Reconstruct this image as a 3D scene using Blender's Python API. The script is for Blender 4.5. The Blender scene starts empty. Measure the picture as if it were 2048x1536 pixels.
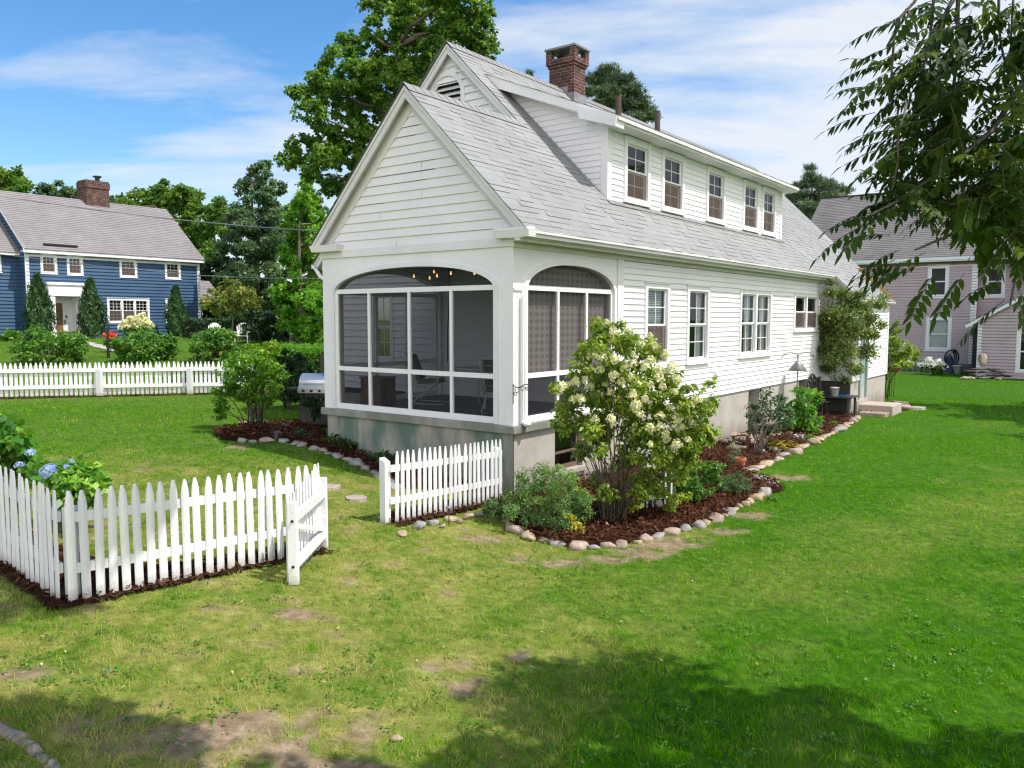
import bpy, math, random
import numpy as np
from mathutils import Vector, Matrix

# ---------------------------------------------------------------- camera, sky, sun, exposure
scene = bpy.context.scene
COL = scene.collection
FPX, PITCH, CAMZ = 1616.0, math.radians(4.6), 2.4
cam_d = bpy.data.cameras.new("camera")
cam_d.sensor_width = 36.0
cam_d.lens = FPX / 2048 * 36.0
cam_d.clip_start = 0.05
cam_d.clip_end = 3000
cam = bpy.data.objects.new("camera", cam_d)
COL.objects.link(cam)
cam.location = (0, 0, CAMZ)
cam.rotation_euler = (math.pi / 2 - PITCH, 0, 0)
scene.camera = cam

SUN_DIR = Vector((0.5756, -0.1833, 1.0)).normalized()
SUN_ELEV = math.asin(SUN_DIR.z)
SUN_ROT = math.atan2(SUN_DIR.x, SUN_DIR.y)
sun_d = bpy.data.lights.new("sun", 'SUN')
sun_d.energy = 3.3
sun_d.angle = math.radians(0.5)
sun_d.color = (1.0, 0.955, 0.88)
sun = bpy.data.objects.new("sun", sun_d)
COL.objects.link(sun)
sun.rotation_euler = SUN_DIR.to_track_quat('Z', 'Y').to_euler()

scene.view_settings.view_transform = 'Standard'
scene.view_settings.look = 'None'
scene.view_settings.exposure = 0.75
scene.view_settings.gamma = 1.0
scene.cycles.max_bounces = 7
scene.cycles.diffuse_bounces = 3
scene.cycles.glossy_bounces = 2
scene.cycles.transmission_bounces = 4
scene.cycles.transparent_max_bounces = 10
scene.cycles.caustics_reflective = False
scene.cycles.caustics_refractive = False
scene.cycles.use_denoising = True
scene.cycles.pixel_filter_type = 'BLACKMAN_HARRIS'
scene.cycles.filter_width = 1.25
scene.cycles.sample_clamp_indirect = 6.0
try:
    scene.cycles.denoiser = 'OPENIMAGEDENOISE'
    scene.cycles.denoising_prefilter = 'ACCURATE'
except Exception:
    pass

world = bpy.data.worlds.new("World")
scene.world = world
world.use_nodes = True
wn, wl = world.node_tree.nodes, world.node_tree.links
wn.clear()
def wnode(t, **kw):
    n = wn.new(t)
    for k, v in kw.items():
        setattr(n, k, v)
    return n
w_out = wnode('ShaderNodeOutputWorld')
w_bg = wnode('ShaderNodeBackground')
w_bg.inputs['Strength'].default_value = 0.13
w_sky = wnode('ShaderNodeTexSky', sky_type='NISHITA')
w_sky.sun_disc = False
w_sky.sun_elevation = SUN_ELEV
w_sky.sun_rotation = SUN_ROT
w_sky.altitude = 100
w_sky.air_density = 1.0
w_sky.dust_density = 0.6
w_sky.ozone_density = 2.2
w_tc = wnode('ShaderNodeTexCoord')
w_sep = wnode('ShaderNodeSeparateXYZ')
wl.new(w_tc.outputs['Generated'], w_sep.inputs[0])
def wmath(op, a, b=None, clamp=False):
    n = wnode('ShaderNodeMath', operation=op)
    n.use_clamp = clamp
    for i, v in enumerate((a, b)):
        if v is None:
            continue
        if isinstance(v, (int, float)):
            n.inputs[i].default_value = v
        else:
            wl.new(v, n.inputs[i])
    return n.outputs[0]
w_den = wmath('ADD', wmath('MAXIMUM', w_sep.outputs[2], 0.0), 0.16)
w_cx = wmath('DIVIDE', w_sep.outputs[0], w_den)
w_cy = wmath('DIVIDE', w_sep.outputs[1], w_den)
w_comb = wnode('ShaderNodeCombineXYZ')
wl.new(w_cx, w_comb.inputs[0]); wl.new(w_cy, w_comb.inputs[1])
w_map = wnode('ShaderNodeMapping')
w_map.inputs['Scale'].default_value = (0.55, 1.5, 1.0)
w_map.inputs['Rotation'].default_value = (0, 0, math.radians(-12))
wl.new(w_comb.outputs[0], w_map.inputs['Vector'])
w_n1 = wnode('ShaderNodeTexNoise')
w_n1.inputs['Scale'].default_value = 1.5
w_n1.inputs['Detail'].default_value = 9
w_n1.inputs['Roughness'].default_value = 0.58
w_n1.inputs['Distortion'].default_value = 0.35
wl.new(w_map.outputs[0], w_n1.inputs['Vector'])
# more cloud towards the right-hand half of the sky; cloud behind the viewer is added as fill
w_right = wmath('MULTIPLY', w_sep.outputs[0], 0.27)
w_low = wmath('MULTIPLY', wmath('SUBTRACT', 0.30, w_sep.outputs[2]), 0.55)
w_back_fill = wmath('MULTIPLY', wmath('MAXIMUM', wmath('MULTIPLY', w_sep.outputs[1], -1.0), 0.0), 0.62)
w_fac0 = wmath('ADD', wmath('ADD', wmath('ADD', w_n1.outputs['Fac'], w_right), w_low), w_back_fill)
w_ramp = wnode('ShaderNodeValToRGB')
w_ramp.color_ramp.elements[0].position = 0.385
w_ramp.color_ramp.elements[0].color = (0, 0, 0, 1)
w_ramp.color_ramp.elements[1].position = 0.64
w_ramp.color_ramp.elements[1].color = (1, 1, 1, 1)
wl.new(w_fac0, w_ramp.inputs[0])
w_hsv = wnode('ShaderNodeHueSaturation')
w_hsv.inputs['Saturation'].default_value = 1.30
w_hsv.inputs['Value'].default_value = 0.90
wl.new(w_sky.outputs[0], w_hsv.inputs['Color'])
w_mix = wnode('ShaderNodeMixRGB')
w_cl = wnode('ShaderNodeMixRGB')   # unseen clouds behind the viewer made extra bright, added fill for the shaded gable
w_cl.inputs['Color1'].default_value = (4.0, 4.2, 4.45, 1)
w_cl.inputs['Color2'].default_value = (10.6, 10.3, 10.0, 1)
wl.new(wmath('MULTIPLY', wmath('MAXIMUM', wmath('MULTIPLY', w_sep.outputs[1], -1.0), 0.0), 1.6, True), w_cl.inputs['Fac'])
wl.new(w_cl.outputs[0], w_mix.inputs['Color2'])
wl.new(wmath('MULTIPLY', w_ramp.outputs[0], 0.9), w_mix.inputs['Fac'])
wl.new(w_hsv.outputs[0], w_mix.inputs['Color1'])
wl.new(w_mix.outputs[0], w_bg.inputs['Color'])
wl.new(w_bg.outputs[0], w_out.inputs['Surface'])

# ---------------------------------------------------------------- helpers
rng = np.random.default_rng(11)
random.seed(5)
UZ = Vector((0, 0, 1))

def thing(name, label, cat, loc=(0, 0, 0), rotz=0.0, group=None):
    o = bpy.data.objects.new(name, None)
    o.empty_display_size = 0.2
    COL.objects.link(o)
    o.location = loc
    o.rotation_euler = (0, 0, rotz)
    o['label'] = label
    o['category'] = cat
    if group:
        o['group'] = group
    return o

def tag(o, label, cat, group=None):
    o['label'] = label
    o['category'] = cat
    if group:
        o['group'] = group
    return o

class MB:
    def __init__(s):
        s.v = []; s.f = []; s.m = []; s.uv = []; s.has_uv = False
    def poly(s, pts, mi=0, uv=None):
        b = len(s.v)
        s.v.extend([tuple(p) for p in pts])
        s.f.append(tuple(range(b, b + len(pts))))
        s.m.append(mi)
        s.uv.append(uv)
        if uv: s.has_uv = True
    def box(s, x0, y0, z0, x1, y1, z1, mi=0):
        p = [(x0, y0, z0), (x1, y0, z0), (x1, y1, z0), (x0, y1, z0), (x0, y0, z1), (x1, y0, z1), (x1, y1, z1), (x0, y1, z1)]
        s.hexa(p, mi)
    def hexa(s, p, mi=0):
        b = len(s.v)
        s.v.extend([tuple(q) for q in p])
        for f in ((3, 2, 1, 0), (4, 5, 6, 7), (0, 1, 5, 4), (1, 2, 6, 5), (2, 3, 7, 6), (3, 0, 4, 7)):
            s.f.append(tuple(b + i for i in f)); s.m.append(mi); s.uv.append(None)
    def pbox(s, P, a0, a1, n0, n1, z0, z1, mi=0):
        s.hexa([P(a0, n0, z0), P(a1, n0, z0), P(a1, n1, z0), P(a0, n1, z0), P(a0, n0, z1), P(a1, n0, z1), P(a1, n1, z1), P(a0, n1, z1)], mi)
    def beam(s, p, q, w, h, up=UZ, mi=0):
        p = Vector(p); q = Vector(q); d = (q - p).normalized()
        side = d.cross(Vector(up))
        if side.length < 1e-4: side = d.cross(Vector((1, 0, 0)))
        side.normalize(); u2 = side.cross(d).normalized()
        a = side * w / 2; b = u2 * h / 2
        s.hexa([p - a - b, p + a - b, q + a - b, q - a - b, p - a + b, p + a + b, q + a + b, q - a + b], mi)
    def tube(s, pts, radii, n=7, mi=0, caps=True):
        pts = [Vector(p) for p in pts]
        if isinstance(radii, (int, float)): radii = [radii] * len(pts)
        b = len(s.v); ref = None
        for i, p in enumerate(pts):
            d = (pts[min(i + 1, len(pts) - 1)] - pts[max(i - 1, 0)])
            if d.length < 1e-9: d = Vector((0, 0, 1))
            d.normalize()
            if ref is None:
                ref = d.cross(Vector((0, 0, 1)))
                if ref.length < 0.1: ref = d.cross(Vector((1, 0, 0)))
            ref = (ref - d * ref.dot(d)).normalized()
            o2 = d.cross(ref)
            for k in range(n):
                a = 2 * math.pi * k / n
                s.v.append(tuple(p + (ref * math.cos(a) + o2 * math.sin(a)) * radii[i]))
        for i in range(len(pts) - 1):
            for k in range(n):
                k2 = (k + 1) % n
                s.f.append((b + i * n + k, b + i * n + k2, b + (i + 1) * n + k2, b + (i + 1) * n + k)); s.m.append(mi); s.uv.append(None)
        if caps:
            s.f.append(tuple(b + k for k in range(n))[::-1]); s.m.append(mi); s.uv.append(None)
            e = b + (len(pts) - 1) * n
            s.f.append(tuple(e + k for k in range(n))); s.m.append(mi); s.uv.append(None)
    def lathe(s, prof, c=(0, 0, 0), n=20, mi=0, axis='Z'):
        b = len(s.v)
        for r, z in prof:
            for k in range(n):
                a = 2 * math.pi * k / n
                s.v.append((c[0] + r * math.cos(a), c[1] + r * math.sin(a), c[2] + z))
        for i in range(len(prof) - 1):
            for k in range(n):
                k2 = (k + 1) % n
                s.f.append((b + i * n + k, b + i * n + k2, b + (i + 1) * n + k2, b + (i + 1) * n + k)); s.m.append(mi); s.uv.append(None)
    def build(s, name, mats, parent=None, smooth=False, off=None, bevel=0.0, keep=False):
        me = bpy.data.meshes.new(name)
        vs = s.v
        if off is not None:
            vs = [(x - off[0], y - off[1], z - off[2]) for x, y, z in vs]
        me.from_pydata(vs, [], s.f)
        if not isinstance(mats, (list, tuple)): mats = [mats]
        for m in mats: me.materials.append(m)
        if len(mats) > 1: me.polygons.foreach_set('material_index', s.m)
        if s.has_uv:
            uvl = me.uv_layers.new(name='UVMap')
            dat = []
            for f, u in zip(s.f, s.uv):
                dat.extend(u if u else [(0.0, 0.0)] * len(f))
            uvl.data.foreach_set('uv', np.array(dat, dtype=np.float32).ravel())
        if smooth: me.polygons.foreach_set('use_smooth', [True] * len(me.polygons))
        me.update()
        o = bpy.data.objects.new(name, me)
        COL.objects.link(o)
        if parent: o.parent = parent
        if bevel > 0:
            b = o.modifiers.new('bevel', 'BEVEL'); b.width = bevel; b.segments = 2; b.limit_method = 'ANGLE'
        return o

def np_mesh(name, verts, faces, mat, parent=None, fattr=None, smooth=False):
    """verts (N,3), faces (M,k) -> one mesh object; fattr: dict of per-face floats."""
    verts = np.asarray(verts, dtype=np.float32); faces = np.asarray(faces, dtype=np.int32)
    me = bpy.data.meshes.new(name)
    me.vertices.add(len(verts)); me.vertices.foreach_set('co', verts.ravel())
    M, k = faces.shape
    me.loops.add(M * k); me.loops.foreach_set('vertex_index', faces.ravel())
    me.polygons.add(M); me.polygons.foreach_set('loop_start', np.arange(0, M * k, k, dtype=np.int32))
    me.update(calc_edges=True)
    for kx, arr in (fattr or {}).items():
        at = me.attributes.new(kx, 'FLOAT', 'FACE'); at.data.foreach_set('value', np.asarray(arr, dtype=np.float32))
    if smooth: me.polygons.foreach_set('use_smooth', np.ones(M, dtype=bool))
    me.materials.append(mat)
    o = bpy.data.objects.new(name, me)
    COL.objects.link(o)
    if parent: o.parent = parent
    return o

def copy_thing(o, loc=None, rotz=None, label=None, group=None, scale=None):
    r = o.copy(); COL.objects.link(r)
    if loc is not None: r.location = loc
    if rotz is not None: r.rotation_euler = (0, 0, rotz)
    if scale is not None: r.scale = scale
    if label: r['label'] = label
    if group: r['group'] = group
    for ch in list(o.children):
        c = ch.copy(); COL.objects.link(c); c.parent = r
        for g in list(ch.children):
            d = g.copy(); COL.objects.link(d); d.parent = c
    return r

# value noise in numpy (world-space mottling of lawn etc.)
_perm = np.random.default_rng(3).random((256, 256))
def vnoise(x, y):
    x = np.asarray(x, dtype=float); y = np.asarray(y, dtype=float)
    xi = np.floor(x).astype(int); yi = np.floor(y).astype(int)
    fx = x - xi; fy = y - yi
    fx = fx * fx * (3 - 2 * fx); fy = fy * fy * (3 - 2 * fy)
    g = lambda a, b: _perm[a % 256, b % 256]
    return (g(xi, yi) * (1 - fx) + g(xi + 1, yi) * fx) * (1 - fy) + (g(xi, yi + 1) * (1 - fx) + g(xi + 1, yi + 1) * fx) * fy
def fbm(x, y, o=4):
    s = 0; a = 0.5; t = 0
    for i in range(o):
        s = s + a * vnoise(x * 2 ** i + 17 * i, y * 2 ** i + 31 * i); t += a; a *= 0.55
    return s / t
def sstep(a, b, x):
    t = np.clip((np.asarray(x, dtype=float) - a) / (b - a), 0, 1)
    return t * t * (3 - 2 * t)

# terrain: the plot falls from the left-hand lawn down to the right-hand one, and rises to the blue house
def gz(x, y):
    f = np.interp(x, [-60, -14, -8.5, -5, -3.76, -2, -.8, 0, 3, 8, 25, 60], [.3, .27, .22, .08, 0, -.13, -.26, -.34, -.45, -.5, -.6, -.6])
    f = f + 0.98 * sstep(24, 47, y) * sstep(-3, -14, x)
    f = f + 0.16 * np.exp(-((np.asarray(x) + 4.0) ** 2 + (np.asarray(y) - 15.2) ** 2) / 3.0)
    return f

def ray(px, py):
    a = (px - 1024) / FPX; b = (768 - py) / FPX
    return np.array((a, math.cos(PITCH) + b * math.sin(PITCH), -math.sin(PITCH) + b * math.cos(PITCH)))
def gp(px, py):
    """Ground point seen at (px, py)."""
    d = ray(px, py); z = -0.3
    for _ in range(25):
        t = (z - CAMZ) / d[2]
        z = 0.5 * z + 0.5 * float(gz(t * d[0], t * d[1]))
    t = (z - CAMZ) / d[2]
    return Vector((t * d[0], t * d[1], z))
def dp(px, py, depth):
    d = ray(px, py); t = depth / d[1]
    return Vector((t * d[0], depth, CAMZ + t * d[2]))

TH = math.radians(53)
HC = Vector((0.02, 12.2, 0))
CU = Vector((math.cos(TH), math.sin(TH), 0)); CV = Vector((-math.sin(TH), math.cos(TH), 0))
def hw(u, v, z=0.0):
    return HC + CU * u + CV * v + Vector((0, 0, z))

# ---------------------------------------------------------------- materials
MATS = {}
def nt(name):
    m = bpy.data.materials.new(name); m.use_nodes = True
    t = m.node_tree; t.nodes.clear()
    MATS[name] = m
    return m, t
def N(t, kind, ins=None, **kw):
    n = t.nodes.new(kind)
    for k, v in kw.items(): setattr(n, k, v)
    for k, v in (ins or {}).items():
        s = n.inputs[k]
        if hasattr(v, 'links') or isinstance(v, bpy.types.NodeSocket): t.links.new(v, s)
        else: s.default_value = v
    return n
def c4(c): return (c[0], c[1], c[2], 1.0)
def ramp(t, fac, stops, interp='LINEAR'):
    n = t.nodes.new('ShaderNodeValToRGB'); cr = n.color_ramp; cr.interpolation = interp
    while len(cr.elements) < len(stops): cr.elements.new(0.5)
    for e, (p, c) in zip(cr.elements, stops):
        e.position = p; e.color = c4(c) if hasattr(c, '__len__') else (c, c, c, 1)
    t.links.new(fac, n.inputs[0])
    return n.outputs[0]
def mixc(t, fac, a, b, blend='MIX'):
    n = t.nodes.new('ShaderNodeMixRGB'); n.blend_type = blend
    for s, v in ((n.inputs[0], fac), (n.inputs[1], a), (n.inputs[2], b)):
        if isinstance(v, bpy.types.NodeSocket): t.links.new(v, s)
        elif isinstance(v, (int, float)): s.default_value = v
        else: s.default_value = c4(v)
    return n.outputs[0]
def mth(t, op, a, b=0.0, clamp=False):
    n = t.nodes.new('ShaderNodeMath'); n.operation = op; n.use_clamp = clamp
    for s, v in ((n.inputs[0], a), (n.inputs[1], b)):
        if isinstance(v, bpy.types.NodeSocket): t.links.new(v, s)
        else: s.default_value = v
    return n.outputs[0]
def noise(t, vec, scale, detail=5, rough=.55, dist=0.0):
    n = N(t, 'ShaderNodeTexNoise', {'Scale': scale, 'Detail': detail, 'Roughness': rough, 'Distortion': dist})
    if vec is not None: t.links.new(vec, n.inputs['Vector'])
    return n.outputs['Fac']
def coords(t, which='Object', scale=None, rot=None):
    tc = t.nodes.new('ShaderNodeTexCoord'); o = tc.outputs[which]
    if scale or rot:
        mp = t.nodes.new('ShaderNodeMapping')
        if scale: mp.inputs['Scale'].default_value = scale
        if rot: mp.inputs['Rotation'].default_value = rot
        t.links.new(o, mp.inputs['Vector']); o = mp.outputs[0]
    return o
def wpos(t):
    return t.nodes.new('ShaderNodeNewGeometry').outputs['Position']
def finish(m, t, col, rough=.6, bump=None, bstr=.3, bdist=.01, metal=0.0, spec=.4, emis=None, estr=0.0):
    b = t.nodes.new('ShaderNodeBsdfPrincipled')
    if isinstance(col, bpy.types.NodeSocket): t.links.new(col, b.inputs['Base Color'])
    else: b.inputs['Base Color'].default_value = c4(col)
    if isinstance(rough, bpy.types.NodeSocket): t.links.new(rough, b.inputs['Roughness'])
    else: b.inputs['Roughness'].default_value = rough
    b.inputs['Metallic'].default_value = metal
    b.inputs['Specular IOR Level'].default_value = spec
    if emis:
        b.inputs['Emission Color'].default_value = c4(emis); b.inputs['Emission Strength'].default_value = estr
    if bump is not None:
        bn = N(t, 'ShaderNodeBump', {'Strength': bstr, 'Distance': bdist, 'Height': bump})
        t.links.new(bn.outputs[0], b.inputs['Normal'])
    o = t.nodes.new('ShaderNodeOutputMaterial')
    t.links.new(b.outputs[0], o.inputs[0])
    return m
def simple(name, a, b=None, scale=6, rough=.6, bump=0.0, bscale=40, detail=5, lo=.35, hi=.65, metal=0.0, spec=.4, stretch=None, emis=None, estr=0.0, world=False):
    m, t = nt(name)
    v = wpos(t) if world else coords(t, 'Object', stretch)
    col = a
    if b is not None: col = ramp(t, noise(t, v, scale, detail), [(lo, a), (hi, b)])
    bm = noise(t, v, bscale, 4) if bump else None
    return finish(m, t, col, rough, bm, bump, .01, metal, spec, emis, estr)

# painted white wood with grime and faint per-board variation
def paint(name, a, b, grime=(.42, .42, .40), amt=.25):
    m, t = nt(name)
    v = coords(t, 'Object')
    base = ramp(t, noise(t, v, 1.3, 5), [(.3, a), (.7, b)])
    st = noise(t, coords(t, 'Object', (9, 9, 0.7)), 2.2, 6, .65)
    col = mixc(t, mth(t, 'MULTIPLY', ramp(t, st, [(.56, 0.0), (.8, 1.0)]), amt), base, grime)
    return finish(m, t, col, .55, noise(t, v, 60, 3), .06, .004, 0, .3)
M_WHITE = paint('white_paint', (.77, .755, .775), (.83, .808, .825))
M_TRIM = paint('white_trim_paint', (.715, .70, .71), (.80, .782, .795), amt=.3)
M_GREY_TRIM = paint('grey_trim_paint', (.61, .59, .59), (.73, .71, .71), amt=.4)  # greyer, grimier version of the trim paint
def fence_paint():
    m, t = nt('white_fence_paint')
    v = coords(t, 'Object')
    sp = N(t, 'ShaderNodeSeparateXYZ', {0: v})
    oi = t.nodes.new('ShaderNodeObjectInfo')
    base = mixc(t, oi.outputs['Random'], (.66, .665, .69), (.81, .81, .815))
    st = noise(t, coords(t, 'Object', (22, 22, 1.6)), 2.4, 6, .7)
    col = mixc(t, mth(t, 'MULTIPLY', ramp(t, st, [(.52, 0.0), (.72, 1.0)]), .35), base, (.42, .40, .36))
    chips = noise(t, coords(t, 'Object', (1, 1, .5)), 55, 3, .6)
    col = mixc(t, ramp(t, chips, [(.70, 0.0), (.73, .8)]), col, (.30, .26, .21))
    splash = mth(t, 'ADD', sp.outputs[2], mth(t, 'MULTIPLY', noise(t, v, 16, 5, .65), .16))
    col = mixc(t, ramp(t, splash, [(.07, .75), (.20, 0.0)]), col, (.30, .26, .20))
    return finish(m, t, col, .6, noise(t, coords(t, 'Object', (30, 30, 2)), 4, 4), .15, .004, 0, .25)
M_FENCE = fence_paint()
M_GAP = simple('dark_gap', (.03, .03, .03), rough=.9)
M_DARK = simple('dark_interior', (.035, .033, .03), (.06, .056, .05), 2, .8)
M_BROWNWOOD = simple('brown_wood', (.11, .075, .05), (.17, .12, .08), 8, .7, stretch=(1, 1, .2))
M_OLDWOOD = simple('weathered_post_wood', (.15, .10, .06), (.29, .21, .13), 9, .8, .3, 30, stretch=(6, 6, .6))
M_BLACKMETAL = simple('black_metal', (.015, .015, .016), (.03, .03, .03), 20, .45, metal=.2)
M_GREYMETAL = simple('grey_zinc', (.16, .16, .165), (.24, .24, .245), 8, .5, metal=.5)
M_STEEL = simple('stainless_steel', (.60, .61, .62), (.68, .685, .69), 4, .36, metal=.9)
M_RUSTPIPE = simple('rusty_pipe', (.055, .035, .03), (.10, .06, .045), 12, .75)
M_IRONPALE = simple('pale_iron', (.50, .53, .50), (.6, .62, .58), 10, .5)
M_CUSHION = simple('green_cushion', (.10, .13, .09), (.15, .17, .11), 5, .9)
M_TERRACOTTA = simple('terracotta', (.36, .12, .055), (.45, .17, .085), 8, .8)
M_PLASTICW = simple('white_plastic', (.74, .75, .74), (.8, .8, .79), 3, .4)
M_BLUEPLASTIC = simple('blue_plastic', (.02, .20, .55), rough=.4)
M_BULB = simple('lit_bulb', (.9, .6, .3), rough=.3, emis=(1.0, .55, .18), estr=1.6)
M_LEAD = simple('lead_flashing', (.16, .165, .17), (.25, .25, .26), 5, .55)
M_DARKROOF_UNDER = simple('roof_underlay', (.08, .08, .08), rough=.9)

def shingle(name, cols, tab=.30, row=.1432, gapc=(.15, .15, .15), dirt=None, dirtamt=.35):
    m, t = nt(name)
    uv = coords(t, 'UV')
    br = N(t, 'ShaderNodeTexBrick', {'Vector': uv, 'Color1': c4(cols[0]), 'Color2': c4(cols[1]), 'Mortar': c4(gapc), 'Scale': 1.0, 'Mortar Size': .004, 'Mortar Smooth': .1, 'Bias': 0.0, 'Brick Width': tab, 'Row Height': row})
    br.offset = .5; br.squash = 1.0
    v = coords(t, 'Object')
    gran = noise(t, v, 160, 2, .7)
    col = mixc(t, .55, br.outputs['Color'], ramp(t, gran, [(.3, tuple(x * .6 for x in cols[0])), (.7, tuple(min(1, x * 1.35) for x in cols[1]))]), 'MIX')
    big = noise(t, v, .55, 6, .6)
    col = mixc(t, mth(t, 'MULTIPLY', ramp(t, big, [(.4, 0.0), (.72, 1.0)]), dirtamt), col, dirt or tuple(x * .55 for x in cols[0]))
    return finish(m, t, col, .9, gran, .25, .004, 0, .2)
M_SHINGLE = shingle('grey_shingle', ((.215, .22, .225), (.30, .305, .305)), dirt=(.18, .18, .175), dirtamt=.5)
M_SHINGLE_BLUEH = shingle('brown_grey_shingle', ((.19, .175, .182), (.265, .245, .252)), tab=.35, row=.2, dirt=(.14, .13, .135), dirtamt=.4)
M_SHINGLE_PINK = shingle('dark_weathered_shingle', ((.105, .10, .10), (.18, .17, .168)), tab=.35, row=.2, gapc=(.05, .04, .04), dirt=(.27, .25, .24), dirtamt=.4)

def brick(name, c1, c2, mortar=(.30, .27, .25), sc=1.0, bw=.22, rh=.073, ms=.008):
    m, t = nt(name)
    uv = coords(t, 'UV')
    br = N(t, 'ShaderNodeTexBrick', {'Vector': uv, 'Color1': c4(c1), 'Color2': c4(c2), 'Mortar': c4(mortar), 'Scale': sc, 'Mortar Size': ms, 'Mortar Smooth': .2, 'Brick Width': bw, 'Row Height': rh})
    v = coords(t, 'Object')
    soot = ramp(t, noise(t, v, 4.0, 6, .7), [(.38, 0.0), (.58, 1.0)])
    col = mixc(t, mth(t, 'MULTIPLY', soot, .8), br.outputs['Color'], (.05, .035, .03))
    return finish(m, t, col, .85, br.outputs['Fac'], .5, -.01, 0, .2)
M_BRICK = brick('red_brick', (.17, .055, .042), (.095, .034, .03), (.26, .22, .2))
M_BRICK2 = brick('dark_red_brick', (.17, .065, .055), (.10, .045, .04), (.24, .2, .19), bw=.3, rh=.11, ms=.012)

def concrete(name, a, b, moss=None, mossamt=0.0, dirt=(.16, .12, .09)):
    m, t = nt(name)
    v = coords(t, 'Object')
    col = ramp(t, noise(t, v, 2.2, 8, .6), [(.3, a), (.7, b)])
    col = mixc(t, ramp(t, noise(t, v, 30, 4, .7), [(.45, 0.0), (.8, .35)]), col, tuple(x * .5 for x in a))
    sep = N(t, 'ShaderNodeSeparateXYZ', {0: v})
    if moss:
        st = noise(t, coords(t, 'Object', (1.4, 1.4, .45)), 1.5, 6, .6, .4)
        col = mixc(t, mth(t, 'MULTIPLY', ramp(t, st, [(.40, 0.0), (.58, 1.0)]), mossamt), col, moss)
    low = ramp(t, mth(t, 'ADD', sep.outputs[2], mth(t, 'MULTIPLY', noise(t, coords(t, 'Object', (3, 3, 1)), 1.4, 5), .7)), [(.0, .55), (.35, 0.0)])
    col = mixc(t, low, col, dirt)
    return finish(m, t, col, .9, noise(t, v, 45, 5), .35, .006, 0, .2)
M_CONC = concrete('plain_concrete', (.36, .33, .29), (.47, .44, .40))  # concrete in its own tone, without moss
M_CONC_MOSS = concrete('mossy_concrete', (.36, .33, .28), (.45, .41, .36), (.085, .16, .13), .85)
M_CONC_CAP = concrete('sill_concrete', (.27, .26, .22), (.36, .34, .30), (.13, .16, .13), .6)
M_STEP = concrete('step_concrete', (.36, .30, .26), (.46, .40, .35), dirt=(.26, .2, .16))

def glassmat(name, tint=(.75, .8, .82), refl=.025):
    m, t = nt(name)
    tr = N(t, 'ShaderNodeBsdfTransparent', {'Color': c4(tint)})
    gl = N(t, 'ShaderNodeBsdfGlossy', {'Color': (.9, .95, 1, 1), 'Roughness': .02})
    lw = N(t, 'ShaderNodeFresnel', {'IOR': 1.5})
    f = mth(t, 'ADD', mth(t, 'MULTIPLY', lw.outputs['Fac'], .6), refl, True)
    mx = N(t, 'ShaderNodeMixShader', {0: f, 1: tr.outputs[0], 2: gl.outputs[0]})
    o = N(t, 'ShaderNodeOutputMaterial', {0: mx.outputs[0]})
    return m
M_GLASS = glassmat('window_glass')
def screenmat(name, col, op):
    m, t = nt(name)
    tr = N(t, 'ShaderNodeBsdfTransparent', {'Color': (1, 1, 1, 1)})
    df = N(t, 'ShaderNodeBsdfDiffuse', {'Color': c4(col)})
    mx = N(t, 'ShaderNodeMixShader', {0: op, 1: tr.outputs[0], 2: df.outputs[0]})
    N(t, 'ShaderNodeOutputMaterial', {0: mx.outputs[0]})
    return m
M_SCREEN = screenmat('insect_screen_mesh', (.028, .030, .036), .52)
M_SCREEN_W = screenmat('window_screen_mesh', (.13, .10, .09), .62)
M_SHEER = screenmat('sheer_curtain', (.75, .75, .73), .8)

def leafmat(name, dark, mid, light, trans=.3, rough=.5, spec=.35, tcol=None):
    m, t = nt(name)
    at = N(t, 'ShaderNodeAttribute', attribute_name='var')
    col = ramp(t, at.outputs['Fac'], [(0.05, dark), (.5, mid), (.95, light)])
    b = N(t, 'ShaderNodeBsdfPrincipled', {'Base Color': col, 'Roughness': rough, 'Specular IOR Level': spec})
    tl = N(t, 'ShaderNodeBsdfTranslucent', {'Color': mixc(t, .5, col, tcol or tuple(min(1, x * 1.6) for x in light))})
    mx = N(t, 'ShaderNodeMixShader', {0: trans, 1: b.outputs[0], 2: tl.outputs[0]})
    N(t, 'ShaderNodeOutputMaterial', {0: mx.outputs[0]})
    return m
M_BARK = simple('grey_brown_bark', (.09, .075, .06), (.17, .145, .12), 9, .9, .6, 20, stretch=(3, 3, .5))
M_TWIG = simple('dark_twig', (.06, .045, .035), (.11, .085, .065), 12, .85)
M_MAPLE = leafmat('maple_leaf', (.035, .10, .014), (.085, .21, .02), (.22, .35, .03), .4)
M_OAK = leafmat('background_leaf', (.035, .095, .014), (.085, .19, .022), (.18, .30, .03), .4)
M_BRIGHTLEAF = leafmat('bright_green_leaf', (.035, .13, .010), (.10, .29, .016), (.24, .45, .03), .4)
M_COOLLEAF = leafmat('cool_green_leaf', (.03, .075, .03), (.075, .15, .055), (.16, .25, .09), .35)
M_PINE = leafmat('pine_needles', (.02, .05, .022), (.05, .10, .035), (.12, .18, .05), .2)
M_ARBOR = leafmat('arborvitae_leaf', (.018, .055, .02), (.045, .11, .035), (.09, .18, .05), .15)
M_BUSH = leafmat('bush_leaf', (.03, .11, .012), (.085, .22, .02), (.20, .36, .05), .3, .4)
M_YELLOWTREE = leafmat('yellowing_leaf', (.07, .13, .02), (.15, .22, .03), (.33, .32, .05))
M_WALNUT = leafmat('walnut_leaf', (.014, .04, .005), (.042, .088, .009), (.14, .21, .022), .32, .5, .12)
M_HYDR = leafmat('hydrangea_leaf', (.05, .105, .012), (.16, .27, .02), (.40, .48, .05), .3, .45)
M_BLUEGREEN = leafmat('blue_green_leaf', (.06, .15, .045), (.15, .30, .09), (.34, .44, .07), .35)
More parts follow.
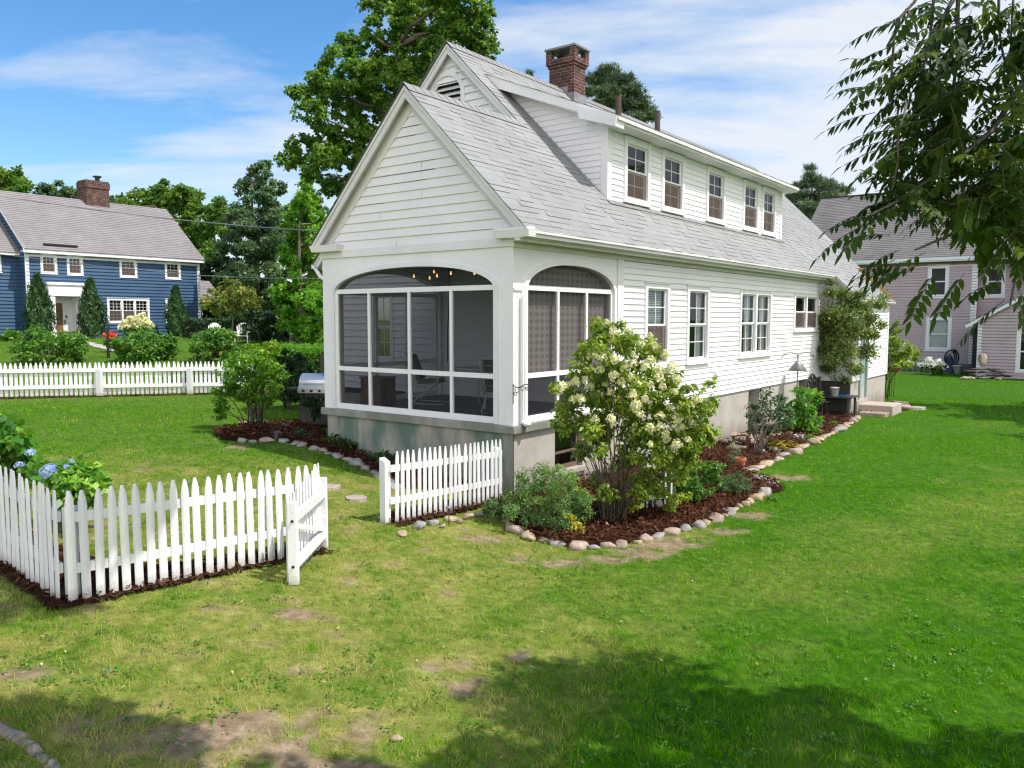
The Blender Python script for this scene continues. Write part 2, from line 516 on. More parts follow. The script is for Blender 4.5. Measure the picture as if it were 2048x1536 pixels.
M_LILAC = leafmat('lilac_leaf', (.025, .10, .010), (.085, .24, .016), (.30, .46, .03), .35)
M_DARKBUSH = leafmat('dark_bush_leaf', (.010, .03, .010), (.022, .06, .016), (.06, .12, .025), .15)
M_VINE = leafmat('vine_leaf', (.05, .09, .022), (.13, .20, .045), (.30, .36, .08), .35)
M_BIGLEAF = leafmat('big_hydrangea_leaf', (.025, .12, .018), (.085, .27, .025), (.28, .46, .04), .3, .4)
M_SAPLING = leafmat('sapling_leaf', (.025, .06, .025), (.055, .115, .045), (.13, .20, .08), .2)
M_GOLDLEAF = leafmat('golden_leaf', (.20, .20, .02), (.40, .36, .03), (.55, .47, .06), .3)
M_SILVER = leafmat('silver_leaf', (.35, .37, .36), (.5, .52, .5), (.65, .66, .65), .2)
M_CREAM = leafmat('cream_petal', (.55, .58, .18), (.80, .76, .36), (.86, .83, .60), .3)
M_WPETAL = leafmat('white_petal', (.6, .64, .5), (.78, .8, .72), (.85, .85, .82), .3)
M_BLUEPETAL = leafmat('blue_petal', (.12, .24, .62), (.30, .45, .75), (.68, .75, .85), .3)
M_REDPETAL = leafmat('red_petal', (.55, .02, .01), (.75, .05, .015), (.8, .12, .03), .2)
M_REDBUSH = leafmat('russet_leaf', (.18, .04, .015), (.35, .10, .03), (.45, .2, .06), .25)
M_GRASS = leafmat('grass_blade', (.046, .215, .002), (.142, .365, .004), (.48, .43, .14), .44, .8, .0, (.22, .48, .008))
M_STRAWLEAF = leafmat('dead_leaf', (.10, .06, .025), (.26, .19, .08), (.45, .38, .20), 0.0, .9, .1)
M_CHIP = leafmat('mulch_chip', (.026, .010, .006), (.055, .021, .012), (.12, .05, .028), 0.0, .9, .05)
def stonemat(name, a, b, c):
    m, t = nt(name)
    v = coords(t, 'Object')
    col = ramp(t, noise(t, v, 1.6, 6, .65), [(.3, a), (.5, b), (.72, c)])
    col = mixc(t, ramp(t, noise(t, v, 14, 4, .7), [(.5, 0.0), (.75, .5)]), col, tuple(x * .45 for x in a))
    return finish(m, t, col, .85, noise(t, v, 7, 6, .65), .5, .06, 0, .2)
M_ST = [stonemat('tan_stone', (.24, .17, .10), (.40, .31, .21), (.52, .44, .34)),
        stonemat('grey_stone', (.17, .16, .15), (.29, .27, .255), (.43, .41, .39)),
        stonemat('pinkish_stone', (.22, .15, .12), (.36, .27, .22), (.48, .41, .36)),
        stonemat('dark_boulder', (.07, .065, .06), (.12, .11, .10), (.19, .18, .17))]
M_FLAG = [stonemat('bluestone', (.26, .27, .29), (.33, .33, .34), (.40, .38, .38)), stonemat('brown_flagstone', (.30, .24, .20), (.38, .32, .28), (.46, .40, .36))]
# ---------------------------------------------------------------- ground, lawn data, mulch beds
def inpoly(x, y, poly):
    x = np.asarray(x); y = np.asarray(y)
    r = np.zeros(x.shape, dtype=bool); n = len(poly)
    for i in range(n):
        x1, y1 = poly[i][0], poly[i][1]; x2, y2 = poly[(i + 1) % n][0], poly[(i + 1) % n][1]
        c = ((y1 > y) != (y2 > y)) & (x < (x2 - x1) * (y - y1) / (y2 - y1 + 1e-12) + x1)
        r ^= c
    return r
def GP(lst): return [gp(*p) for p in lst]
BED_A_EDGE = GP([(1003, 1030), (1025, 1058), (1060, 1078), (1100, 1090), (1150, 1096), (1200, 1096), (1245, 1090), (1290, 1080), (1335, 1070), (1380, 1058), (1420, 1045), (1455, 1028), (1490, 1008), (1525, 988)])
BED_A = BED_A_EDGE + GP([(1572, 985), (1550, 968), (1500, 950), (1470, 930)]) + [hw(6.2, -.02), hw(-.02, -.02), gp(1000, 1005)]
BED_B_EDGE = GP([(1500, 940), (1535, 930), (1565, 915), (1600, 898), (1635, 882), (1668, 866), (1695, 850), (1715, 835), (1728, 822)])
BED_B = GP([(1470, 935)]) + BED_B_EDGE + [hw(16.2, -1.6), hw(15.7, -.02), hw(6.0, -.02)]
BED_C_EDGE = GP([(470, 884), (500, 884), (530, 883), (560, 883), (590, 889), (625, 898), (660, 908), (695, 922), (730, 938), (765, 955), (790, 975)])
BED_C = GP([(425, 868), (440, 880)]) + BED_C_EDGE + [hw(-.02, .2), hw(-.02, 4.4), hw(.5, 4.9)] + GP([(600, 848), (540, 850), (480, 858)])
BED_E = [hw(17.9, -1.7), hw(18.6, -2.0), hw(19.6, -1.8), hw(20.5, -1.75), hw(21.0, -1.3), hw(20.8, -.9), hw(17.8, -.9)]
FC = Vector((-3.76, 6.63, 0)); FD1 = Vector((1.68, 1.97, 0)).normalized(); FD2 = Vector((-FD1.y, FD1.x, 0))
STRIP = [FC + FD1 * -.1 - FD2 * -.0 + FD2 * -.12, FC + FD1 * 2.65 + FD2 * -.10, FC + FD1 * 2.65 + FD2 * .10, FC + FD1 * .9 + FD2 * .55, FC + FD1 * .55 + FD2 * 1.4, FC + FD1 * .5 + FD2 * 4, FC + FD1 * -.16 + FD2 * 4, FC + FD1 * -.14 + FD2 * -.12]
FENCE2_A = Vector((-1.54, 9.99, 0)); FENCE2_B = Vector((-.16, 12.02, 0))
fd = (FENCE2_B - FENCE2_A).normalized(); fn = Vector((-fd.y, fd.x, 0))
STRIP2 = [FENCE2_A - fn * .16, FENCE2_B - fn * .14, FENCE2_B + fn * .3, FENCE2_A + fd * .3 + fn * .35, FENCE2_A + fn * .1]
BEDS = [BED_A, BED_B, BED_C, BED_E, STRIP, STRIP2]
HOUSE_POLY = [hw(-.05, -.05), hw(3.1, -.05), hw(15.8, -.05), hw(15.8, -.95), hw(20.3, -.95), hw(20.3, 7.9), hw(3.1, 7.9), hw(3.1, 4.35), hw(-.05, 4.35)]

BARE = []   # (x, y, rx, ry)
for px, py, rx, ry in [(400, 1490, 230, 42), (560, 1450, 110, 22), (930, 1372, 45, 16), (1035, 1312, 28, 10), (1120, 1125, 45, 7), (960, 1078, 50, 7), (1042, 1116, 22, 8), (470, 897, 26, 8), (1200, 1118, 60, 7), (1270, 1108, 60, 8), (1340, 1090, 60, 8), (1440, 1062, 40, 7), (1500, 1032, 30, 6), (1560, 955, 45, 5), (620, 1232, 60, 12), (60, 1350, 60, 12), (590, 1340, 30, 8), (700, 1540, 120, 20), (640, 975, 30, 6), (1000, 1015, 30, 5), (1390, 1076, 40, 7)]:
    c = gp(px, py); e = gp(px + rx, py); f = gp(px, py - ry)
    BARE.append((c.x, c.y, abs(e.x - c.x), abs(f.y - c.y)))

def lawn(x, y):
    """-> (dry 0..1, bare 0..1)"""
    x = np.asarray(x, dtype=float); y = np.asarray(y, dtype=float)
    n1 = fbm(x * .9 + 5, y * .9, 4); n2 = fbm(x * 3.1 + 40, y * 3.1 + 9, 4); n3 = fbm(x * 8 + 3, y * 8 + 70, 3)
    bx = np.interp(y, [3, 4.5, 9.5, 12, 30], [-.5, -.1, 1.4, 3.0, 3.0])
    dry = sstep(1.3, -1.5, x - bx + (n1 - .5) * 2.6)
    back = sstep(10.0, 15.0, y + (n1 - .5) * 5) * sstep(-1, -3, x)
    dry = dry * (1 - .75 * back)
    dry = dry * (.50 + 1.3 * (n2 - .28))
    # a yellower streak across the right lawn
    d = np.abs((x - 2.5) * .55 - (y - 8.5) * .75 + (n1 - .5) * 2)
    dry = np.maximum(dry, .34 * sstep(1.4, .2, d) * (x > .8) * (.5 + n2))
    dry = np.maximum(dry, sstep(.60, .80, n1) * .25)
    bare = np.zeros_like(x)
    for cx, cy, rx, ry in BARE:
        q = ((x - cx) / rx) ** 2 + ((y - cy) / ry) ** 2
        bare = np.maximum(bare, sstep(1.5, .35, q + (n2 - .5) * 3.6 + (n3 - .5) * 2.6))
    wild = sstep(.60, .72, n2 * .65 + n3 * .35) * sstep(.40, .70, dry) * .8 * (x < bx - .3)
    bare = np.maximum(bare, wild)
    return np.clip(dry, 0, 1), np.clip(bare, 0, 1)

def axis(lo, hi, step, far, grow=1.25):
    a = list(np.arange(lo, hi + 1e-6, step)); s = step
    while a[-1] < far: s *= grow; a.append(a[-1] + s)
    s = step; b = [lo]
    while b[-1] > -far: s *= grow; b.append(b[-1] - s)
    return np.array(b[:0:-1] + a)
gxs = axis(-9, 9, .085, 1500); gys = axis(2.5, 15, .085, 1500)
GX, GY = np.meshgrid(gxs, gys)
dry_g, bare_g = lawn(GX, GY)
micro = (fbm(GX * 4, GY * 4, 3) - .5) * .03
near = (np.abs(GX) < 12) & (GY > 2) & (GY < 18)
GZ = gz(GX, GY) + micro * near
nx, ny = len(gxs), len(gys)
idx = np.arange(nx * ny).reshape(ny, nx)
gf = np.stack([idx[:-1, :-1], idx[:-1, 1:], idx[1:, 1:], idx[1:, :-1]], -1).reshape(-1, 4)
def ground_mat():
    m, t = nt('lawn_soil')
    ad = N(t, 'ShaderNodeAttribute', attribute_name='dry').outputs['Fac']
    ab = N(t, 'ShaderNodeAttribute', attribute_name='bare').outputs['Fac']
    p = wpos(t)
    n1 = noise(t, p, 9, 6, .65); n2 = noise(t, p, 60, 4, .7)
    green = ramp(t, n1, [(.3, (.016, .060, .003)), (.55, (.045, .125, .005)), (.75, (.10, .20, .012))])
    straw = ramp(t, n1, [(.3, (.11, .13, .025)), (.6, (.25, .24, .06)), (.75, (.35, .31, .12))])
    soil = ramp(t, n1, [(.3, (.13, .09, .055)), (.55, (.25, .185, .12)), (.75, (.38, .30, .20))])
    soil = mixc(t, ramp(t, n2, [(.55, 0.0), (.7, .6)]), soil, (.13, .09, .055))
    col = mixc(t, ad, green, straw)
    col = mixc(t, ab, col, soil)
    return finish(m, t, col, .95, n2, .5, .02, 0, .1)
go = np_mesh('lawn_ground', np.stack([GX, GY, GZ], -1).reshape(-1, 3), gf, ground_mat(), smooth=True)
for k_, a_ in (('dry', dry_g), ('bare', bare_g)):
    at = go.data.attributes.new(k_, 'FLOAT', 'POINT'); at.data.foreach_set('value', a_.astype(np.float32).ravel())
go['kind'] = 'structure'

def patch(name, poly, mat, cell=.07, dz=.03, mound=.0, seed=0, kind='structure'):
    xs = [p[0] for p in poly]; ys = [p[1] for p in poly]
    ax = np.arange(min(xs), max(xs) + cell, cell); ay = np.arange(min(ys), max(ys) + cell, cell)
    X, Y = np.meshgrid(ax, ay)
    keep = inpoly((X[:-1, :-1] + cell / 2), (Y[:-1, :-1] + cell / 2), poly)
    if mound:
        edge = np.full(X.shape, 9.0)
        for i in range(len(poly)):
            a = np.array(poly[i][:2]); b = np.array(poly[(i + 1) % len(poly)][:2]); d = b - a; L = (d @ d) + 1e-9
            tt = np.clip(((X - a[0]) * d[0] + (Y - a[1]) * d[1]) / L, 0, 1)
            edge = np.minimum(edge, np.hypot(X - a[0] - tt * d[0], Y - a[1] - tt * d[1]))
        m = mound * sstep(0, .5, edge)
    else: m = 0
    Z = gz(X, Y) + dz + m + (fbm(X * 6 + seed, Y * 6, 3) - .5) * .05
    id_ = np.arange(X.size).reshape(X.shape)
    f = np.stack([id_[:-1, :-1], id_[:-1, 1:], id_[1:, 1:], id_[1:, :-1]], -1)[keep]
    o = np_mesh(name, np.stack([X, Y, Z], -1).reshape(-1, 3), f, mat, smooth=True)
    o['kind'] = kind
    return o
def mulch_mat():
    m, t = nt('bark_mulch')
    p = wpos(t)
    n1 = noise(t, p, 35, 6, .7); n2 = noise(t, p, 3, 4)
    col = ramp(t, n1, [(.3, (.014, .006, .004)), (.5, (.042, .016, .009)), (.72, (.09, .038, .02))])
    col = mixc(t, ramp(t, n2, [(.4, 0.0), (.7, .4)]), col, (.07, .032, .018))
    return finish(m, t, col, .95, n1, .9, .03, 0, .1)
M_MULCH = mulch_mat()
for i, b in enumerate(BEDS):
    patch('mulch_bed', b, M_MULCH, mound=(.05, .05, .06, .02, .0, .0)[i], seed=i * 7)

# loose bark chips on the beds (one uncountable mass)
cv, cf_, cva = [], [], []
for b in BEDS[:3] + BEDS[4:]:
    xs = [p[0] for p in b]; ys = [p[1] for p in b]
    area = (max(xs) - min(xs)) * (max(ys) - min(ys))
    n = int(min(26000, area * 900))
    x = rng.uniform(min(xs), max(xs), n); y = rng.uniform(min(ys), max(ys), n)
    k = inpoly(x, y, b); x, y = x[k], y[k]; n = len(x)
    if not n: continue
    z = gz(x, y) + .03 + rng.uniform(.02, .075, n) + (.03 if b in (BED_A, BED_B, BED_C) else -.03)
    a = rng.uniform(0, 2 * np.pi, n); L = rng.uniform(.012, .035, n); W = L * rng.uniform(.25, .5, n)
    tz = rng.normal(0, .4, n)
    d = np.stack([np.cos(a), np.sin(a), tz], -1); s = np.stack([-np.sin(a), np.cos(a), rng.normal(0, .4, n)], -1)
    p = np.stack([x, y, z], -1)
    q = np.stack([p - d * L[:, None] - s * W[:, None], p + d * L[:, None] - s * W[:, None], p + d * L[:, None] + s * W[:, None], p - d * L[:, None] + s * W[:, None]], 1)
    base = sum(len(c) for c in cv)
    cv.append(q.reshape(-1, 3)); cf_.append(np.arange(n * 4).reshape(-1, 4) + base); cva.append(rng.random(n))
o = np_mesh('bark_chips', np.concatenate(cv), np.concatenate(cf_), M_CHIP, fattr={'var': np.concatenate(cva)})
o['kind'] = 'stuff'

# grass blades over the lawns
def blades():
    pts = []
    # sampled by distance so that the sward stays dense wherever one stands nearby
    for (y0, y1, dens, x0, x1) in [(3.4, 5, 5200, -3.6, 3.6), (5, 7, 3200, -5.0, 5.0), (7, 10, 1900, -6.8, 7.0), (10, 14, 1000, -9.5, 10), (14, 20, 430, -14.5, 14), (20, 30, 150, -20, 21), (30, 48, 30, -32, 32)]:
        n = int((y1 - y0) * (x1 - x0) * dens)
        x = rng.uniform(x0, x1, n); y = rng.uniform(y0, y1, n)
        pts.append(np.stack([x, y], -1))
    P = np.concatenate(pts); x, y = P[:, 0], P[:, 1]
    ok = ~inpoly(x, y, HOUSE_POLY)
    jx = x + rng.normal(0, .03, len(x)); jy = y + rng.normal(0, .03, len(x))
    for b in BEDS: ok &= ~inpoly(jx, jy, b)
    for b in NOGRASS: ok &= ~inpoly(x, y, b)
    x, y = x[ok], y[ok]
    dry, bare = lawn(x, y)
    clump = fbm(x * 5 + 11, y * 5 + 3, 3)
    far = y > 18
    keep = rng.random(len(x)) < np.where(far, 1, (1 - .90 * bare) * (1 - .35 * dry) * np.clip(.55 + clump * .8, 0, 1))
    x, y, dry, bare, clump = x[keep], y[keep], dry[keep], bare[keep], clump[keep]
    n = len(x)
    h = rng.uniform(.02, .05, n) * (.45 + 1.4 * clump) * (1 + np.clip(y - 12, 0, 30) * .018)
    tall = (rng.random(n) < .03) & (y < 12); h = np.where(tall, h * 1.7, h)
    w = np.maximum(.0042, y * .00062) * rng.uniform(.7, 1.3, n)
    a = rng.uniform(0, 2 * np.pi, n); la = 2 * np.pi * 2.2 * vnoise(x * 7, y * 7) + rng.normal(0, .7, n); lean = np.abs(rng.normal(.75, .4, n)) * h
    z = gz(x, y) - .006
    z = z + (fbm(x * 4, y * 4, 3) - .5) * .03 * ((np.abs(x) < 12) & (y < 18))
    sx, sy = np.cos(a) * w / 2, np.sin(a) * w / 2
    lx, ly = np.cos(la) * lean, np.sin(la) * lean
    V = np.empty((n, 5, 3), dtype=np.float32)
    V[:, 0] = np.stack([x - sx, y - sy, z], -1); V[:, 1] = np.stack([x + sx, y + sy, z], -1)
    V[:, 2] = np.stack([x + sx * .8 + lx * .35, y + sy * .8 + ly * .35, z + h * .6], -1)
    V[:, 3] = np.stack([x - sx * .8 + lx * .35, y - sy * .8 + ly * .35, z + h * .6], -1)
    V[:, 4] = np.stack([x + lx, y + ly, z + h * .95], -1)
    b = np.arange(n) * 5
    f = np.empty((n, 2, 4), dtype=np.int32)
    f[:, 0] = np.stack([b, b + 1, b + 2, b + 3], -1); f[:, 1] = np.stack([b + 3, b + 2, b + 4, b + 4], -1)
    tri = np.stack([b + 3, b + 2, b + 4], -1)
    tuft = fbm(x * 14 + 2, y * 14 + 5, 2)
    var = np.clip(.13 + dry * .78 + rng.normal(0, .17, n) + (clump - .5) * .5 + (tuft - .5) * .85 + (rng.random(n) < .05) * .4, 0, 1)
    return V.reshape(-1, 3), f[:, 0], tri, var
def mesh_mixed(name, V, quads, tris, var, mat):
    me = bpy.data.meshes.new(name)
    me.vertices.add(len(V)); me.vertices.foreach_set('co', V.ravel())
    nq, n3 = len(quads), len(tris)
    me.loops.add(nq * 4 + n3 * 3)
    me.loops.foreach_set('vertex_index', np.concatenate([quads.ravel(), tris.ravel()]).astype(np.int32))
    me.polygons.add(nq + n3)
    me.polygons.foreach_set('loop_start', np.concatenate([np.arange(nq) * 4, nq * 4 + np.arange(n3) * 3]).astype(np.int32))
    me.update(calc_edges=True)
    at = me.attributes.new('var', 'FLOAT', 'FACE'); at.data.foreach_set('value', np.concatenate([var, var]).astype(np.float32))
    me.materials.append(mat)
    o = bpy.data.objects.new(name, me); COL.objects.link(o)
    return o
def weeds():
    # clover, plantain and fallen leaves lying in the sward
    n = 5200
    x = rng.uniform(-6, 8, n); y = 3.6 + 13 * rng.random(n) ** 1.6
    c = fbm(x * 1.7 + 60, y * 1.7 + 8, 3)
    ok = (np.abs(x) < y * .75) & (rng.random(n) < sstep(.42, .62, c) + .08) & ~inpoly(x, y, HOUSE_POLY)
    for b in BEDS + NOGRASS: ok &= ~inpoly(x, y, b)
    x, y = x[ok], y[ok]; k = 7; X = np.repeat(x, k) + rng.normal(0, .028, len(x) * k); Y = np.repeat(y, k) + rng.normal(0, .028, len(x) * k)
    P = np.stack([X, Y, gz(X, Y) + rng.uniform(.012, .038, len(X))], -1)
    V, F = leaf_quads(P, .028, rng, .75, 1.6, droop=0)
    var = np.clip(np.repeat(rng.normal(.42, .2, len(x)), k) + rng.normal(0, .1, len(X)), 0, 1)
    o = np_mesh('lawn_weeds', V, F, M_BUSH, fattr={'var': var}); o['kind'] = 'stuff'
    n = 900
    x = rng.uniform(-5, 6, n); y = 3.6 + 9 * rng.random(n) ** 1.5; ok = (np.abs(x) < y * .75) & (rng.random(n) < np.where(x < 0, 1, .35)) & ~inpoly(x, y, HOUSE_POLY)
    for b in BEDS[:3]: ok &= ~inpoly(x, y, b)
    x, y = x[ok], y[ok]; P = np.stack([x, y, gz(x, y) + rng.uniform(.01, .035, len(x))], -1)
    V, F = leaf_quads(P, .035, rng, .5, 2.0, droop=0)
    o = np_mesh('fallen_leaves', V, F, M_STRAWLEAF, fattr={'var': rng.random(len(x))}); o['kind'] = 'stuff'
    n = 2600; x = rng.uniform(-5, 5, n); y = 3.6 + 9 * rng.random(n) ** 1.4; d_, b_ = lawn(x, y); ok = (b_ > .45) & (np.abs(x) < y * .75) & ~inpoly(x, y, HOUSE_POLY)
    x, y = x[ok], y[ok]; m_ = len(x)
    if m_:
        r = rng.uniform(.004, .013, m_)
        oc = np.array([(1, 0, 0), (0, 1, 0), (-1, 0, 0), (0, -1, 0), (0, 0, .8)])
        V = np.stack([x, y, gz(x, y) + .002], -1)[:, None, :] + oc[None] * r[:, None, None] * rng.uniform(.6, 1.3, (m_, 5, 1))
        b0 = np.arange(m_) * 5; F = np.concatenate([np.stack([b0 + i, b0 + (i + 1) % 4, b0 + 4], -1) for i in range(4)])
        o = np_mesh('pebbles', V.reshape(-1, 3), F, M_ST[1]); o['kind'] = 'stuff'
NOGRASS = []   # filled by paths and stepping stones before grass is grown
# ---------------------------------------------------------------- wall, roof and window builders
def siding(mb, P, sL, sR, z0, z1, exp, openings=(), thick=.017, mi=0, gap_mi=None, gap_p=.0, uv=False, kinks=(), tab=None):
    fL = sL if callable(sL) else (lambda z: sL); fR = sR if callable(sR) else (lambda z: sR)
    rows = int(math.ceil((z1 - z0) / exp - 1e-6))
    for r in range(rows):
        zb = z0 + r * exp; zt = min(z1, zb + exp)
        br = [zb, zt] + [z for o in openings for z in (o[2], o[3]) if zb + 1e-4 < z < zt - 1e-4] + [k for k in kinks if zb + 1e-4 < k < zt - 1e-4]
        br = sorted(set(br))
        nn = lambda z: thick * (1 - (z - zb) / exp) + .002
        for a, b in zip(br[:-1], br[1:]):
            segs = [(None, None)]
            e = 1e-4
            cuts = sorted([(o[0], o[1]) for o in openings if o[2] <= a + e and o[3] >= b - e])
            la, lb, ra, rb = fL(a + e), fL(b - e), fR(a + e), fR(b - e)
            if ra - la < 1e-3 and rb - lb < 1e-3: continue
            cur = (la, lb); out = []
            for c0, c1 in cuts:
                if c1 <= min(cur) or c0 >= max(ra, rb): continue
                if c0 > max(cur): out.append((cur, (c0, c0)))
                cur = (c1, c1)
            if max(cur) < max(ra, rb): out.append((cur, (ra, rb)))
            for (l0, l1), (r0, r1) in out:
                u_ = [(l0, a), (r0, a), (r1, b), (l1, b)] if uv else None
                if tab and max(r0 - l0, r1 - l1) > tab:
                    k = int(max(r0 - l0, r1 - l1) / tab) + 1
                    cuts_ = [0.0] + sorted((i_ + ((r * .37) % 1) * .6 + .3 * random.random()) / (k + .4) for i_ in range(1, k)) + [1.0]
                    for f0, f1 in zip(cuts_[:-1], cuts_[1:]):
                        th_ = random.choice((.15, .5, 1.0, 1.5)) * thick
                        n2 = lambda z: th_ * (1 - (z - zb) / exp) + .002
                        A0, A1, B0, B1 = l0 + (r0 - l0) * f0, l0 + (r0 - l0) * f1, l1 + (r1 - l1) * f0, l1 + (r1 - l1) * f1
                        mb.poly([P(A0, n2(a), a), P(A1, n2(a), a), P(B1, n2(b), b), P(B0, n2(b), b)], mi, [(A0, a), (A1, a), (B1, b), (B0, b)])
                        if a == zb: mb.poly([P(A0, -.002, a), P(A1, -.002, a), P(A1, n2(a), a), P(A0, n2(a), a)], mi, [(0, 0)] * 4)
                    continue
                mb.poly([P(l0, nn(a), a), P(r0, nn(a), a), P(r1, nn(b), b), P(l1, nn(b), b)], mi, u_)
                if a == zb:
                    mb.poly([P(l0, 0, a), P(r0, 0, a), P(r0, nn(a), a), P(l0, nn(a), a)], mi, [(l0, a)] * 4 if uv else None)
                    if gap_mi is not None and r0 - l0 > 2.2 and random.random() < .3:
                        q0 = random.uniform(l0 + .3, r0 - .3); qq = a + (b - a) * .98   # butt joint between two boards
                        mb.poly([P(q0, nn(a) + .0012, a + .001), P(q0 + .004, nn(a) + .0012, a + .001), P(q0 + .004, nn(qq) + .0012, qq), P(q0, nn(qq) + .0012, qq)], gap_mi, [(0, 0)] * 4 if uv else None)
                    if gap_mi is not None and random.random() < gap_p and r0 - l0 > 1:
                        q0 = random.uniform(l0 + .1, r0 - .6); q1 = min(r0 - .15, q0 + random.uniform(.4, 2.2))
                        h_ = random.uniform(.005, .011)
                        mb.poly([P(q0, .0045, a - h_), P(q1, .0045, a - h_ * .4), P(q1, .0047, a), P(q0, .0047, a)], gap_mi, [(0, 0)] * 4 if uv else None)

def add_window(parent, P, a0, a1, z0, z1, units=1, trim=None, cw=.095, muntin=(2, 2), lower_muntin=(2, 2), screen=True, curtain=0.0, blind=False, depth=.55, double_hung=True, name='window', sillw=.03):
    """A casing with sash, glass, curtain and a dark room recess behind it; n is outward."""
    trim = trim or M_TRIM
    mb = MB()
    mb.pbox(P, a0, a0 + cw, -.02, .045, z0, z1); mb.pbox(P, a1 - cw, a1, -.02, .045, z0, z1)
    mb.pbox(P, a0 + cw, a1 - cw, -.02, .0445, z1 - cw, z1); mb.pbox(P, a0 + cw, a1 - cw, -.02, .0445, z0, z0 + cw * .8)
    mb.pbox(P, a0 - sillw, a1 + sillw, -.01, .075, z0 - .04, z0 - .001); mb.pbox(P, a0 - .015, a1 + .015, -.01, .062, z1 + .001, z1 + .025)
    W = (a1 - a0 - 2 * cw) / units
    if units > 1:
        for i in range(1, units):
            c = a0 + cw + W * i; mb.pbox(P, c - .05, c + .05, -.02, .043, z0 + cw * .8 + .001, z1 - cw - .001)
    w = mb.build(name, trim, parent)
    sb, gb, cb, ib, rb, bl = MB(), MB(), MB(), MB(), MB(), MB()
    for i in range(units):
        l = a0 + cw + W * i + (.05 if i > 0 else 0); r = a0 + cw + W * (i + 1) - (.05 if i < units - 1 else 0)
        b = z0 + cw * .8; t = z1 - cw; m = (b + t) / 2
        s = .042
        spans = [(b, m, -.03, lower_muntin), (m, t, -.008, muntin)] if double_hung else [(b, t, -.01, muntin)]
        for (q0, q1, n1, mu) in spans:
            sb.pbox(P, l, l + s, n1 - .03, n1, q0, q1); sb.pbox(P, r - s, r, n1 - .03, n1, q0, q1)
            sb.pbox(P, l + s, r - s, n1 - .03, n1 - .0005, q1 - s * .8, q1); sb.pbox(P, l + s, r - s, n1 - .03, n1 - .0005, q0, q0 + s * .8)
            for k in range(1, mu[0]):
                c = l + s + (r - l - 2 * s) * k / mu[0]; sb.pbox(P, c - .008, c + .008, n1 - .02, n1 - .006, q0 + s * .8, q1 - s * .8)
            for k in range(1, mu[1]):
                c = q0 + s + (q1 - q0 - 2 * s) * k / mu[1]; sb.pbox(P, l + s, r - s, n1 - .0195, n1 - .0065, c - .008, c + .008)
            gb.poly([P(l + .01, n1 - .014, q0 + .01), P(r - .01, n1 - .014, q0 + .01), P(r - .01, n1 - .014, q1 - .01), P(l + .01, n1 - .014, q1 - .01)])
        if screen: ib.poly([P(l + .004, -.001, b + .004), P(r - .004, -.001, b + .004), P(r - .004, -.001, m - .002), P(l + .004, -.001, m - .002)])
        if curtain > 0:
            for side in (0, 1):
                wd = (r - l) * curtain; n_ = 14
                xs = [(l + wd * k / n_) if side == 0 else (r - wd * k / n_) for k in range(n_ + 1)]
                for k in range(n_):
                    na, nb = -.13 + .018 * math.sin(k * 1.9), -.13 + .018 * math.sin((k + 1) * 1.9)
                    cb.poly([P(xs[k], na, b), P(xs[k + 1], nb, b), P(xs[k + 1], nb, t), P(xs[k], na, t)])
        if blind:
            k = b + (t - b) * .1
            while k < t:
                bl.poly([P(l + .01, -.08, k), P(r - .01, -.08, k), P(r - .01, -.105, k + .026), P(l + .01, -.105, k + .026)]); k += .034
        L, R_, B, T = l - .02, r + .02, b - .02, t + .02; D = -depth
        for q in ([P(L, D, B), P(R_, D, B), P(R_, D, T), P(L, D, T)], [P(L, -.05, B), P(R_, -.05, B), P(R_, D, B), P(L, D, B)], [P(L, -.05, T), P(R_, -.05, T), P(R_, D, T), P(L, D, T)], [P(L, -.05, B), P(L, D, B), P(L, D, T), P(L, -.05, T)], [P(R_, -.05, B), P(R_, D, B), P(R_, D, T), P(R_, -.05, T)]):
            rb.poly(q)
    sb.build('sash', M_WHITE if trim is not M_FENCE else trim, w)
    gb.build('pane', M_GLASS, w)
    if ib.f: ib.build('insect_screen', M_SCREEN_W, w)
    if cb.f: cb.build('curtain', M_SHEER, w)
    if bl.f: bl.build('blind', M_PLASTICW, w)
    rb.build('room_recess', M_DARK, w)
    return w

def chevron(mb, M, pts_out, pts_in, n0, n1, mi=0):
    """a pair of rake boards: pts in the wall plane, extruded along n by map M(a,n,z)"""
    for i in range(len(pts_out) - 1):
        o0, o1, i0, i1 = pts_out[i], pts_out[i + 1], pts_in[i], pts_in[i + 1]
        mb.hexa([M(i0[0], n0, i0[1]), M(i1[0], n0, i1[1]), M(i1[0], n1, i1[1]), M(i0[0], n1, i0[1]), M(o0[0], n0, o0[1]), M(o1[0], n0, o1[1]), M(o1[0], n1, o1[1]), M(o0[0], n1, o0[1])], mi)

# ---------------------------------------------------------------- the white house
house = thing('white_house', 'white clapboard house with grey shingle roof, long dormer and arched screened porch', 'house', HC, TH)
S7 = math.sqrt(.5)
Pr = lambda a, n, z: (a, -n, z)                 # right-hand long wall, v = 0
Pg = lambda a, n, z: (-n, a, z)                 # porch gable wall, u = 0
Pm = lambda a, n, z: (3.1 - n, a, z)            # main gable wall, u = 3.1
Pd = lambda a, n, z: (a, .54 - n, z)            # dormer front
LEFT_V = 4.34
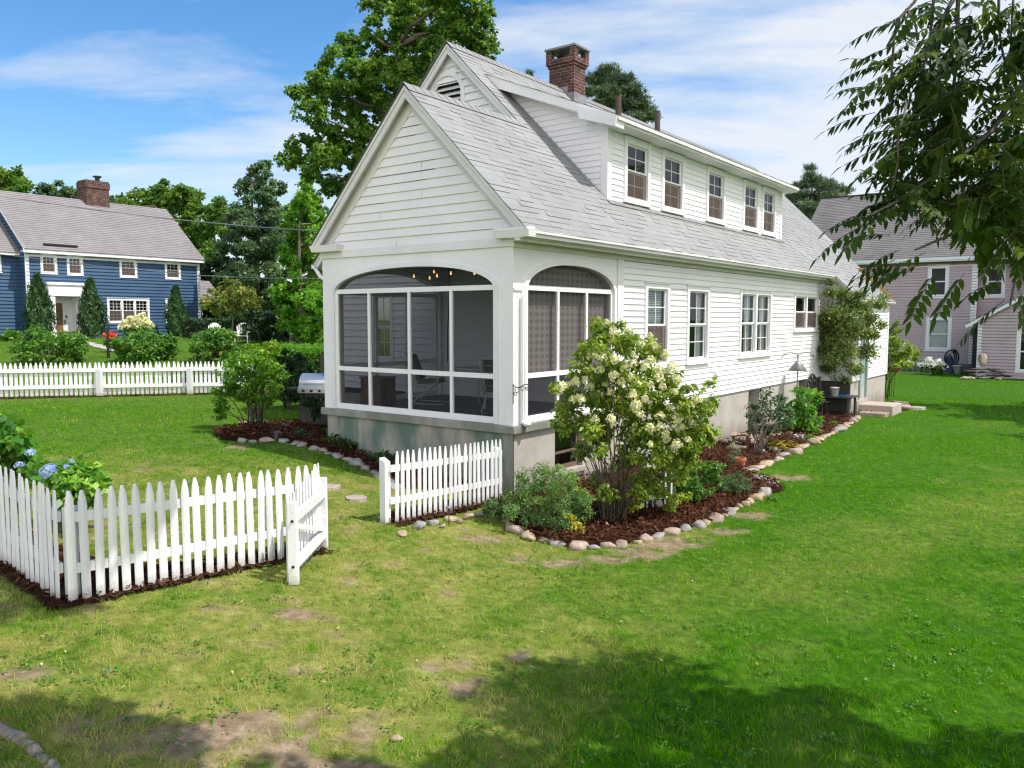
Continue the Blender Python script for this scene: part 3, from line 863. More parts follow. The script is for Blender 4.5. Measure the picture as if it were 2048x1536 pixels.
# foundation
mb = MB()
mb.box(.03, .03, -1.2, .30, LEFT_V - .03, .655); mb.box(.301, .52, -1.2, 3.2, LEFT_V - .03, .655)
f1 = mb.build('porch_foundation', M_CONC_MOSS, house)
mb = MB()
OPEN_F = [(1.15, 2.0, -.12, .60), (9.75, 10.25, -.6, .62), (13.65, 14.3, -.7, .62)]
u = 3.2
for o_ in [(.031, .031)] : pass
def wall_with_holes(mb, P, a0, a1, z0, z1, holes, n=0.0, th=.25):
    xs = sorted({a0, a1, *[h[0] for h in holes], *[h[1] for h in holes]}); zs = sorted({z0, z1, *[h[2] for h in holes], *[h[3] for h in holes]})
    for i in range(len(xs) - 1):
        for j in range(len(zs) - 1):
            cx, cz = (xs[i] + xs[i + 1]) / 2, (zs[j] + zs[j + 1]) / 2
            if any(h[0] < cx < h[1] and h[2] < cz < h[3] for h in holes): continue
            mb.poly([P(xs[i], n, zs[j]), P(xs[i + 1], n, zs[j]), P(xs[i + 1], n, zs[j + 1]), P(xs[i], n, zs[j + 1])])
    for h in holes:
        c = [(h[0], h[2]), (h[1], h[2]), (h[1], h[3]), (h[0], h[3])]
        for k in range(4):
            p, q = c[k], c[(k + 1) % 4]
            mb.poly([P(p[0], n, p[1]), P(q[0], n, q[1]), P(q[0], n - th, q[1]), P(p[0], n - th, p[1])])
wall_with_holes(mb, Pr, .03, 15.75, -1.2, .655, OPEN_F, n=-.012)
mb.box(15.75, -.88, -1.2, 20.2, 1, .5)
mb.box(3.2, 4.4, -1.2, 20.2, 7.76, .65)
mb.box(16.3, -.945, -1.2, 17.62, -.881, -.1)
f2 = mb.build('foundation', M_CONC, house)
bw = MB()
bw.pbox(Pr, 1.15, 1.22, -.16, -.10, -.12, .6); bw.pbox(Pr, 1.93, 2.0, -.16, -.10, -.12, .6); bw.pbox(Pr, 1.22, 1.93, -.16, -.1005, .53, .6); bw.pbox(Pr, 1.22, 1.93, -.16, -.1005, -.12, -.05); bw.pbox(Pr, 1.22, 1.93, -.15, -.102, .15, .185)
b_ = bw.build('cellar_window', M_BROWNWOOD, house)
g_ = MB(); g_.poly([Pr(1.2, -.13, -.1), Pr(1.95, -.13, -.1), Pr(1.95, -.13, .58), Pr(1.2, -.13, .58)]); g_.build('pane', M_GLASS, b_)
for q_ in ((1.1, 2.05, -.2), (9.6, 10.4, -.8), (13.5, 14.4, -.8)):
    g_ = MB(); g_.pbox(Pr, q_[0], q_[1], -.5, -.45, q_[2], .65); g_.build('cellar_recess', M_DARK, house)
g_ = MB(); g_.pbox(Pr, 1.08, 2.08, -.02, .05, -.19, -.121); g_.build('cellar_sill', M_CONC, house)
for q_ in ((10.25, 10.62), (14.3, 14.5)):
    g_ = MB(); g_.pbox(Pr, q_[0], q_[1], -.02, .07, -.8, .62); g_.build('foundation_pilaster', M_CONC, house)
# concrete cap under the porch
mb = MB(); mb.box(-.06, -.06, .655, 3.25, LEFT_V + .05, .78)
mb.build('porch_sill', M_CONC_CAP, house, bevel=.01)

# arched porch walls
ZB, ZS, ZT = .78, 2.86, 3.50
def arch_wall(P, a0, a1, aL, aR, rise, name, tilt=0, th=.16, mould=True, mat=None):
    mb = MB(); c = (aL + aR) / 2; h = (aR - aL) / 2
    za = lambda a: ZS + rise * math.sqrt(max(0, 1 - min(1, abs((a - c) / h)) ** 2.2))
    mb.pbox(P, a0, aL, -th, 0, ZB, ZT); mb.pbox(P, aR, a1, -th, 0, ZB, ZT)
    n = 40; A = [c - h * math.cos(math.pi * k / n) for k in range(n + 1)]
    for i in range(n):
        p, q = A[i], A[i + 1]
        mb.poly([P(p, 0, za(p)), P(q, 0, za(q)), P(q, 0, ZT), P(p, 0, ZT)])
        mb.poly([P(p, -th, za(p)), P(q, -th, za(q)), P(q, -th, ZT), P(p, -th, ZT)])
        mb.poly([P(p, 0, za(p)), P(q, 0, za(q)), P(q, -th, za(q)), P(p, -th, za(p))])
    w = mb.build(name, mat or M_WHITE, house)
    if mould:
        mm = MB()
        def off(a, w_):
            e = 1e-3; dz = (za(min(aR - 1e-4, a + e)) - za(max(aL + 1e-4, a - e))) / (2 * e); L = math.hypot(1, dz)
            return (a - dz / L * w_, za(a) + w_ / L)
        B = A[1:-1]
        for i in range(len(B) - 1):
            p, q = B[i], B[i + 1]
            (po, pz), (qo, qz) = off(p, .075), off(q, .075)
            mm.hexa([P(p, .0, za(p)), P(q, .0, za(q)), P(q, .03, za(q)), P(p, .03, za(p)), P(po, .0, pz), P(qo, .0, qz), P(qo, .024, qz), P(po, .024, pz)])
        for s_, e_ in ((aL - .07, aL), (aR, aR + .07)):
            mm.pbox(P, s_, e_, 0, .027, ZB + .002, ZS + .05)
        mm.build('arch_moulding', M_TRIM, w)
    return za
def screen_set(P, aL, aR, cols, za, rise, name):
    fb = MB(); sb = MB(); w = .055; n0, n1 = -.075, -.02
    fb.pbox(P, aL, aL + w, n0, n1, ZB + .002, ZS + .06); fb.pbox(P, aR - w, aR, n0, n1, ZB + .002, ZS + .06)
    fb.pbox(P, aL + w, aR - w, n0, n1 + .001, 2.845, 2.925)
    fb.pbox(P, aL + w, aR - w, n0, n1 + .001, ZB + .002, .885)
    fb.pbox(P, aL + w, aR - w, n0, n1 - .001, 1.478, 1.555)
    for c in cols: fb.pbox(P, c - w / 2, c + w / 2, n0, n1 + .003, .886, 2.844)
    A = np.linspace(aL + .02, aR - .02, 30)
    for i in range(29):
        p, q = A[i], A[i + 1]
        sb.poly([P(p, -.05, 2.9), P(q, -.05, 2.9), P(q, -.05, za(q) + .01), P(p, -.05, za(p) + .01)])
    sb.poly([P(aL + .01, -.05, .8), P(aR - .01, -.05, .8), P(aR - .01, -.05, 2.9), P(aL + .01, -.05, 2.9)])
    f = fb.build('screen_frame', M_WHITE, house)
    sb.build('insect_screen', M_SCREEN, f)
za1 = arch_wall(Pg, -.0, LEFT_V, .35, 4.02, .40, 'porch_front_wall')
screen_set(Pg, .35, 4.02, (3.164, 2.2, 1.267), za1, .40, 'front')
za2 = arch_wall(lambda a, n, z: Pr(a, n - .0, z), .16, 3.1, .34, 3.0, .42, 'porch_side_wall')
screen_set(Pr, .34, 3.0, (1.25, 2.13), za2, .42, 'side')
Pl = lambda a, n, z: (a, LEFT_V + n, z)
za3 = arch_wall(Pl, .16, 3.08, .34, 3.0, .42, 'porch_side_wall', mat=M_WHITE)
screen_set(Pl, .34, 3.0, (1.25, 2.13), za3, .42, 'left')
# woven sun shade hung inside the side opening
def shade_mat():
    m, t = nt('woven_shade')
    v = coords(t, 'Object', (1, 1, 1), None)
    sp = N(t, 'ShaderNodeSeparateXYZ', {0: v})
    d1 = mth(t, 'SINE', mth(t, 'MULTIPLY', mth(t, 'ADD', sp.outputs[0], mth(t, 'MULTIPLY', sp.outputs[2], 1.33)), 21.0))
    d2 = mth(t, 'SINE', mth(t, 'MULTIPLY', mth(t, 'SUBTRACT', sp.outputs[0], mth(t, 'MULTIPLY', sp.outputs[2], 1.33)), 21.0))
    f = ramp(t, mth(t, 'MULTIPLY', d1, d2), [(.05, 0.0), (.3, 1.0)])
    col = mixc(t, f, (.52, .46, .42), (.36, .315, .29))
    return finish(m, t, col, .9)
mb = MB(); mb.pbox(Pr, .40, 2.94, -.155, -.15, 1.53, 3.24); mb.build('woven_shade', shade_mat(), house)
# small impost strips on the corner pier
mb = MB(); mb.pbox(Pr, -.002, .262, .001, .022, 2.83, 2.87); mb.pbox(Pr, .19, .262, .001, .02, ZB + .01, 2.829); mb.build('corner_pilaster', M_TRIM, house)
# porch floor, ceiling
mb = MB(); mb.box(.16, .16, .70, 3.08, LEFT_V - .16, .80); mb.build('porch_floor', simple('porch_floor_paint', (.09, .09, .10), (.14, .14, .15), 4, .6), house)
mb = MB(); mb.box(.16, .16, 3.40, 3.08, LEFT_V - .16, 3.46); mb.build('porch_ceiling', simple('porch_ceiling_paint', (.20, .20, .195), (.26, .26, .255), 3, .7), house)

# long right wall
W1, W2, W3, W4 = (4.15, 5.19, 1.47, 3.085), (6.03, 7.16, 1.47, 3.09), (8.96, 11.12, 1.49, 3.10), (12.94, 15.15, 2.07, 3.12)
ins = .05
shr = lambda w: (w[0] + ins, w[1] - ins, w[2] + ins, w[3] - ins)
mb = MB()
siding(mb, Pr, 3.3, 15.62, .66, 3.46, .112, [shr(w) for w in (W1, W2, W3, W4)], gap_mi=1, gap_p=.05, thick=.023)
mb.build('side_wall', [M_WHITE, M_GAP], house)
for a0_, a1_ in ((3.1, 3.3), (15.62, 15.78)):
    mb = MB(); mb.pbox(Pr, a0_, a1_, -.03, .035, .66, 3.49); mb.build('corner_board', M_TRIM, house)
wA = add_window(house, Pr, *W1, blind=True, muntin=(2, 2))
wB = add_window(house, Pr, *W2, curtain=.3, screen=False, lower_muntin=(2, 2))
wC = add_window(house, Pr, *W3, units=2, curtain=.42, screen=False, muntin=(2, 2), lower_muntin=(2, 2))
wD = add_window(house, Pr, *W4, units=2, muntin=(1, 1), lower_muntin=(1, 1), curtain=.0)

# eaves along the right side
mb = MB()
mb.box(-.02, -.035, 3.47, 15.72, .0, 3.60)                     # frieze
mb.build('frieze', M_GREY_TRIM, house)
mb = MB()
mb.box(-.175, -.30, 3.585, 15.95, -.036, 3.63)                  # soffit
mb.box(-.175, -.245, 3.545, 15.95, -.15, 3.584)
mb.box(-.175, -.375, 3.60, 15.95, -.301, 3.695)
mb.box(-.175, -.405, 3.655, 15.95, -.376, 3.705)
mb.build('eave_cornice', M_GREY_TRIM, house)
# gable front: frieze band, siding, returns and rakes
mb = MB(); mb.pbox(Pg, -.034, LEFT_V + .03, -.02, .035, 3.485, 3.62); mb.build('frieze', M_TRIM, house)
PK, PZ = 2.05, 6.15
sl = (PZ - 3.72) / (4.42 - PK)
mb = MB()
siding(mb, Pg, lambda z: z - 4.10 + .06, lambda z: 4.42 - (z - 3.72) / sl - .06, 3.62, 6.02, .147, gap_mi=1, gap_p=.75, thick=.024)
mb.build('porch_gable', [M_WHITE, M_GAP], house)
mb = MB()
mb.hexa([(-.18, -.41, 3.595), (-.18, .23, 3.595), (.0, .23, 3.595), (.0, -.41, 3.595), (-.20, -.43, 3.70), (-.20, .26, 3.70), (.0, .26, 3.70), (.0, -.43, 3.70)])
mb.hexa([(-.20, -.41, 3.701), (-.20, .26, 3.701), (.0, .26, 3.72), (.0, -.41, 3.72), (-.19, -.37, 3.73), (-.19, .22, 3.75), (.0, .22, 3.77), (.0, -.37, 3.75)])
mb.build('eave_return', M_TRIM, house); mb = MB()
mb.hexa([(-.18, 3.76, 3.595), (-.18, 4.42, 3.595), (.0, 4.42, 3.595), (.0, 3.76, 3.595), (-.20, 3.73, 3.71), (-.20, 4.46, 3.71), (.0, 4.46, 3.71), (.0, 3.73, 3.71)])
mb.build('eave_return', M_TRIM, house)
def rake(name, M, eR, pk, eL, n_out, n_in, w, mat, parent):
    mb = MB()
    def inner(p, q, d):
        dx, dz = q[0] - p[0], q[1] - p[1]; L = math.hypot(dx, dz); nx_, nz_ = dz / L, -dx / L
        return nx_ * d, nz_ * d
    def band(d0, d1, n0, n1):
        ox, oz = inner(eR, pk, 1); px_, pz_ = inner(pk, eL, 1)
        # bisector at the peak
        def pts(d):
            a = (eR[0] + ox * d, eR[1] + oz * d); c = (eL[0] + px_ * d, eL[1] + pz_ * d)
            # intersection of the offset lines
            d1x, d1z = pk[0] - eR[0], pk[1] - eR[1]; d2x, d2z = eL[0] - pk[0], eL[1] - pk[1]
            det = d1x * (-d2z) - d1z * (-d2x)
            t = ((c[0] - a[0]) * (-d2z) - (c[1] - a[1]) * (-d2x)) / det
            return [a, (a[0] + d1x * t, a[1] + d1z * t), c]
        chevron(mb, M, pts(d0), pts(d1), n0, n1)
    band(.02, .15, n_out - .03, n_out)
    band(.015, .06, n_out + .001, n_out + .02)
    band(.06, .085, n_in, n_out - .031)
    band(.09, .27, n_in + .001, n_in + .03)
    return mb.build(name, mat, parent)
rake('rake_board', Pg, (-.38, 3.72), (PK, PZ), (4.42, 3.72), .17, .0, .2, M_GREY_TRIM, house)
# main gable
MK, MZ = 3.88, 7.98
mb = MB()
LV = dict(c=4.03, r=.40, z=6.98)
siding(mb, Pm, lambda z: max(0.0, z - 4.10 + .06), lambda z: min(7.72, 8.14 - (z - 3.72) - .06), .80, 7.86, .150, [(5.7, 6.3, 1.5, 2.95), (3.66, 4.40, 6.3, 7.25)], gap_mi=1, gap_p=.12, kinks=(4.04,), thick=.04)
mb.build('main_gable', [M_WHITE, M_GAP], house)
rake('rake_board', Pm, (-.38, 3.72), (MK, MZ), (8.14, 3.72), .17, .0, .2, M_GREY_TRIM, house)
add_window(house, Pm, 5.65, 6.35, 1.45, 3.0, muntin=(2, 2), screen=False)
mb = MB()  # half round louvre
c, r, z = LV['c'], LV['r'], LV['z']
arc = [(c + (r + 0) * math.cos(math.pi * k / 16), z + r * math.sin(math.pi * k / 16)) for k in range(17)]
arc = [(c + r, 6.35)] + arc + [(c - r, 6.35)]
arco = [(c + (r + .09), 6.35)] + [(c + (r + .09) * math.cos(math.pi * k / 16), z + (r + .09) * math.sin(math.pi * k / 16)) for k in range(17)] + [(c - r - .09, 6.35)]
for i in range(len(arc) - 1):
    a_, b_, d_, e_ = arc[i], arc[i + 1], arco[i], arco[i + 1]
    mb.hexa([Pm(a_[0], -.02, a_[1]), Pm(b_[0], -.02, b_[1]), Pm(b_[0], .05, b_[1]), Pm(a_[0], .05, a_[1]), Pm(d_[0], -.02, d_[1]), Pm(e_[0], -.02, e_[1]), Pm(e_[0], .045, e_[1]), Pm(d_[0], .045, d_[1])])
lv = mb.build('attic_louvre', M_TRIM, house)
mb = MB(); zz = 6.4
while zz < z + r - .06:
    hw_ = r if zz < z else math.sqrt(max(0, r * r - (zz - z + .03) ** 2))
    mb.hexa([Pm(c - hw_, .035, zz), Pm(c + hw_, .035, zz), Pm(c + hw_, -.06, zz + .075), Pm(c - hw_, -.06, zz + .075), Pm(c - hw_, .035, zz + .016), Pm(c + hw_, .035, zz + .016), Pm(c + hw_, -.06, zz + .091), Pm(c - hw_, -.06, zz + .091)])
    zz += .115
mb.build('louvre_slat', M_GREY_TRIM, lv)
mb = MB(); mb.poly([Pm(p[0], -.09, p[1]) for p in arco]); mb.build('louvre_backing', M_DARK, lv)
# far gable and left wall (out of sight from the lawn)
mb = MB()
Pf = lambda a, n, z: (20.2 + n, a, z)
siding(mb, Pf, lambda z: max(-.9, z - 4.10 + .06), lambda z: min(7.76, 8.14 - (z - 3.72) - .06), .5, 7.86, .3, kinks=(3.2,))
siding(mb, lambda a, n, z: (a, 7.76 + n, z), 3.1, 20.2, .5, 3.7, .15)
mb.build('rear_wall', M_WHITE, house)
mb = MB(); mb.box(2.95, 8.14, 3.60, 20.3, 8.27, 3.72); mb.tube([(3.0, 8.2, 3.62), (2.98, 7.98, 3.4), (3.02, 7.83, 3.3), (3.02, 7.83, .4)], .045, 8)
mb.build('gutter', M_WHITE, house)
# bump-out at the far end
Pb = lambda a, n, z: (a, -.9 - n, z)
Pe = lambda a, n, z: (15.76 - n, a, z)
mb = MB()
siding(mb, Pb, 15.78, 20.2, .52, 2.98, .112, [(16.62, 17.5, .3, 2.75)])
siding(mb, Pe, lambda z: max(-.88, z - 4.10 + .08), 0.0, .52, 3.9, .112, kinks=(3.1,))
mb.build('rear_ell_wall', M_WHITE, house)
mb = MB()
mb.pbox(Pb, 20.05, 20.22, -.02, .03, .52, 2.98); mb.pbox(Pb, 15.72, 15.86, -.02, .03, .52, 2.98); mb.pbox(Pe, -.13, .0, .001, .03, .52, 3.2)
mb.pbox(Pb, 15.6, 20.3, .0, .14, 2.90, 2.985); mb.pbox(Pb, 15.6, 20.3, .141, .20, 2.93, 3.0)
mb.build('corner_board', M_TRIM, house)
mb = MB()
for z0_, z1_, n_ in ((.02, .22, .0),):
    mb.hexa([(15.54, -1.08, 2.93), (15.57, -1.08, 2.93), (15.57, -.40, 3.61), (15.54, -.40, 3.61), (15.54, -1.12, 3.05), (15.57, -1.12, 3.05), (15.57, -.40, 3.72), (15.54, -.40, 3.72)])
    mb.hexa([(15.571, -1.05, 2.9), (15.75, -1.05, 2.9), (15.75, .2, 4.13), (15.571, .2, 4.13), (15.571, -1.05, 2.94), (15.75, -1.05, 2.94), (15.75, .2, 4.17), (15.571, .2, 4.17)])
mb.build('rake_board', M_TRIM, house)
mb = MB(); mb.pbox(Pb, 16.62, 16.74, -.03, .04, -.05, 2.78); mb.pbox(Pb, 17.4, 17.52, -.03, .04, -.05, 2.78); mb.pbox(Pb, 16.74, 17.4, -.03, .039, 2.66, 2.78)
d_ = mb.build('door', simple('green_grey_door', (.22, .31, .30), (.30, .38, .37), 3, .5), house)
mb = MB(); mb.pbox(Pb, 16.74, 17.4, -.06, -.025, -.05, 2.66); mb.pbox(Pb, 16.86, 17.28, -.026, -.012, .3, .9); mb.build('door_leaf', simple('door_leaf_paint', (.26, .36, .36), (.32, .42, .42), 3, .45), d_)
mb = MB(); mb.poly([Pb(16.86, -.02, 1.1), Pb(17.28, -.02, 1.1), Pb(17.28, -.02, 2.4), Pb(16.86, -.02, 2.4)]); mb.build('pane', M_GLASS, d_)

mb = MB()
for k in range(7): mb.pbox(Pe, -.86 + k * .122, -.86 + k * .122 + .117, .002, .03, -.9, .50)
mb.build('shade_planks', M_DARK, house)  # dark planks added to deepen the shade behind the bucket and vine
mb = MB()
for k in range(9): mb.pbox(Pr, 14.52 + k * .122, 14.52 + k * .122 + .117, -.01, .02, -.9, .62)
mb.build('shade_planks', M_DARK, house)  # more added dark planks, carrying that shade along the side wall
# roofs
ROW = .1432
mb = MB()
PR = lambda a, n, t: (a, -.405 + (t - n) * S7, 3.695 + (t + n) * S7)
tv = lambda v: (v + .405) / S7
hole = [(3.74, 13.2, tv(.62), tv(3.05))]
siding(mb, PR, -.21, 20.25, 0, 24 * ROW, ROW, hole, thick=.0065, uv=True, tab=.32)
siding(mb, PR, 2.90, 20.25, 24 * ROW, tv(MK) , ROW, hole, thick=.0065, uv=True, tab=.32)
siding(mb, lambda a, n, t: PR(a, n, t - 7 * ROW), 15.5, 20.25, 0, 7 * ROW, ROW, thick=.0065, uv=True, tab=.32)
# left-hand slopes
dl = math.hypot(4.46 - PK, PZ - 3.68); cl, sl_ = (4.46 - PK) / dl, (PZ - 3.68) / dl
siding(mb, lambda a, n, t: (a, 4.46 - t * cl + n * sl_, 3.68 + t * sl_ + n * cl), -.21, 3.1, 0, dl - .01, ROW, thick=.012, uv=True)
siding(mb, lambda a, n, t: (a, 8.17 - (t - n) * S7, 3.69 + (t + n) * S7), 2.86, 20.25, 0, (8.17 - MK) / S7, ROW, thick=.012, uv=True)
roof = mb.build('roof', M_SHINGLE, house)
for (y0, z0, y1, z1, u0, u1) in ((PK, PZ, 0, 0, -.215, 3.0), (MK, MZ, 0, 0, 2.89, 20.25)):
    mb = MB(); n_ = int((u1 - u0) / .2)
    for i in range(n_):
        a, b = u0 + (u1 - u0) * i / n_, u0 + (u1 - u0) * (i + 1) / n_ + .02
        e1, e2 = .018, .006
        mb.poly([(a, y0 - .14, z0 - .14 + e1 + .012), (b, y0 - .14, z0 - .14 + e2 + .012), (b, y0, z0 + e2 + .02), (a, y0, z0 + e1 + .02)], 0, [(a, 0), (b, 0), (b, .14), (a, .14)])
        mb.poly([(a, y0 + .14, z0 - .14 + e1 + .012), (b, y0 + .14, z0 - .14 + e2 + .012), (b, y0, z0 + e2 + .02), (a, y0, z0 + e1 + .02)], 0, [(a, 0), (b, 0), (b, .14), (a, .14)])
    mb.build('ridge_cap', M_SHINGLE, roof)
# dark metal flashing lines and moss at the far corner
mb = MB()
mb.hexa([PR(3.50, .004, tv(.50)), PR(3.64, .004, tv(.50)), PR(3.64, .004, tv(3.2)), PR(3.50, .004, tv(3.2)), PR(3.52, .022, tv(.52)), PR(3.64, .022, tv(.52)), PR(3.64, .022, tv(3.18)), PR(3.58, .022, tv(3.18))])
mb.pbox(PR, 3.6, 13.35, .01, .025, tv(.44), tv(.53))
mb.build('flashing', M_LEAD, roof)
# dormer
D0, D1, DZT = 3.64, 13.32, 6.02
DW = [(4.26, 5.32), (5.86, 6.92), (8.14, 9.22), (10.40, 11.48), (11.76, 12.80)]
mb = MB(); siding(mb, Pd, D0 + .12, D1 - .12, 4.62, DZT, .112, [(a + ins, b - ins, 4.72, 5.86) for a, b in DW])
PdL = lambda a, n, z: (D0 - n, a, z)
zroof = lambda v: 6.075 + (v - .2) * .4
siding(mb, PdL, lambda z: max(.60, .2 + (z - 6.025) / .4), lambda z: z - 4.10 - .02, 4.72, 7.25, .112, kinks=(6.185,))
PdR = lambda a, n, z: (D1 + n, a, z)
siding(mb, PdR, lambda z: max(.60, .2 + (z - 6.025) / .4), lambda z: z - 4.10, 4.66, 7.25, .112, kinks=(6.185,))
dorm = mb.build('dormer', M_WHITE, house)
mb = MB(); mb.box(D0 - .025, .51, 4.60, D0 + .12, .66, DZT); mb.build('corner_board', M_TRIM, dorm)
mb = MB(); mb.box(D1 - .12, .51, 4.60, D1 + .025, .66, DZT); mb.build('corner_board', M_TRIM, dorm)
for i, (a, b) in enumerate(DW):
    add_window(house, Pd, a, b, 4.70, 5.91, cw=.10, muntin=(2, 2), lower_muntin=(2, 2), depth=.45)
mb = MB()
Uc0, Uc1 = 3.36, 13.56
mb.box(Uc0, .205, 5.955, Uc1, .535, 5.985)
mb.box(Uc0 - .03, .165, 5.955, Uc1, .204, 6.06); mb.box(Uc0 - .03, .125, 6.0, Uc1, .164, 6.075)
mb.build('dormer_gutter', M_GREY_TRIM, dorm)
mb = MB()
mb.hexa([(Uc0 - .02, .165, 5.94), (Uc0 + .015, .165, 5.94), (Uc0 + .015, 3.2, 7.12), (Uc0 - .02, 3.2, 7.12), (Uc0 - .02, .165, 6.086), (Uc0 + .015, .165, 6.086), (Uc0 + .015, 3.2, 7.331), (Uc0 - .02, 3.2, 7.331)])
mb.hexa([(Uc0 + .0151, .5, 6.04), (D0 + .02, .5, 6.04), (D0 + .02, 3.1, 7.08), (Uc0 + .0151, 3.1, 7.08), (Uc0 + .0151, .5, 6.07), (D0 + .02, .5, 6.07), (D0 + .02, 3.1, 7.11), (Uc0 + .0151, 3.1, 7.11)])
mb.hexa([(Uc0 - .06, .17, 5.88), (D0 - .03, .17, 5.88), (D0 - .03, .95, 6.13), (Uc0 - .06, .95, 6.13), (Uc0 - .08, .15, 6.05), (D0 - .03, .15, 6.05), (D0 - .03, 1.0, 6.37), (Uc0 - .08, 1.0, 6.37)])
mb.build('dormer_rake', M_TRIM, dorm)
mb = MB()
sl4 = math.hypot(1, .41)
siding(mb, lambda a, n, t: (a, .12 + t / sl4 - n * .41 / sl4, 6.07 + t * .41 / sl4 + n / sl4), Uc0 - .04, Uc1, 0, 3.12 * sl4, ROW, thick=.0065, uv=True, tab=.32)
mb.build('dormer_roof', M_SHINGLE, dorm)
# chimney
def brick_box(mb, x0, y0, z0, x1, y1, z1, mi=0):
    w, d = x1 - x0, y1 - y0
    for (p, q) in (((x0, y0), (x1, y0)), ((x1, y0), (x1, y1)), ((x1, y1), (x0, y1)), ((x0, y1), (x0, y0))):
        L = math.hypot(q[0] - p[0], q[1] - p[1]); o_ = p[0] * .37 + p[1] * .21
        mb.poly([(p[0], p[1], z0), (q[0], q[1], z0), (q[0], q[1], z1), (p[0], p[1], z1)], mi, [(o_, z0), (o_ + L, z0), (o_ + L, z1), (o_, z1)])
    mb.poly([(x0, y0, z1), (x1, y0, z1), (x1, y1, z1), (x0, y1, z1)], mi, [(0, 0), (w, 0), (w, d), (0, d)])
    mb.poly([(x0, y0, z0), (x1, y0, z0), (x1, y1, z0), (x0, y1, z0)], mi, [(0, 0), (w, 0), (w, d), (0, d)])
mb = MB()
brick_box(mb, 7.12, 3.52, 7.2, 7.64, 4.24, 8.52); brick_box(mb, 7.09, 3.49, 8.52, 7.67, 4.27, 8.585); brick_box(mb, 7.06, 3.46, 8.585, 7.70, 4.30, 8.72)
for x_ in (7.06, 7.55):
    for y_ in (3.46, 4.15): brick_box(mb, x_, y_, 8.72, x_ + .15, y_ + .15, 8.93)
ch = mb.build('chimney', M_BRICK, house)
mb = MB(); mb.box(7.03, 3.43, 8.931, 7.73, 4.33, 8.985); mb.build('cap_slab', M_LEAD, ch, bevel=.008)
mb = MB(); mb.box(7.10, 3.50, 7.2, 7.66, 3.8, 7.86); mb.box(7.09, 3.70, 7.6, 7.13, 4.2, 8.02); mb.build('chimney_flashing', M_LEAD, ch)
for (u_, v_, zt) in ((5.91, 1.6, 7.2), (7.75, 1.6, 7.25)):
    mb = MB(); mb.tube([(u_, v_, 6.5), (u_, v_, zt)], .065, 12); mb.tube([(u_, v_, 6.66), (u_, v_, 6.74)], [.11, .07], 12)
    mb.build('vent_pipe', M_RUSTPIPE, house)
# moss on the lower far roof corner
n_ = 420
mv, mf = [], []
for i in range(n_):
    a = 20.2 - abs(random.gauss(0, .35)) ** 1.0; t = -1.0 + random.random() ** .7 * 1.6
    if a < 18.6: continue
    p = Vector(PR(a, .012, t)); s_ = random.uniform(.015, .05); b = len(mv)
    q = [p + Vector((math.cos(k * 2.1) * s_, math.sin(k * 2.1) * s_ * .7, math.sin(k * 2.1) * s_ * .7)) for k in range(3)]
    mv += [*q, p + Vector((0, -.02, .035))]; mf += [(b, b + 1, b + 3), (b + 1, b + 2, b + 3), (b + 2, b, b + 3)]
rm_ = np_mesh('roof_moss', [tuple(v) for v in mv], mf, simple('rusty_moss', (.10, .045, .015), (.17, .10, .03), 6, .95), roof)
rm_['kind'] = 'stuff'
# wall fittings
mb = MB()
mb.hexa([Pr(7.50, .0, 1.13), Pr(7.68, .0, 1.13), Pr(7.66, .10, 1.13), Pr(7.52, .10, 1.13), Pr(7.50, .0, 1.30), Pr(7.68, .0, 1.30), Pr(7.66, .05, 1.27), Pr(7.52, .05, 1.27)]); mb.pbox(Pr, 7.53, 7.64, .0, .05, 1.0, 1.129)
mb.build('vent_hood', M_PLASTICW, house)
mb = MB(); mb.pbox(Pr, 12.19, 12.32, .0, .05, .72, .86); mb.build('outlet_box', M_PLASTICW, house, bevel=.01)
# scrolled iron bracket and downpipe shoe at the porch corner
mb = MB()
mb.tube([(-.03, -.02, 1.12), (-.03, -.02, 1.42)], .008, 6)
sp = [(-.03 , -.02 - .0, 1.40)] + [(-.03, -.03 - .30 * k / 10, 1.40 - .03 * math.sin(k * .6)) for k in range(1, 11)]
mb.tube(sp, .007, 6)
for cz, cy, rr in ((1.33, -.09, .05), (1.27, -.06, .035), (1.36, -.19, .045), (1.36, -.27, .03)):
    mb.tube([(-.03, cy + rr * (1 - k * .04) * math.cos(k * .55), cz + rr * (1 - k * .04) * math.sin(k * .55)) for k in range(14)], .005, 5)
mb.build('plant_bracket', M_BLACKMETAL, house)
mb = MB(); mb.tube([(.17, -.05, .82), (.17, -.05, 2.75)], .025, 8); mb.tube([(.17, -.05, .83), (.19, -.10, .80), (.24, -.14, .795)], [.04, .05, .055], 8); mb.build('downpipe', M_TRIM, house)
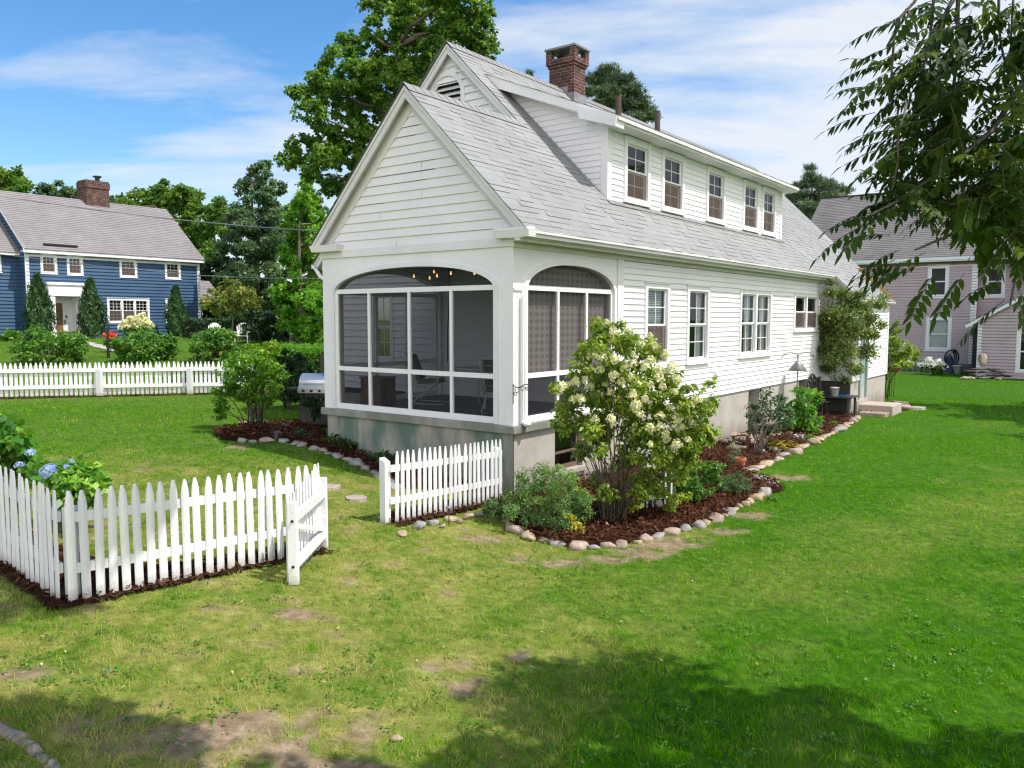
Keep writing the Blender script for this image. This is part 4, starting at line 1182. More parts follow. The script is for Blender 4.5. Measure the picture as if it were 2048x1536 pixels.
# ---------------------------------------------------------------- porch furnishings
def hthing(name, label, cat, u, v, z, rot=0.0, group=None):
    return thing(name, label, cat, hw(u, v, z), TH + rot, group)
def patio_chair(label, u, v, rot):
    t = hthing('patio_chair', label, 'patio chair', u, v, .80, rot, 'metal patio chairs on the porch')
    mb = MB()
    for s in (-.28, .28):
        mb.tube([(.30, s, .0), (-.22, s * 1.02, .02), (-.25, s, .06), (.16, s, .40), (.22, s, .44), (.20, s, .62), (-.24, s, .60)], .013, 7)
        mb.tube([(.24, s * .92, .40), (-.20, s * .92, .36), (-.42, s * .92, .95)], .013, 7)
    mb.tube([(-.42, -.26, .95), (-.42, .26, .95)], .013, 7); mb.tube([(.24, -.26, .40), (.24, .26, .40)], .013, 7); mb.tube([(.30, -.28, .012), (.30, .28, .012)], .011, 7)
    for k in range(5):
        f_ = k / 5; mb.tube([(-.20 - .22 * f_, -.26, .38 + .57 * f_), (-.20 - .22 * f_, .26, .38 + .57 * f_)], .006, 5)
    mb.build('frame', M_IRONPALE, t, smooth=True)
    mb = MB(); mb.hexa([(-.20, -.24, .375), (.24, -.24, .41), (.24, .24, .41), (-.20, .24, .375), (-.20, -.24, .44), (.24, -.24, .475), (.24, .24, .475), (-.20, .24, .44)])
    mb.build('seat_cushion', M_CUSHION, t, bevel=.02)
    mb = MB(); mb.hexa([(-.20, -.23, .44), (-.20, .23, .44), (-.38, .23, .92), (-.38, -.23, .92), (-.13, -.23, .47), (-.13, .23, .47), (-.31, .23, .94), (-.31, -.23, .94)])
    mb.build('back_cushion', M_CUSHION, t, bevel=.02)
    return t
patio_chair('pale metal patio chair seen side on behind the second porch screen panel', 1.55, 3.15, math.radians(-60))
patio_chair('pale metal patio chair seen from behind in the right porch screen panel', .95, .95, math.radians(20))
t = hthing('patio_table', 'pale wrought iron patio table with scrollwork apron on the porch floor', 'table', 1.7, 2.0, .80)
mb = MB(); mb.box(-.42, -.42, .70, .42, .42, .715); mb.build('tabletop', M_IRONPALE, t)
mb = MB()
for sx in (-1, 1):
    for k in range(6):
        x = -.36 + k * .145
        for s in (-1, 1):
            mb.tube([(x + .05 * math.cos(a * .6), sx * .41, .63 + .05 * math.sin(a * .6)) for a in range(11)], .005, 4)
            mb.tube([(sx * .41, x + .05 * math.cos(a * .6), .63 + .05 * math.sin(a * .6)) for a in range(11)], .005, 4)
mb.build('scrollwork_apron', M_IRONPALE, t)
for sx in (-.36, .36):
    for sy in (-.36, .36):
        mb = MB(); mb.tube([(sx, sy, .70), (sx * .95, sy * .95, .45), (sx * 1.08, sy * 1.08, .0)], .012, 6); mb.build('leg', M_IRONPALE, t)
t = hthing('wooden_crate', 'brown wooden box on the porch floor behind the leftmost screen', 'crate', .75, 3.72, .80, .1)
mb = MB(); mb.box(-.22, -.24, .0, .22, .24, .50); mb.build('body', M_BROWNWOOD, t, bevel=.01)
mb = MB(); mb.box(-.24, -.26, .501, .24, .26, .53); mb.box(-.235, -.06, .05, -.221, .06, .45); mb.build('lid', M_OLDWOOD, t, bevel=.005)
t = hthing('ceiling_fan', 'dark bladed ceiling fan under the porch ceiling', 'ceiling fan', 1.45, 1.15, 3.15)
mb = MB(); mb.lathe([(.0, .25), (.05, .25), (.05, .12), (.09, .10), (.11, .0), (.08, -.05), (.0, -.05)], n=14); mb.build('motor', M_BLACKMETAL, t, smooth=True)
for k in range(5):
    a = k * 2 * math.pi / 5 + .3; c_, s_ = math.cos(a), math.sin(a); mb = MB()
    f = lambda r, w, z: (c_ * r - s_ * w, s_ * r + c_ * w, z)
    mb.hexa([f(.12, -.04, .0), f(.62, -.065, -.01), f(.62, .065, .01), f(.12, .04, .01), f(.12, -.04, .008), f(.62, -.065, -.002), f(.62, .065, .018), f(.12, .04, .018)]); mb.build('blade', M_BROWNWOOD, t)
t = hthing('string_lights', 'string of small lit bulbs hung below the porch ceiling', 'string lights', 0, 0, 0)
mb = MB(); sp = []
bp = []
for i in range(0, 41):
    v = 3.3 - 3.0 * i / 40; z = 3.30 - .10 * abs(math.sin(i * math.pi / 10)); sp.append((1.0 + .25 * math.sin(i * .3), v, z))
    if i % 4 == 2: bp.append(sp[-1])
mb.tube(sp, .006, 5); mb.build('cord', M_BLACKMETAL, t)
for b in bp:
    mb = MB(); mb.lathe([(.0, -.02), (.010, -.025), (.011, -.045), (.017, -.058), (.017, -.070), (.008, -.082), (.0, -.084)], c=b, n=10); mb.build('bulb', M_BULB, t, smooth=True)
mb = MB(); mb.tube([hw(.8, 2.0, 3.38), hw(.82, 2.0, 2.8), hw(.8, 2.03, 2.2), hw(.85, 2.08, 1.65)], .009, 5)
o = mb.build('hanging_cord', M_BLACKMETAL); tag(o, 'thin dark cord hanging straight down inside the porch', 'cord')

# ---------------------------------------------------------------- grill behind the porch
gpos = hw(3.0, 5.35); gpos.z = float(gz(gpos.x, gpos.y))
gpos = dp(640, 760, 17.6); gpos.z = .12
t = thing('gas_grill', 'stainless gas grill with domed lid beside the porch corner', 'grill', gpos, math.radians(-6))
mb = MB(); mb.box(-.38, -.27, .0, .38, .27, .68); mb.build('cabinet', simple('grill_green_black', (.03, .035, .03), (.045, .05, .045), 5, .5), t, bevel=.01)
mb = MB(); mb.box(-.40, -.30, .681, .40, .27, .80); mb.build('control_panel', M_STEEL, t, bevel=.01)
mb = MB(); n_ = 12
prof = [(-.30 + .0, .80)] + [(-.27 * math.cos(math.pi * k / n_), .84 + .26 * math.sin(math.pi * k / n_)) for k in range(n_ + 1)] + [(.27, .80)]
for i in range(len(prof) - 1):
    p, q = prof[i], prof[i + 1]; mb.poly([(-.38, p[0], p[1]), (.40, p[0], p[1]), (.40, q[0], q[1]), (-.38, q[0], q[1])])
mb.poly([(-.38, p[0], p[1]) for p in prof]); mb.poly([(.40, p[0], p[1]) for p in prof]); l_ = mb.build('lid', M_STEEL, t)
mb = MB(); mb.tube([(-.25, -.30, .90), (-.25, -.335, .90), (.25, -.335, .90), (.25, -.30, .90)], .012, 6); mb.build('handle', M_STEEL, l_)
mb = MB(); mb.box(-.66, -.27, .72, -.41, .25, .79); mb.build('side_shelf', M_BLACKMETAL, t, bevel=.01)
for k in range(4):
    mb = MB(); c = (-.27 + k * .18, -.30, .74)
    mb.tube([(c[0], -.30, c[2]), (c[0], -.34, c[2])], .028, 10); mb.build('knob', M_BLACKMETAL, t)

# ---------------------------------------------------------------- picket fences
def picket_mesh(name, h, w=.076, th=.022):
    rows = [(0, 1), (h * .83, 1), (h * .885, .92), (h * .935, .74), (h * .98, .47), (h, .33)]
    cols = [-1, -.6, 0, .6, 1]
    mb = MB()
    def pt(r, c): return (cols[c] * w / 2 * rows[r][1], -th * (1 - .75 * cols[c] ** 2) * (0.6 + .4 * rows[r][1]), rows[r][0])
    for r in range(len(rows) - 1):
        for c in range(4): mb.poly([pt(r, c), pt(r, c + 1), pt(r + 1, c + 1), pt(r + 1, c)])
        b0, b1 = (cols[0] * w / 2 * rows[r][1], 0, rows[r][0]), (cols[4] * w / 2 * rows[r][1], 0, rows[r][0])
        t0, t1 = (cols[0] * w / 2 * rows[r + 1][1], 0, rows[r + 1][0]), (cols[4] * w / 2 * rows[r + 1][1], 0, rows[r + 1][0])
        mb.poly([b1, b0, t0, t1]); mb.poly([b0, pt(r, 0), pt(r + 1, 0), t0]); mb.poly([pt(r, 4), b1, t1, pt(r + 1, 4)])
    mb.poly([pt(5, c) for c in range(5)] + [(cols[4] * w / 2 * .33, 0, h), (-cols[4] * w / 2 * .33, 0, h)])
    mb.poly([pt(0, 4 - c) for c in range(5)])
    me = bpy.data.meshes.new(name); me.from_pydata(mb.v, [], mb.f); me.materials.append(M_FENCE); me.update()
    return me
PICKET = picket_mesh('picket', .94)
PICKET_SHORT = picket_mesh('picket', .90, .068)
def run_pickets(root, p0, d, n, sp, outward, me, z0=.03, jit=.006):
    rot = math.atan2(outward.y, outward.x) + math.pi / 2
    ro = Vector(root.location)
    for i in range(n):
        p = p0 + d * (sp * (i + .5)); z = float(gz(p.x, p.y)) + z0
        o = bpy.data.objects.new('picket', me); COL.objects.link(o); o.parent = root
        o.location = (p.x - ro.x + outward.x * .0, p.y - ro.y, z - ro.z + random.uniform(-jit, jit))
        o.rotation_euler = (random.gauss(0, .008), random.gauss(0, .010), rot + random.gauss(0, .02))
def rail(root, p0, p1, z, w=.035, h=.085, name='rail'):
    ro = Vector(root.location); mb = MB(); n = 6
    for i in range(n):
        a = p0.lerp(p1, i / n); b = p0.lerp(p1, (i + 1) / n)
        za, zb = float(gz(a.x, a.y)) + z, float(gz(b.x, b.y)) + z
        mb.beam((a.x, a.y, za), (b.x, b.y, zb), w, h)
    return mb.build(name, M_FENCE, root, off=ro)
nf = thing('picket_fence', 'white picket fence with a corner standing nearest in the foreground left', 'fence', (FC.x, FC.y, float(gz(FC.x, FC.y))))
out1 = Vector((FD1.y, -FD1.x, 0)); out2 = -FD1
run_pickets(nf, FC + FD1 * .0 + out1 * .018, FD1, 23, .1125, out1, PICKET)
run_pickets(nf, FC + out2 * .018 + FD2 * .03, FD2, 26, .1125, out2, PICKET)
for z in (.27, .71):
    rail(nf, FC + FD1 * .03 - out1 * .002, FC + FD1 * 2.62 - out1 * .002, z + .03)
    rail(nf, FC + FD2 * .06 - out2 * .002, FC + FD2 * 2.9 - out2 * .002, z + .03)
for q in (FC + FD1 * .09 - out1 * .065, FC + FD1 * 2.58 - out1 * .065):
    mb = MB(); z = float(gz(q.x, q.y)); mb.box(q.x - .045, q.y - .045, z - .1, q.x + .045, q.y + .045, z + .82); mb.build('post', M_FENCE, nf, off=nf.location, bevel=.006)
# gate, standing open towards the viewer
GH, GF = gp(648, 1097), gp(583, 1171)
gd = Vector((GF.x - GH.x, GF.y - GH.y, 0)); GL = gd.length; gd.normalize(); gn = Vector((-gd.y, gd.x, 0))
if gn.x < 0: gn = -gn
gt = thing('garden_gate', 'white picket garden gate standing open with diagonal brace', 'gate', (GH.x, GH.y, GH.z))
G = lambda a, n, z: tuple(gd * a + gn * n + Vector((0, 0, z)) + Vector((0, 0, (GF.z - GH.z) * a / GL)))
mb = MB(); mb.pbox(G, .0, .07, -.03, .05, .02, .80); mb.build('stile', M_FENCE, gt, bevel=.005)
mb = MB(); mb.pbox(G, GL - .07, GL, -.03, .06, .0, .80); 
mb.build('stile', M_FENCE, gt, bevel=.005)
for z in (.19, .64):
    mb = MB(); mb.pbox(G, .071, GL - .071, .0, .045, z - .045, z + .045); mb.build('rail', M_FENCE, gt)
mb = MB(); mb.hexa([G(.071, .004, .235), G(.16, .004, .235), G(GL - .071, .004, .53), G(GL - .071, .004, .594), G(.071, .04, .235), G(.16, .04, .235), G(GL - .071, .04, .53), G(GL - .071, .04, .594)])
mb.build('brace', M_FENCE, gt)
rotg = math.atan2(-gn.y, -gn.x) + math.pi / 2
npk = 11
for i in range(npk):
    a = .04 + (GL - .08) * i / (npk - 1); f = 1 - i / (npk - 1)
    me = picket_mesh('picket', .80 + .13 * f ** 1.6, .062)
    o = bpy.data.objects.new('picket', me); COL.objects.link(o); o.parent = gt
    o.location = G(a, -.032, .03); o.rotation_euler = (0, random.gauss(0, .006), rotg)
mb = MB()
for z in (.18, .62): mb.tube([G(GL + .001, .02, z), G(GL + .012, .02, z)], .014, 8)
mb.build('bolt', M_BLACKMETAL, gt)
# fence running from the path to the house corner
A2, B2 = FENCE2_A, FENCE2_B
pf = thing('picket_fence', 'short white picket fence between the path and the porch corner', 'fence', (A2.x, A2.y, float(gz(A2.x, A2.y))))
out3 = Vector((fd.y, -fd.x, 0)); L3 = (B2 - A2).length
run_pickets(pf, A2 + fd * .06 + out3 * .018, fd, 22, (L3 - .06) / 22, out3, PICKET_SHORT)
for z in (.27, .68): rail(pf, A2 + fd * .02 - out3 * .002, B2 - out3 * .002, z + .03)
for q, h_ in ((A2 - out3 * .07 + fd * .0, .84), (B2 - out3 * .07, .8)):
    z = float(gz(q.x, q.y)); mb = MB()
    X = lambda a, n, zz: (q.x + fd.x * a + out3.x * n, q.y + fd.y * a + out3.y * n, zz)
    mb.hexa([X(-.05, -.05, z - .1), X(.05, -.05, z - .1), X(.05, .05, z - .1), X(-.05, .05, z - .1), X(-.05, -.05, z + h_), X(.05, -.05, z + h_), X(.05, .05, z + h_ - .05), X(-.05, .05, z + h_ - .05)])
    mb.build('post', M_FENCE, pf, off=pf.location, bevel=.006)
# far fence across the left-hand lawn
FA, FB = Vector((-13.8, 21.7, 0)), Vector((-8.5, 23.6, 0)); d4 = (FB - FA).normalized(); o4 = Vector((-d4.y, d4.x, 0))
P0 = FA - d4 * 1.6
ff = thing('picket_fence', 'white picket fence across the far side of the left lawn', 'fence', (P0.x, P0.y, float(gz(P0.x, P0.y))))
run_pickets(ff, P0 + o4 * .02, d4, 68, .12, o4, picket_mesh('picket', .92, .078))
P1 = P0 + d4 * 8.2
for z in (.25, .70): rail(ff, P0 - o4 * .002, P1 - o4 * .002, z + .03, .04, .10)
for px in (200, 380):
    r_ = ray(px, 770); tt = ((FA.x * d4.y - FA.y * d4.x)) / (r_[0] * d4.y - r_[1] * d4.x)
    q = Vector((r_[0] * tt, r_[1] * tt, 0)) - o4 * .07
    z = float(gz(q.x, q.y)); mb = MB(); mb.box(q.x - .07, q.y - .07, z - .1, q.x + .07, q.y + .07, z + .76); mb.build('post', M_FENCE, ff, off=ff.location, bevel=.008)

# ---------------------------------------------------------------- stones
import bmesh
def rock_mesh(seed, squash=.62, rough=.22, cut=True):
    bm = bmesh.new(); bmesh.ops.create_icosphere(bm, subdivisions=3, radius=.5)
    r = np.random.default_rng(seed); ph = r.uniform(0, 6, (5, 3)); fr = r.uniform(1.4, 4.5, (5, 3))
    pl = [(Vector(r.normal(0, 1, 3)).normalized(), r.uniform(.26, .40)) for _ in range(9)]
    for v in bm.verts:
        p = v.co.copy(); s = 0
        for k in range(5): s += math.sin(p.x * fr[k, 0] * 2 + ph[k, 0]) * math.sin(p.y * fr[k, 1] * 2 + ph[k, 1]) * math.sin(p.z * fr[k, 2] * 2 + ph[k, 2])
        p *= 1 + rough * .35 * s
        if cut:
            for n_, d_ in pl:
                e = p.dot(n_) - d_
                if e > 0: p -= n_ * e * .85
        v.co = Vector((p.x, p.y * .8, p.z * squash))
    me = bpy.data.meshes.new('rock'); bm.to_mesh(me); bm.free()
    me.polygons.foreach_set('use_smooth', [True] * len(me.polygons))
    return me
ROCKS = [rock_mesh(s) for s in range(40, 48)]
ROCKM = {}
def rock(name, label, cat, loc, size, mat, rotz=0, group=None, var=0, tilt=(0, 0)):
    k = (var % len(ROCKS), mat)
    if k not in ROCKM:
        me = ROCKS[k[0]].copy(); me.materials.append(M_ST[mat]); ROCKM[k] = me
    o = bpy.data.objects.new(name, ROCKM[k]); COL.objects.link(o)
    o.location = loc; o.rotation_euler = (tilt[0], tilt[1], rotz); o.scale = size
    tag(o, label, cat, group)
    return o
ORD = ['first', 'second', 'third', 'fourth', 'fifth', 'sixth', 'seventh', 'eighth', 'ninth', 'tenth', 'eleventh', 'twelfth', 'thirteenth', 'fourteenth', 'fifteenth', 'sixteenth', 'seventeenth', 'eighteenth', 'nineteenth', 'twentieth', 'twenty-first', 'twenty-second', 'twenty-third', 'twenty-fourth', 'twenty-fifth', 'twenty-sixth', 'twenty-seventh', 'twenty-eighth', 'twenty-ninth', 'thirtieth']
CNAME = ['tan', 'grey', 'pinkish', 'dark']
def edging(edge, size, lab, group, mats=(0, 0, 1, 2), hgt=.75):
    pts = [Vector((p.x, p.y, 0)) for p in edge]
    seg = [(pts[i + 1] - pts[i]).length for i in range(len(pts) - 1)]; tot = sum(seg)
    s = 0; i = 0
    while s < tot and i < len(ORD):
        L = size * random.uniform(.6, 1.5); c = s + L / 2; acc = 0
        for k, sg in enumerate(seg):
            if acc + sg >= c or k == len(seg) - 1:
                f = min(1, (c - acc) / sg); p = pts[k].lerp(pts[k + 1], f); d = (pts[k + 1] - pts[k]); break
            acc += sg
        m = random.choice(mats); wd = L * random.uniform(.75, 1.0); hh = L * random.uniform(.8, 1.15) * hgt
        p = p + Vector((random.gauss(0, .02), random.gauss(0, .02), 0))
        rock('edging_stone', f'{CNAME[m]} rounded stone, {ORD[i]} from {lab}', 'stone', (p.x, p.y, float(gz(p.x, p.y)) + hh * .10), (L * 1.08, wd * 1.1, hh * 1.25), m, math.atan2(d.y, d.x) + random.gauss(0, .25), group, random.randrange(8), (random.gauss(0, .12), random.gauss(0, .12)))
        s += L; i += 1
edging(BED_A_EDGE, .26, 'the picket fence along the front flowerbed edge', 'edging stones of the front flowerbed')
edging(BED_B_EDGE, .36, 'the terracotta pot along the side flowerbed edge', 'edging stones of the side flowerbed', hgt=.6)
edging(BED_C_EDGE, .24, 'the tall shrub along the shaded bed before the porch', 'edging stones of the shaded porch bed', (1, 1, 2, 1))
# stones in front of the short fence
for i, (px, py, w_, m, lab) in enumerate([(803, 1065, .19, 0, 'tan stone at the post end of the short picket fence'), (838, 1050, .26, 1, 'largest grey stone lying under the short picket fence'), (866, 1044, .22, 1, 'grey stone between pickets and path light, left'), (885, 1050, .12, 2, 'small pinkish stone just left of the path light'), (900, 1036, .20, 0, 'rounded tan stone just behind the path light'), (936, 1032, .22, 2, 'pinkish stone right of the path light'), (962, 1026, .20, 1, 'grey stone at the shrub end of the short fence'), (920, 1040, .14, 0, 'small tan stone in dry grass right of the path light')]):
    p = gp(px, py + 6); rock('border_stone', lab, 'stone', (p.x, p.y, p.z + .03), (w_, w_ * .8, w_ * .85), m, random.uniform(0, 3), 'stones along the short fence', i)
for i, (px, py, w_, d_, h_, m, lab) in enumerate([
    (1308, 1022, .36, .30, .46, 3, 'big dark boulder in the front flowerbed under the flowering shrub'),
    (1213, 1062, .10, .09, .24, 2, 'small upright reddish stone in the front flowerbed mulch'),
    (752, 905, .50, .42, .60, 3, 'large dark boulder leaning on the porch foundation'),
    (1462, 878, .46, .34, .34, 0, 'broad tan boulder on the rubble beside the side wall'),
    (1472, 905, .50, .36, .36, 0, 'tan boulder behind the terracotta pot'),
    (1560, 866, .40, .36, .46, 0, 'upright tan boulder between the sapling and the bird feeder pole'),
    (1612, 852, .42, .34, .32, 0, 'tan boulder right of the bird feeder pole'),
    (1634, 858, .36, .28, .26, 0, 'low tan stone below the large leafed plant'),
    (1652, 818, .70, .34, .55, 1, 'slanting grey slab of rock before the potted plants'),
    (1680, 822, .36, .34, .34, 2, 'rounded pinkish stone beside the slanting grey rock'),
    (570, 862, .30, .22, .30, 3, 'pointed dark stone beside the tall shrub'),
    (485, 850, .26, .2, .2, 0, 'pale stone behind the tall shrub stems'),
    (555, 878, .32, .26, .34, 3, 'round brown boulder in the shaded stone border'),
    (640, 842, .5, .4, .3, 1, 'flat grey rock at the porch foundation left corner'),
    (795, 1482, .10, .07, .07, 0, 'small pale stone in the lawn at bottom centre'),
    (218, 1343, .10, .05, .04, 1, 'flat pale stone in the dry lawn at left'),
    (1712, 838, .28, .2, .16, 1, 'grey stone at the far end of side bed'),
    (1745, 828, .5, .3, .16, 2, 'flat stone lying beside the doorstep')]):
    p = gp(px, py); rock('boulder', lab, 'rock', (p.x, p.y, p.z + h_ * .22), (w_, d_, h_ * 1.3), m, random.uniform(0, 3), None, i + 3)
# rubble along the side foundation
for i in range(26):
    u_ = 7.2 + 3.4 * i / 26 + random.gauss(0, .1); v_ = -.18 - random.random() * .75; p = hw(u_, v_)
    s_ = random.uniform(.16, .34)
    rock('rubble_stone', 'pale broken rubble stone heaped at the foot of the side foundation', 'stone', (p.x, p.y, float(gz(p.x, p.y)) + .06 + random.random() * .10 * (1 + v_)), (s_, s_ * .75, s_ * .7), random.choice((2, 2, 0, 1)), random.uniform(0, 3), 'rubble stones along the side foundation', i, (random.gauss(0, .4), random.gauss(0, .4)))
for i in range(22):
    u_ = 18.1 + 2.6 * i / 22; v_ = -1.05 - random.random() * .55; p = hw(u_, v_); s_ = random.uniform(.16, .3)
    rock('rubble_stone', 'pinkish stone piled around the foundation of the rear ell', 'stone', (p.x, p.y, float(gz(p.x, p.y)) + .07), (s_, s_ * .75, s_ * .75), random.choice((2, 2, 0)), random.uniform(0, 3), 'stones around the rear ell', i)
# flat stepping stones and path slabs
def slab(label, px, py, w_, d_, rot, m, group=None, h_=.035, name='stepping_stone'):
    p = gp(px, py); n_ = 9; r_ = random.Random(px); mb = MB()
    ring = [(math.cos(2 * math.pi * k / n_) * w_ / 2 * r_.uniform(.82, 1.1), math.sin(2 * math.pi * k / n_) * d_ / 2 * r_.uniform(.82, 1.1)) for k in range(n_)]
    mb.poly([(x, y, h_) for x, y in ring]); mb.poly([(x * 1.02, y * 1.02, -.05) for x, y in ring[::-1]])
    for k in range(n_):
        a, b = ring[k], ring[(k + 1) % n_]; mb.poly([(a[0] * 1.02, a[1] * 1.02, -.05), (b[0] * 1.02, b[1] * 1.02, -.05), (b[0], b[1], h_), (a[0], a[1], h_)])
    o = mb.build(name, M_FLAG[m]); o.location = p; o.rotation_euler = (0, 0, rot); tag(o, label, 'paving stone', group)
    c, s = math.cos(rot), math.sin(rot)
    NOGRASS.append([(p.x + c * x * .92 - s * y * .92, p.y + s * x * .92 + c * y * .92) for x, y in ring])
slab('flat brown stepping stone in the grass between gate and porch', 712, 999, .34, .34, .3, 1)
slab('flat grey stepping stone half hidden behind the open gate', 655, 977, .40, .34, .8, 1)
slab('blue grey flagstone between the two flowerbeds, rear', 1512, 958, .62, .42, .6, 0)
slab('thin brown flagstone between the two flowerbeds, right', 1541, 969, .52, .30, .9, 1)
slab('broad pinkish flagstone between the two flowerbeds, front', 1530, 977, .66, .42, .6, 1)
slab('pale flat stone at the terracotta pot', 1497, 941, .5, .34, .2, 1)
for i, (px, py, w_, d_) in enumerate([(1770, 811, .95, .55), (1800, 815, .85, .5), (1830, 819, .8, .45)]):
    slab(('pale path slab touching the doorstep', 'pale path slab in the middle of the side path', 'pale path slab at the lawn end of the side path')[i], px, py, w_, d_, .2, 1, 'path slabs at the side door', .085, 'path_slab')
p = hw(17.1, -1.42); z = float(gz(p.x, p.y))
t = thing('doorstep', 'square concrete doorstep below the side door of the rear ell', 'doorstep', (p.x, p.y, z), TH)
mb = MB(); mb.box(-.62, -.5, -.1, .62, .5, .30); mb.build('block', M_STEP, t, bevel=.02)
mb = MB(); mb.box(-1.15, -.42, -.1, -.63, .35, .12); mb.build('lower_step', M_ST[2], t, bevel=.03)

# ---------------------------------------------------------------- small garden things
def pixthing(name, label, cat, px, py, rot=0): return thing(name, label, cat, gp(px, py), rot)
t = pixthing('flower_pot', 'small terracotta pot at the near end of the side bed', 'flower pot', 1480, 938)
mb = MB(); mb.lathe([(.0, .0), (.07, .0), (.10, .17), (.115, .17), (.115, .22), (.095, .22), (.09, .16), (.0, .15)], n=22); mb.build('pot', M_TERRACOTTA, t, smooth=False)
mb = MB(); mb.lathe([(.0, .165), (.088, .165)], n=16); mb.build('soil', M_MULCH, t)
t = pixthing('edging_board', 'short weathered board edging the mulch beside the terracotta pot', 'board', 1447, 938)
mb = MB(); mb.box(-.45, -.02, -.05, .35, .02, .10); mb.build('board', M_OLDWOOD, t); t.rotation_euler = (0, 0, -.12)
t = pixthing('bird_feeder_pole', 'black shepherd hook pole with cone shaped squirrel baffle in side bed', 'feeder pole', 1592, 852)
D_ = Vector(t.location).y; H_ = (852 - 705) * D_ / 1616
mb = MB(); mb.tube([(0, 0, -.1), (0, 0, H_)], .014, 8)
for s in (-1, 1):
    mb.tube([(0, 0, H_ - .30)] + [(s * (.21 - .21 * math.cos(a * .32)), 0, H_ - .14 + .16 * math.sin(a * .32) ) for a in range(1, 9)] + [(s * .43, 0, H_ - .12), (s * .46, 0, H_ - .08)], .010, 6)
mb.build('pole', M_BLACKMETAL, t, smooth=True)
mb = MB(); zc = (852 - 740) * D_ / 1616; mb.lathe([(.02, zc + .27), (.05, zc + .25), (.25, zc), (.245, zc - .005), (.04, zc + .235)], n=24); mb.build('baffle', M_GREYMETAL, t, smooth=True)
t = pixthing('path_light', 'small solar path light on a stake before the short fence', 'garden light', 898, 1052)
mb = MB(); mb.tube([(0, 0, -.05), (0, 0, .17)], .007, 6); mb.build('stake', M_BLACKMETAL, t)
mb = MB(); mb.lathe([(.012, .17), (.028, .18), (.034, .23), (.0, .23)], n=14); mb.build('lens', M_GLASS, t)
mb = MB(); mb.lathe([(.0, .262), (.03, .26), (.045, .245), (.045, .235), (.0, .235)], n=16); mb.build('cap', M_GREYMETAL, t, smooth=True)
p = hw(13.95, -.5); z = float(gz(p.x, p.y))
t = thing('garden_chair', 'black cast iron garden chair against the side wall left of the vine', 'chair', (p.x, p.y, z), TH - 1.7)
mb = MB(); mb.lathe([(.0, .44), (.22, .44), (.23, .46), (.0, .47)], n=18); mb.build('seat', M_BLACKMETAL, t)
for k in range(4):
    a = math.pi / 4 + k * math.pi / 2; mb = MB(); mb.tube([(.16 * math.cos(a), .16 * math.sin(a), .44), (.18 * math.cos(a), .18 * math.sin(a), .2), (.24 * math.cos(a), .24 * math.sin(a), 0)], .013, 6); mb.build('leg', M_BLACKMETAL, t)
mb = MB()
oval = [(-.20, .24 * math.cos(2 * math.pi * k / 20), .78 + .32 * math.sin(2 * math.pi * k / 20)) for k in range(21)]
mb.tube(oval, .022, 6); oval2 = [(-.20, .12 * math.cos(2 * math.pi * k / 20), .78 + .18 * math.sin(2 * math.pi * k / 20)) for k in range(21)]; mb.tube(oval2, .02, 6)
for k in range(0, 20, 2): mb.tube([oval[k], oval2[k]], .022, 5)
mb.build('backrest', M_BLACKMETAL, t)
t.scale = (1.2, 1.2, 1.2)
p = dp(1669, 792, 24.0)
t = thing('white_bucket', 'white plastic bucket standing on the dark bench beside the vine', 'bucket', (p.x, p.y, p.z), 0)
mb = MB(); mb.lathe([(.0, .0), (.10, .0), (.125, .24), (.135, .24), (.135, .265), (.115, .265), (.10, .05), (.0, .05)], n=20); mb.build('pail', M_PLASTICW, t, smooth=True)
mb = MB(); mb.tube([(-.13, 0, .25), (-.12, -.02, .15), (0, -.14, .10), (.12, -.02, .15), (.13, 0, .25)], .004, 5); mb.build('handle', M_GREYMETAL, t)
hz_ = p.z
t = thing('plant_shelf', 'dark wooden plant bench in the shade behind the white bucket', 'bench', (p.x + .1, p.y + .15, float(gz(p.x, p.y))), TH)
bh = hz_ - float(gz(p.x, p.y))
mb = MB(); mb.box(-.4, -.55, bh - .035, .5, .55, bh - .002); mb.build('top', M_DARK, t)
for sx in (-.35, .4):
    for sy in (-.45, .45):
        mb = MB(); mb.box(sx - .03, sy - .03, -.1, sx + .03, sy + .03, bh - .036); mb.build('leg', M_DARK, t)
p2 = dp(1683, 783, 23.95)
t = thing('watering_scoop', 'bright blue plastic scoop lying beside the white bucket', 'scoop', (p2.x, p2.y, hz_ + .002), -.3)
mb = MB(); mb.hexa([(-.13, -.05, 0), (.10, -.06, 0), (.10, .06, 0), (-.13, .05, 0), (-.14, -.06, .05), (.12, -.08, .03), (.12, .08, .03), (-.14, .06, .05)]); mb.build('blade', M_BLUEPLASTIC, t, bevel=.008)
mb = MB(); mb.tube([(.10, 0, .02), (.24, 0, .05)], .016, 8); mb.build('handle', M_BLUEPLASTIC, t)
p = gp(1703, 806)
t = thing('timber_post', 'thick weathered timber post carrying the vine trellis', 'post', p, TH)
mb = MB(); mb.tube([(0, 0, -.1), (.02, 0, .8), (0, .02, 1.7), (.0, .0, 2.7)], [.13, .12, .11, .10], 10); mb.build('trunk', M_OLDWOOD, t)
# white trellis behind the flowering shrub
p = dp(1312, 1010, 11.6); p.z = float(gz(p.x, p.y))
t = thing('garden_trellis', 'white slatted garden trellis behind the flowering shrub', 'trellis', p, math.radians(20))
mb = MB()
for k in range(6): mb.box(-.26 + k * .10, -.008, 0, -.235 + k * .10, .008, 1.0 + .05 * math.sin(k * 1.2))
mb.build('upright', M_FENCE, t)
mb = MB()
for k in range(4): mb.box(-.28, .0085, .2 + k * .24, .28, .02, .225 + k * .24)
mb.build('crossbar', M_FENCE, t)
